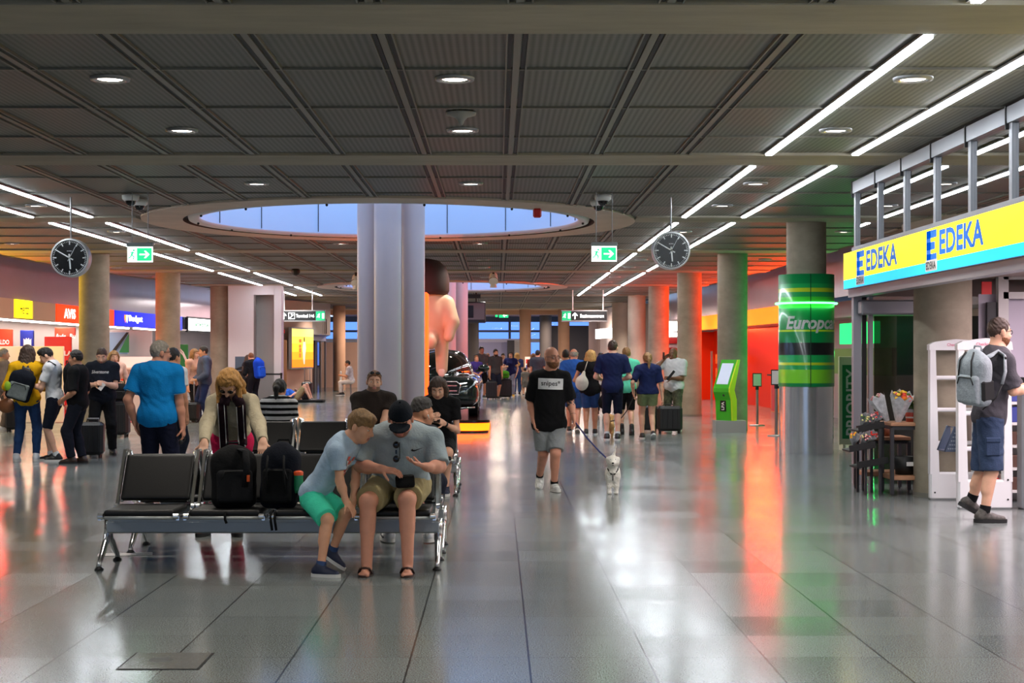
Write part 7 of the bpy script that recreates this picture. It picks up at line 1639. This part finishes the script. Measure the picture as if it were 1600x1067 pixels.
obj('chest_print', mb, [mat('print_box', (222, 222, 222), rough=.8), M_BLACK], R_['top'])
HANDL = J['wrL'] + nrm(J['wrL'] - J['elL']) * .08
def dog(label, x, y, h, yaw, m, vox, harness=None, tail_up=True):
    fd = hdir(yaw); u = A(0, 0, 1); l = np.cross(u, fd); b = A(x, y, 0); q = lambda a, f_, z: b + (l * a + fd * f_ + u * z) * h; R = frame(fd, u); t = thing('dog', label, 'dog', b)
    f = Field(b - A(1.1, 1.1, .02) * h, b + A(1.1, 1.1, 1.45) * h, vox)
    f.ell(q(0, .16, .56), R, A(.18, .2, .22) * h, .05); f.ell(q(0, -.12, .57), R, A(.13, .3, .155) * h, .08); f.ell(q(0, -.34, .57), R, A(.125, .14, .155) * h, .06)
    f.cone(q(0, .24, .66), q(0, .34, .86), .12 * h, .1 * h, .06); hc_ = q(0, .38, .92); f.ell(hc_, R, A(.155, .155, .145) * h, .05); f.cone(hc_ + (fd * .1 - u * .04) * h, hc_ + (fd * .21 - u * .07) * h, .075 * h, .055 * h, .04)
    for s in (-1, 1):
        f.ell(hc_ + (l * s * .135 - u * .02 - fd * .02) * h, frame(fd, nrm(u + l * s * .3)), A(.035, .06, .11) * h, .03)
        f.cone(q(s * .1, .22, .48), q(s * .1, .2, .24), .09 * h, .062 * h, .05); f.cone(q(s * .1, .2, .24), q(s * .095, .22, .06), .062 * h, .055 * h, .03); f.ell(q(s * .085, .25, .035), R, A(.05, .07, .037) * h, .02)
        f.cone(q(s * .09, -.34, .52), q(s * .1, -.28, .32), .1 * h, .065 * h, .05); f.cone(q(s * .1, -.28, .32), q(s * .1, -.42, .2), .06 * h, .045 * h, .03); f.cone(q(s * .1, -.42, .2), q(s * .1, -.38, .05), .043 * h, .04 * h, .03); f.ell(q(s * .1, -.35, .035), R, A(.048, .065, .036) * h, .02)
    if tail_up: f.cone(q(0, -.46, .64), q(.02, -.56, .95), .05 * h, .045 * h, .05); f.cone(q(.02, -.56, .95), q(.1, -.52, 1.3), .045 * h, .012 * h, .04)
    else: f.cone(q(0, -.46, .64), q(.02, -.6, .8), .04 * h, .02 * h, .05)
    f.ripple(.009 * h, 2.2 / h * .36); fobj('body', f, m, t)
    for s in (-1, 1):
        mb = MB(); mb.sphere(hc_ + (l * s * .06 + fd * .125 + u * .03) * h, .022 * h, 6, 0); obj('eye', mb, M_BLACK, t)
    mb = MB(); mb.sphere(hc_ + (fd * .262 - u * .055) * h, A(.032, .028, .026) * h, 6, 0); obj('nose', mb, M_BLACK, t)
    mb = MB(); mb.sphere(hc_ + (fd * .23 - u * .115) * h, A(.03, .03, .012) * h, 6, 0); obj('mouth', mb, mat('dog_mouth', (70, 40, 40), rough=.6), t)
    if harness:
        mb = MB()
        for s in (-1, 1): mb.tube([q(s * .13, .18, .82), q(s * .13, .33, .68), q(s * .03, .385, .54)], .026 * h, 5, flat=.5)
        mb.tube([q(0, .385, .56), q(0, .33, .38)], .03 * h, 5, flat=.5); mb.tube([q(.17 * math.cos(a), .05, .56 + .215 * math.sin(a)) for a in np.linspace(0, 2 * PI, 17)[:-1]], .025 * h, 5, closed=True, flat=.5); obj('harness', mb, harness, t)
    return q
qd = dog('small white fluffy dog on a dark blue lead walking towards the camera', (957.5 - CX) * 17.3 / F, 17.3, .42, -4, mat('fur_white', (244, 238, 226), rough=.9, noise=(60, .12), bump=(90, .7)), .008, M_BLACK)
def leash(label, pts, m, r=.007):
    mb = MB(); mb.tube(pts, r, 6); single('dog_lead', mb, m, label, 'dog lead', pts[0], 'dog leads')
a, b = HANDL, qd(0, .02, .8); leash('dark blue lead between the bald man and the white dog', [a + A(0, 0, .02), a * .66 + b * .34 - A(0, 0, .02), a * .33 + b * .67 - A(0, 0, .02), b], mat('lead_blue', (30, 40, 100), rough=.6), .009)
# ---------------------------------------------------------------- group walking away
J = stand((896 - CX) * 31 / F, 31, 1.72, 176, head=(-14, 6, 0), hands={'L': (.13, .05, .52), 'R': (-.12, .1, .55)}, feet={'L': (.05, .1, .045, 0, 0), 'R': (-.05, -.1, .06, 0, 25)}); person('grey-haired man in a mid-blue tee walking away behind the bald man', J, dict(skin='ruddy', hair=('horseshoe', 'grey'), girth=1.15, top=(C_('tee_mid_blue', 44, 92, 170), .7, -.1, .024), bottom=(K_DENIM, .92, .022), shoes=(BSH, M_SOLE)), vox=.011)
JB = J
J2 = stand((884 - CX) * 32.5 / F, 32.5, 1.7, 170, head=(0, 0, 0)); person('dark-haired person in white mostly hidden behind the man in the blue tee', J2, dict(skin='tan', hair=('short', 'dark'), top=(K_WHITE, .6, -.1), bottom=(K_DNAVY, 1.0, .02), shoes=(BSH, M_SOLE)), vox=.013)
J = stand((922 - CX) * 30 / F, 30, 1.69, 172, head=(-22, 4, 0), hands={'R': (-.15, .0, .5), 'L': (.12, .12, .6)}, feet={'L': (.045, -.02, .045, 0, 0), 'R': (-.05, .08, .045, 0, 0)}); person('blond woman in a black top and denim shorts walking away with a white bag', J, dict(fem=True, skin='tan', girth=1.1, hair=('bob', 'blond'), top=(K_BLACK, .35, -.14, .026), bottom=(K_DENIM, .82, .02), shoes=(BSH, M_SOLE, WSH)), vox=.0105)
c = J['N'] + A(-.17, -.16, -.33); f = Field(c - .3, c + .3, .013); f.ell(c - A(0, 0, .05), I3, (.13, .07, .15), .03); f.cone(c + A(0, 0, .0), c + A(.04, 0, .16), .07, .03, .04); t = thing('shoulder_bag', 'off-white shoulder bag on the blond woman in black', 'bag', c - A(0, 0, .2)); fobj('body', f, C_('bag_cream', 206, 200, 186), t)
mb = MB(); mb.tube([c + A(.04, 0, .15), J['shL'] * .35 + J['N'] * .65 + A(-.09, -.08, .06) if False else c + A(.1, .02, .34), c + A(.12, .12, .38)], .016, 6, flat=.5); obj('strap', mb, MATS['cloth_bag_cream'], t)
f = Field(J['wrR'] - .35, J['wrR'] + .25, .014); f.ell(J['wrR'] + A(.0, -.05, -.2), I3, (.1, .07, .13), .02); t = thing('handbag', 'black handbag carried low by the blond woman in black', 'handbag', J['wrR'] - A(0, 0, .3)); fobj('body', f, BLK, t); mb = MB(); mb.tube([J['wrR'] + A(-.05, -.05, -.1), J['wrR'] + A(0, -.02, -.02), J['wrR'] + A(.05, -.05, -.1)], .009, 5); obj('strap', mb, BLK, t)
J = stand((957 - CX) * 28.1 / F, 28.1, 1.86, 176, head=(-12, 4, 0), hands={'R': (-.1, .13, .6), 'L': (.1, .15, .6)}, feet={'L': (.055, .03, .045, 6, 0), 'R': (-.05, .0, .045, -4, 0)}, hw=.112); person('tall man in a navy tee and dark shorts seen from behind in the walking group', J, dict(skin='fair', hair=('short', 'brown'), girth=.98, top=(C_('tee_deep_navy', 26, 34, 70), .75, -.1, .024), bottom=(C_('shorts_ink', 22, 26, 44), 1.02, .016), shoes=(BSH, M_SOLE, WSH), socks=(K_WHITE, .07)), vox=.0105)
J = stand((979 - CX) * 30.2 / F, 30.2, 1.74, 182, head=(4, 0, 0), hands={'R': (-.13, .05, .5), 'L': (.12, .1, .55)}, feet={'L': (.05, .04, .045, 0, 0), 'R': (-.05, -.08, .045, 0, 12)}); person('fair-haired person in a mint green tee and black shorts behind the tall man', J, dict(skin='fair', hair=('short', 'dirtyblond'), top=(C_('tee_mint', 96, 206, 170), .7, -.1, .024), bottom=(K_BLACK, .97, .02), shoes=(BSH, M_SOLEB), feet='boot'), vox=.0105)
J = stand((1012 - CX) * 28.5 / F, 28.5, 1.63, 184, head=(2, 0, 0), hands={'L': (.16, .02, .53), 'R': (-.17, .0, .48)}, feet={'L': (.05, .08, .045, 4, 0), 'R': (-.05, -.08, .07, -4, 35)}); person('woman with a blond ponytail in a navy tee and olive shorts walking away', J, dict(fem=True, skin='fair', girth=1.08, hair=('pony', 'dirtyblond'), top=(C_('tee_navy2', 26, 36, 76), .85, -.02, .03), bottom=(C_('shorts_olive', 112, 122, 84), .52, .03), waist=.07, shoes=(BSH, M_SOLE, WSH)), vox=.0105)
JW = J
qs = dog('small tan dog between the legs of the tall man, walking away', (953 - CX) * 29.0 / F, 29.0, .42, 175, mat('fur_tan', (196, 150, 96), rough=.9, noise=(40, .25)), .013)
a = JW['wrL'] + A(0, 0, -.08); b = qs(0, .0, .75); leash('black sagging lead between the navy-shirted woman and the tan dog', [a, a * .75 + b * .25 - A(0, 0, .12), a * .5 + b * .5 - A(0, 0, .16), a * .25 + b * .75 - A(0, 0, .1), b], M_BLACK, .011)
J = stand((1053 - CX) * 31.6 / F, 31.6, 1.74, -30, head=(-14, 0, 0), hands={'R': (-.08, .1, .86, (-.5, .5, -.7)), 'L': (.03, .15, .63)}, feet={'L': (.07, 0, .045, 10, 0), 'R': (-.06, 0, .045, -10, 0)}, hw=.115)
KCM = mat('camouflage', (70, 72, 52), rough=.9, noise=(11, .95))
person('bald man in a white tee and camouflage trousers holding a phone to his ear', J, dict(skin='dark', girth=1.12, top=(K_WHITE, .8, -.12, .034), bottom=(KCM, 1.9, .024), shoes=(BSH, M_SOLE), hands={'R': dict(curl=1.1)}), vox=.0105)
mb = MB(); mb.box(J['wrL'] + A(-.02, -.1, .06), (.05, .02, .24), 0, R=frame(A(-.3, -.9, 0), A(.65, 0, .75))); single('document_wallet', mb, M_BLACK, 'black wallet held against the chest of the man on the phone', 'wallet', J['wrL'])
phone('phone held to the ear of the man in the white tee', J['wrR'] + A(-.02, -.04, .06), frame(A(-.9, -.4, 0), A(.1, 0, 1)))
suitcase('large black hard suitcase in front of the man on the phone', (1046 - CX) * 30.6 / F, 30.6, .5, .3, .5, .0, mat('case_matt', (16, 16, 18), rough=.6))
suitcase('small black suitcase half behind the navy-shirted woman', (1014 - CX) * 31.0 / F, 31.0, .36, .24, .5)
# ---------------------------------------------------------------- people further off
def far(px, Y, H, yaw, label, o, **k):
    o.setdefault('shoes', (BSH, M_SOLE)); J = stand((px - CX) * Y / F, Y, H, yaw, **k); person(label, J, o, vox=.017, group=None); return J
far(744, 53.5, 1.58, 20, 'short-haired woman in a violet top by the car mirror', dict(fem=True, skin='tan', hair=('short', 'ginger'), girth=1.15, top=(C_('violet', 56, 44, 108), 1.5, -.1), bottom=(C_('jeans_pale', 120, 140, 170), 1.9, .016)), hands={'L': (.06, .16, .6), 'R': (-.06, .16, .58)})
far(752, 55.5, 1.9, 15, 'tall man in a grey tee and dark shorts beside the man with a beard', dict(skin='tan', hair=('short', 'dark'), top=(C_('tee_grey', 96, 92, 92), .7, -.1), bottom=(K_BLACK, 1.0, .02)))
far(774, 54.5, 1.8, 25, 'dark-bearded man in a charcoal tee facing the camera near the car', dict(skin='tan', hair=('short', 'dark'), beard='dark', girth=1.12, top=(C_('tee_char', 58, 56, 56), .75, -.12), bottom=(K_DNAVY, 1.0, .024)))
far(798, 57, 1.72, -6, 'dark-haired woman in a navy top and pale jeans with yellow shoes', dict(fem=True, skin='fair', hair=('long', 'dark'), top=(C_('top_navy3', 30, 36, 84), .5, -.16), bottom=(C_('jeans_light', 150, 160, 180), 1.9, .014), shoes=(mat('shoe_yellow', (230, 190, 60), rough=.5), M_SOLE)), hands={'R': (-.1, .12, .66), 'L': (.13, .05, .5)})
far(808, 60, 1.68, 180, 'sandy-haired woman in blue behind the woman in pale jeans', dict(fem=True, skin='fair', hair=('long', 'blond'), top=(C_('top_blue4', 60, 70, 120), .8, -.1), bottom=(K_DENIM, 1.9, .016)))
far(786, 63, 1.66, 0, 'person in a pink and white top far behind the bearded man', dict(fem=True, skin='fair', hair=('short', 'dark'), top=(C_('pinkwhite', 220, 190, 200, .3), .8, -.1), bottom=(K_DNAVY, 1.9, .016)))
far(762, 60, 1.66, 10, 'red-haired person in light blue behind the tall man in grey', dict(skin='ruddy', hair=('short', 'ginger'), top=(C_('tee_sky', 100, 160, 220), .7, -.1), bottom=(K_DNAVY, 1.0, .02)))
far(820.5, 59, 1.08, 180, 'small child in a grey tee standing with back turned by the warm column', dict(skin='tan', headS=1.25, hair=('short', 'dark'), top=(C_('tee_grey2', 110, 106, 100), .7, -.1), bottom=(C_('short_grey', 120, 118, 112), .9, .02)))
far(840, 52, 1.76, 175, 'man in a dark grey tee seen from behind left of the bald man', dict(skin='tan', hair=('short', 'dark'), girth=1.1, top=(C_('tee_slate', 62, 64, 72), .7, -.1), bottom=(K_DNAVY, 1.9, .02)))
far(833, 60, 1.66, 160, 'woman in a red-brown top far behind the bald man', dict(fem=True, skin='fair', hair=('bob', 'ginger'), top=(C_('rust', 120, 50, 44), .8, -.1), bottom=(K_BLACK, 1.9, .016)))
far(868, 56, 1.7, 180, 'person in a white shirt walking far off right of the bald man', dict(skin='tan', hair=('short', 'dark'), top=(K_WHITE, .7, -.1), bottom=(K_DNAVY, 1.9, .02)))
far(939, 40, 1.66, 178, 'dark-haired person glimpsed between the blond woman and the tall man', dict(skin='tan', hair=('short', 'dark'), top=(C_('top_white3', 206, 200, 204), 1.6, -.1), bottom=(K_DNAVY, 1.9, .02)))
J = stand((549 - CX) * 59.4 / F, 59.4, 1.74, -90, hip=(.33, 0), head=(0, 10, 0), lean=10, feet={'L': (.05, .24, .045, 0, 0), 'R': (-.05, .2, .045, 0, 0)}, hands={'L': (.05, .22, .45), 'R': (-.05, .22, .45)}); person('dark-haired person in a patterned shirt sitting on the white far chair', J, dict(skin='tan', hair=('short', 'dark'), top=(C_('pattern_grey', 190, 186, 196, .4), .8, -.1), bottom=(C_('trouser_white', 216, 210, 206), 1.9, .02), shoes=(BSH, M_SOLE)), vox=.016)
suitcase('black suitcase left of the bearded man with the green bag', (768 - CX) * 54 / F, 54.0, .4, .28, .6); suitcase('black suitcase right of the bearded man, with a green bag on top', (789 - CX) * 55.5 / F, 55.5, .5, .3, .66)
backpack('bright green bag on the suitcase beside the bearded man', ((788 - CX) * 55.5 / F, 55.5, .86), (0, -1, 0), (.36, .2, .28), C_('bag_green', 80, 170, 40), C_('bag_green2', 60, 140, 30), vox=.02)
p = W(829, 600, 68); t = thing('info_stand', 'pale information stand with coloured leaflets by the warm column', 'stand', (p[0], 68, 0)); mb = MB(); mb.box((p[0], 68, .75), (.5, .2, 1.5), 0); b = obj('board', mb, M_WHITE, t); mb = MB()
for i in range(3):
    for j in range(2): mb.box((p[0] - .15 + .15 * i, 67.89, 1.3 - .25 * j), (.11, .01, .18), (i + j) % 3)
obj('leaflets', mb, [PC[0], PC[2], PC[1]], b)
# ---------------------------------------------------------------- man with the grey backpack entering the shop
ym_ = 14.3
J = dict(H=1.9, base=A((1540 - CX) * ym_ / F, ym_, 0), P=W(1545, 652, 14.42), N=W(1557, 549, 14.4), C=W(1561, 519, 14.4), hf=nrm(A(.93, .3, -.05)), hu=A(.05, 0, 1), shR=W(1570, 565, 14.2), shL=W(1556, 563, 14.62), elR=W(1583, 611, 14.2), elL=W(1590, 608, 14.7), wrR=W(1612, 606, 14.3), wrL=W(1612, 604, 14.55),
         hipR=W(1547, 660, 14.32), hipL=W(1542, 660, 14.52), knR=W(1549, 737, 14.28), knL=W(1534, 738, 14.5), anR=W(1538, 800, 14.28), anL=W(1517, 783, 14.56), toeR=nrm(A(1, -.05, 0)), toeL=nrm(A(.9, .1, -.5)))
J['anR'][2] = .088
KDG = C_('tee_dark_grey', 70, 68, 74); KCD = C_('cargo_blue', 52, 66, 92, .16)
SHM = mat('shoe_mesh_grey', (70, 66, 62), rough=.6, noise=(26, .7))
R_ = person('man with glasses and crossed arms in a dark grey tee entering the shop', J, dict(skin='fair', hair=('buzz', 'brown'), beard='ginger', glasses='clear', girth=1.02, top=(KDG, .9, -.06, .024), bottom=(KCD, .98, .03), flare=.012, shoes=(SHM, M_SOLEB, M_SOLE), socks=(K_BLACK, .07), hands={'R': dict(curl=.8), 'L': dict(curl=.8)}), vox=.0075)
mb = MB(); bvb = bvh_of(R_['bottom']); c = W(1556, 700, 14.1); h_ = bvb.ray_cast(Vector(c - ROOT[R_['bottom']]), Vector((0, 1, 0)))
if h_[0] is not None: c = c + A(0, h_[3], 0)
mb.box(c, (.14, .03, .16), 0, bev=.012); mb.box(c + A(0, -.012, .07), (.145, .03, .05), 0, bev=.01); obj('cargo_pocket', mb, KCD, R_['t'])
KGP = mat('pack_heather', (142, 150, 156), rough=.9, noise=(30, .18), bump=(70, .3)); dirb = nrm(A(-.86, -.42, -.1))
cB = W(1523, 592, 14.12); s0 = W(1550, 556, 14.2)
bp = backpack('grey heather backpack with black trim on the man entering the shop', cB, dirb, (.34, .2, .52), KGP, KGP, None, up=(.14, 0, 1), vox=.009, trim=M_BLACK)
Rb = frame(dirb, A(.14, 0, 1))
mb = MB(); bq = lambda a, b, c_: cB + Rb[0] * a + Rb[1] * b + Rb[2] * c_
sh = J['shR']; mb.tube([bq(.1, -.06, .2), W(1547, 556, 14.12), W(1560, 548, 14.16), W(1570, 556, 14.08), W(1571, 580, 14.04), W(1566, 600, 14.06)], .036, 8, flat=.35); obj('strap', mb, KGP, bp)
mb = MB(); mb.tube([bq(.1, -.06, .15), W(1547, 560, 14.1), W(1560, 551, 14.13), W(1572, 560, 14.04)], .012, 6); mb.tube([W(1566, 600, 14.06), W(1556, 622, 14.08), W(1535, 640, 14.1)], .014, 6, flat=.5)
for xs in (-.1, .07): mb.tube([bq(xs, .09, -.12), bq(xs * .95, .105, .05), bq(xs * .85, .09, .18), bq(xs * .6, .04, .255)], .008, 6)
obj('black_trim', mb, M_BLACK, bp)
mb = MB(); mb.box(bq(.15, -.01, -.1), (.05, .15, .2), 0, R=Rb, bev=.022); obj('mesh_pocket', mb, mat('mesh_black', (16, 16, 18), rough=.85), bp)
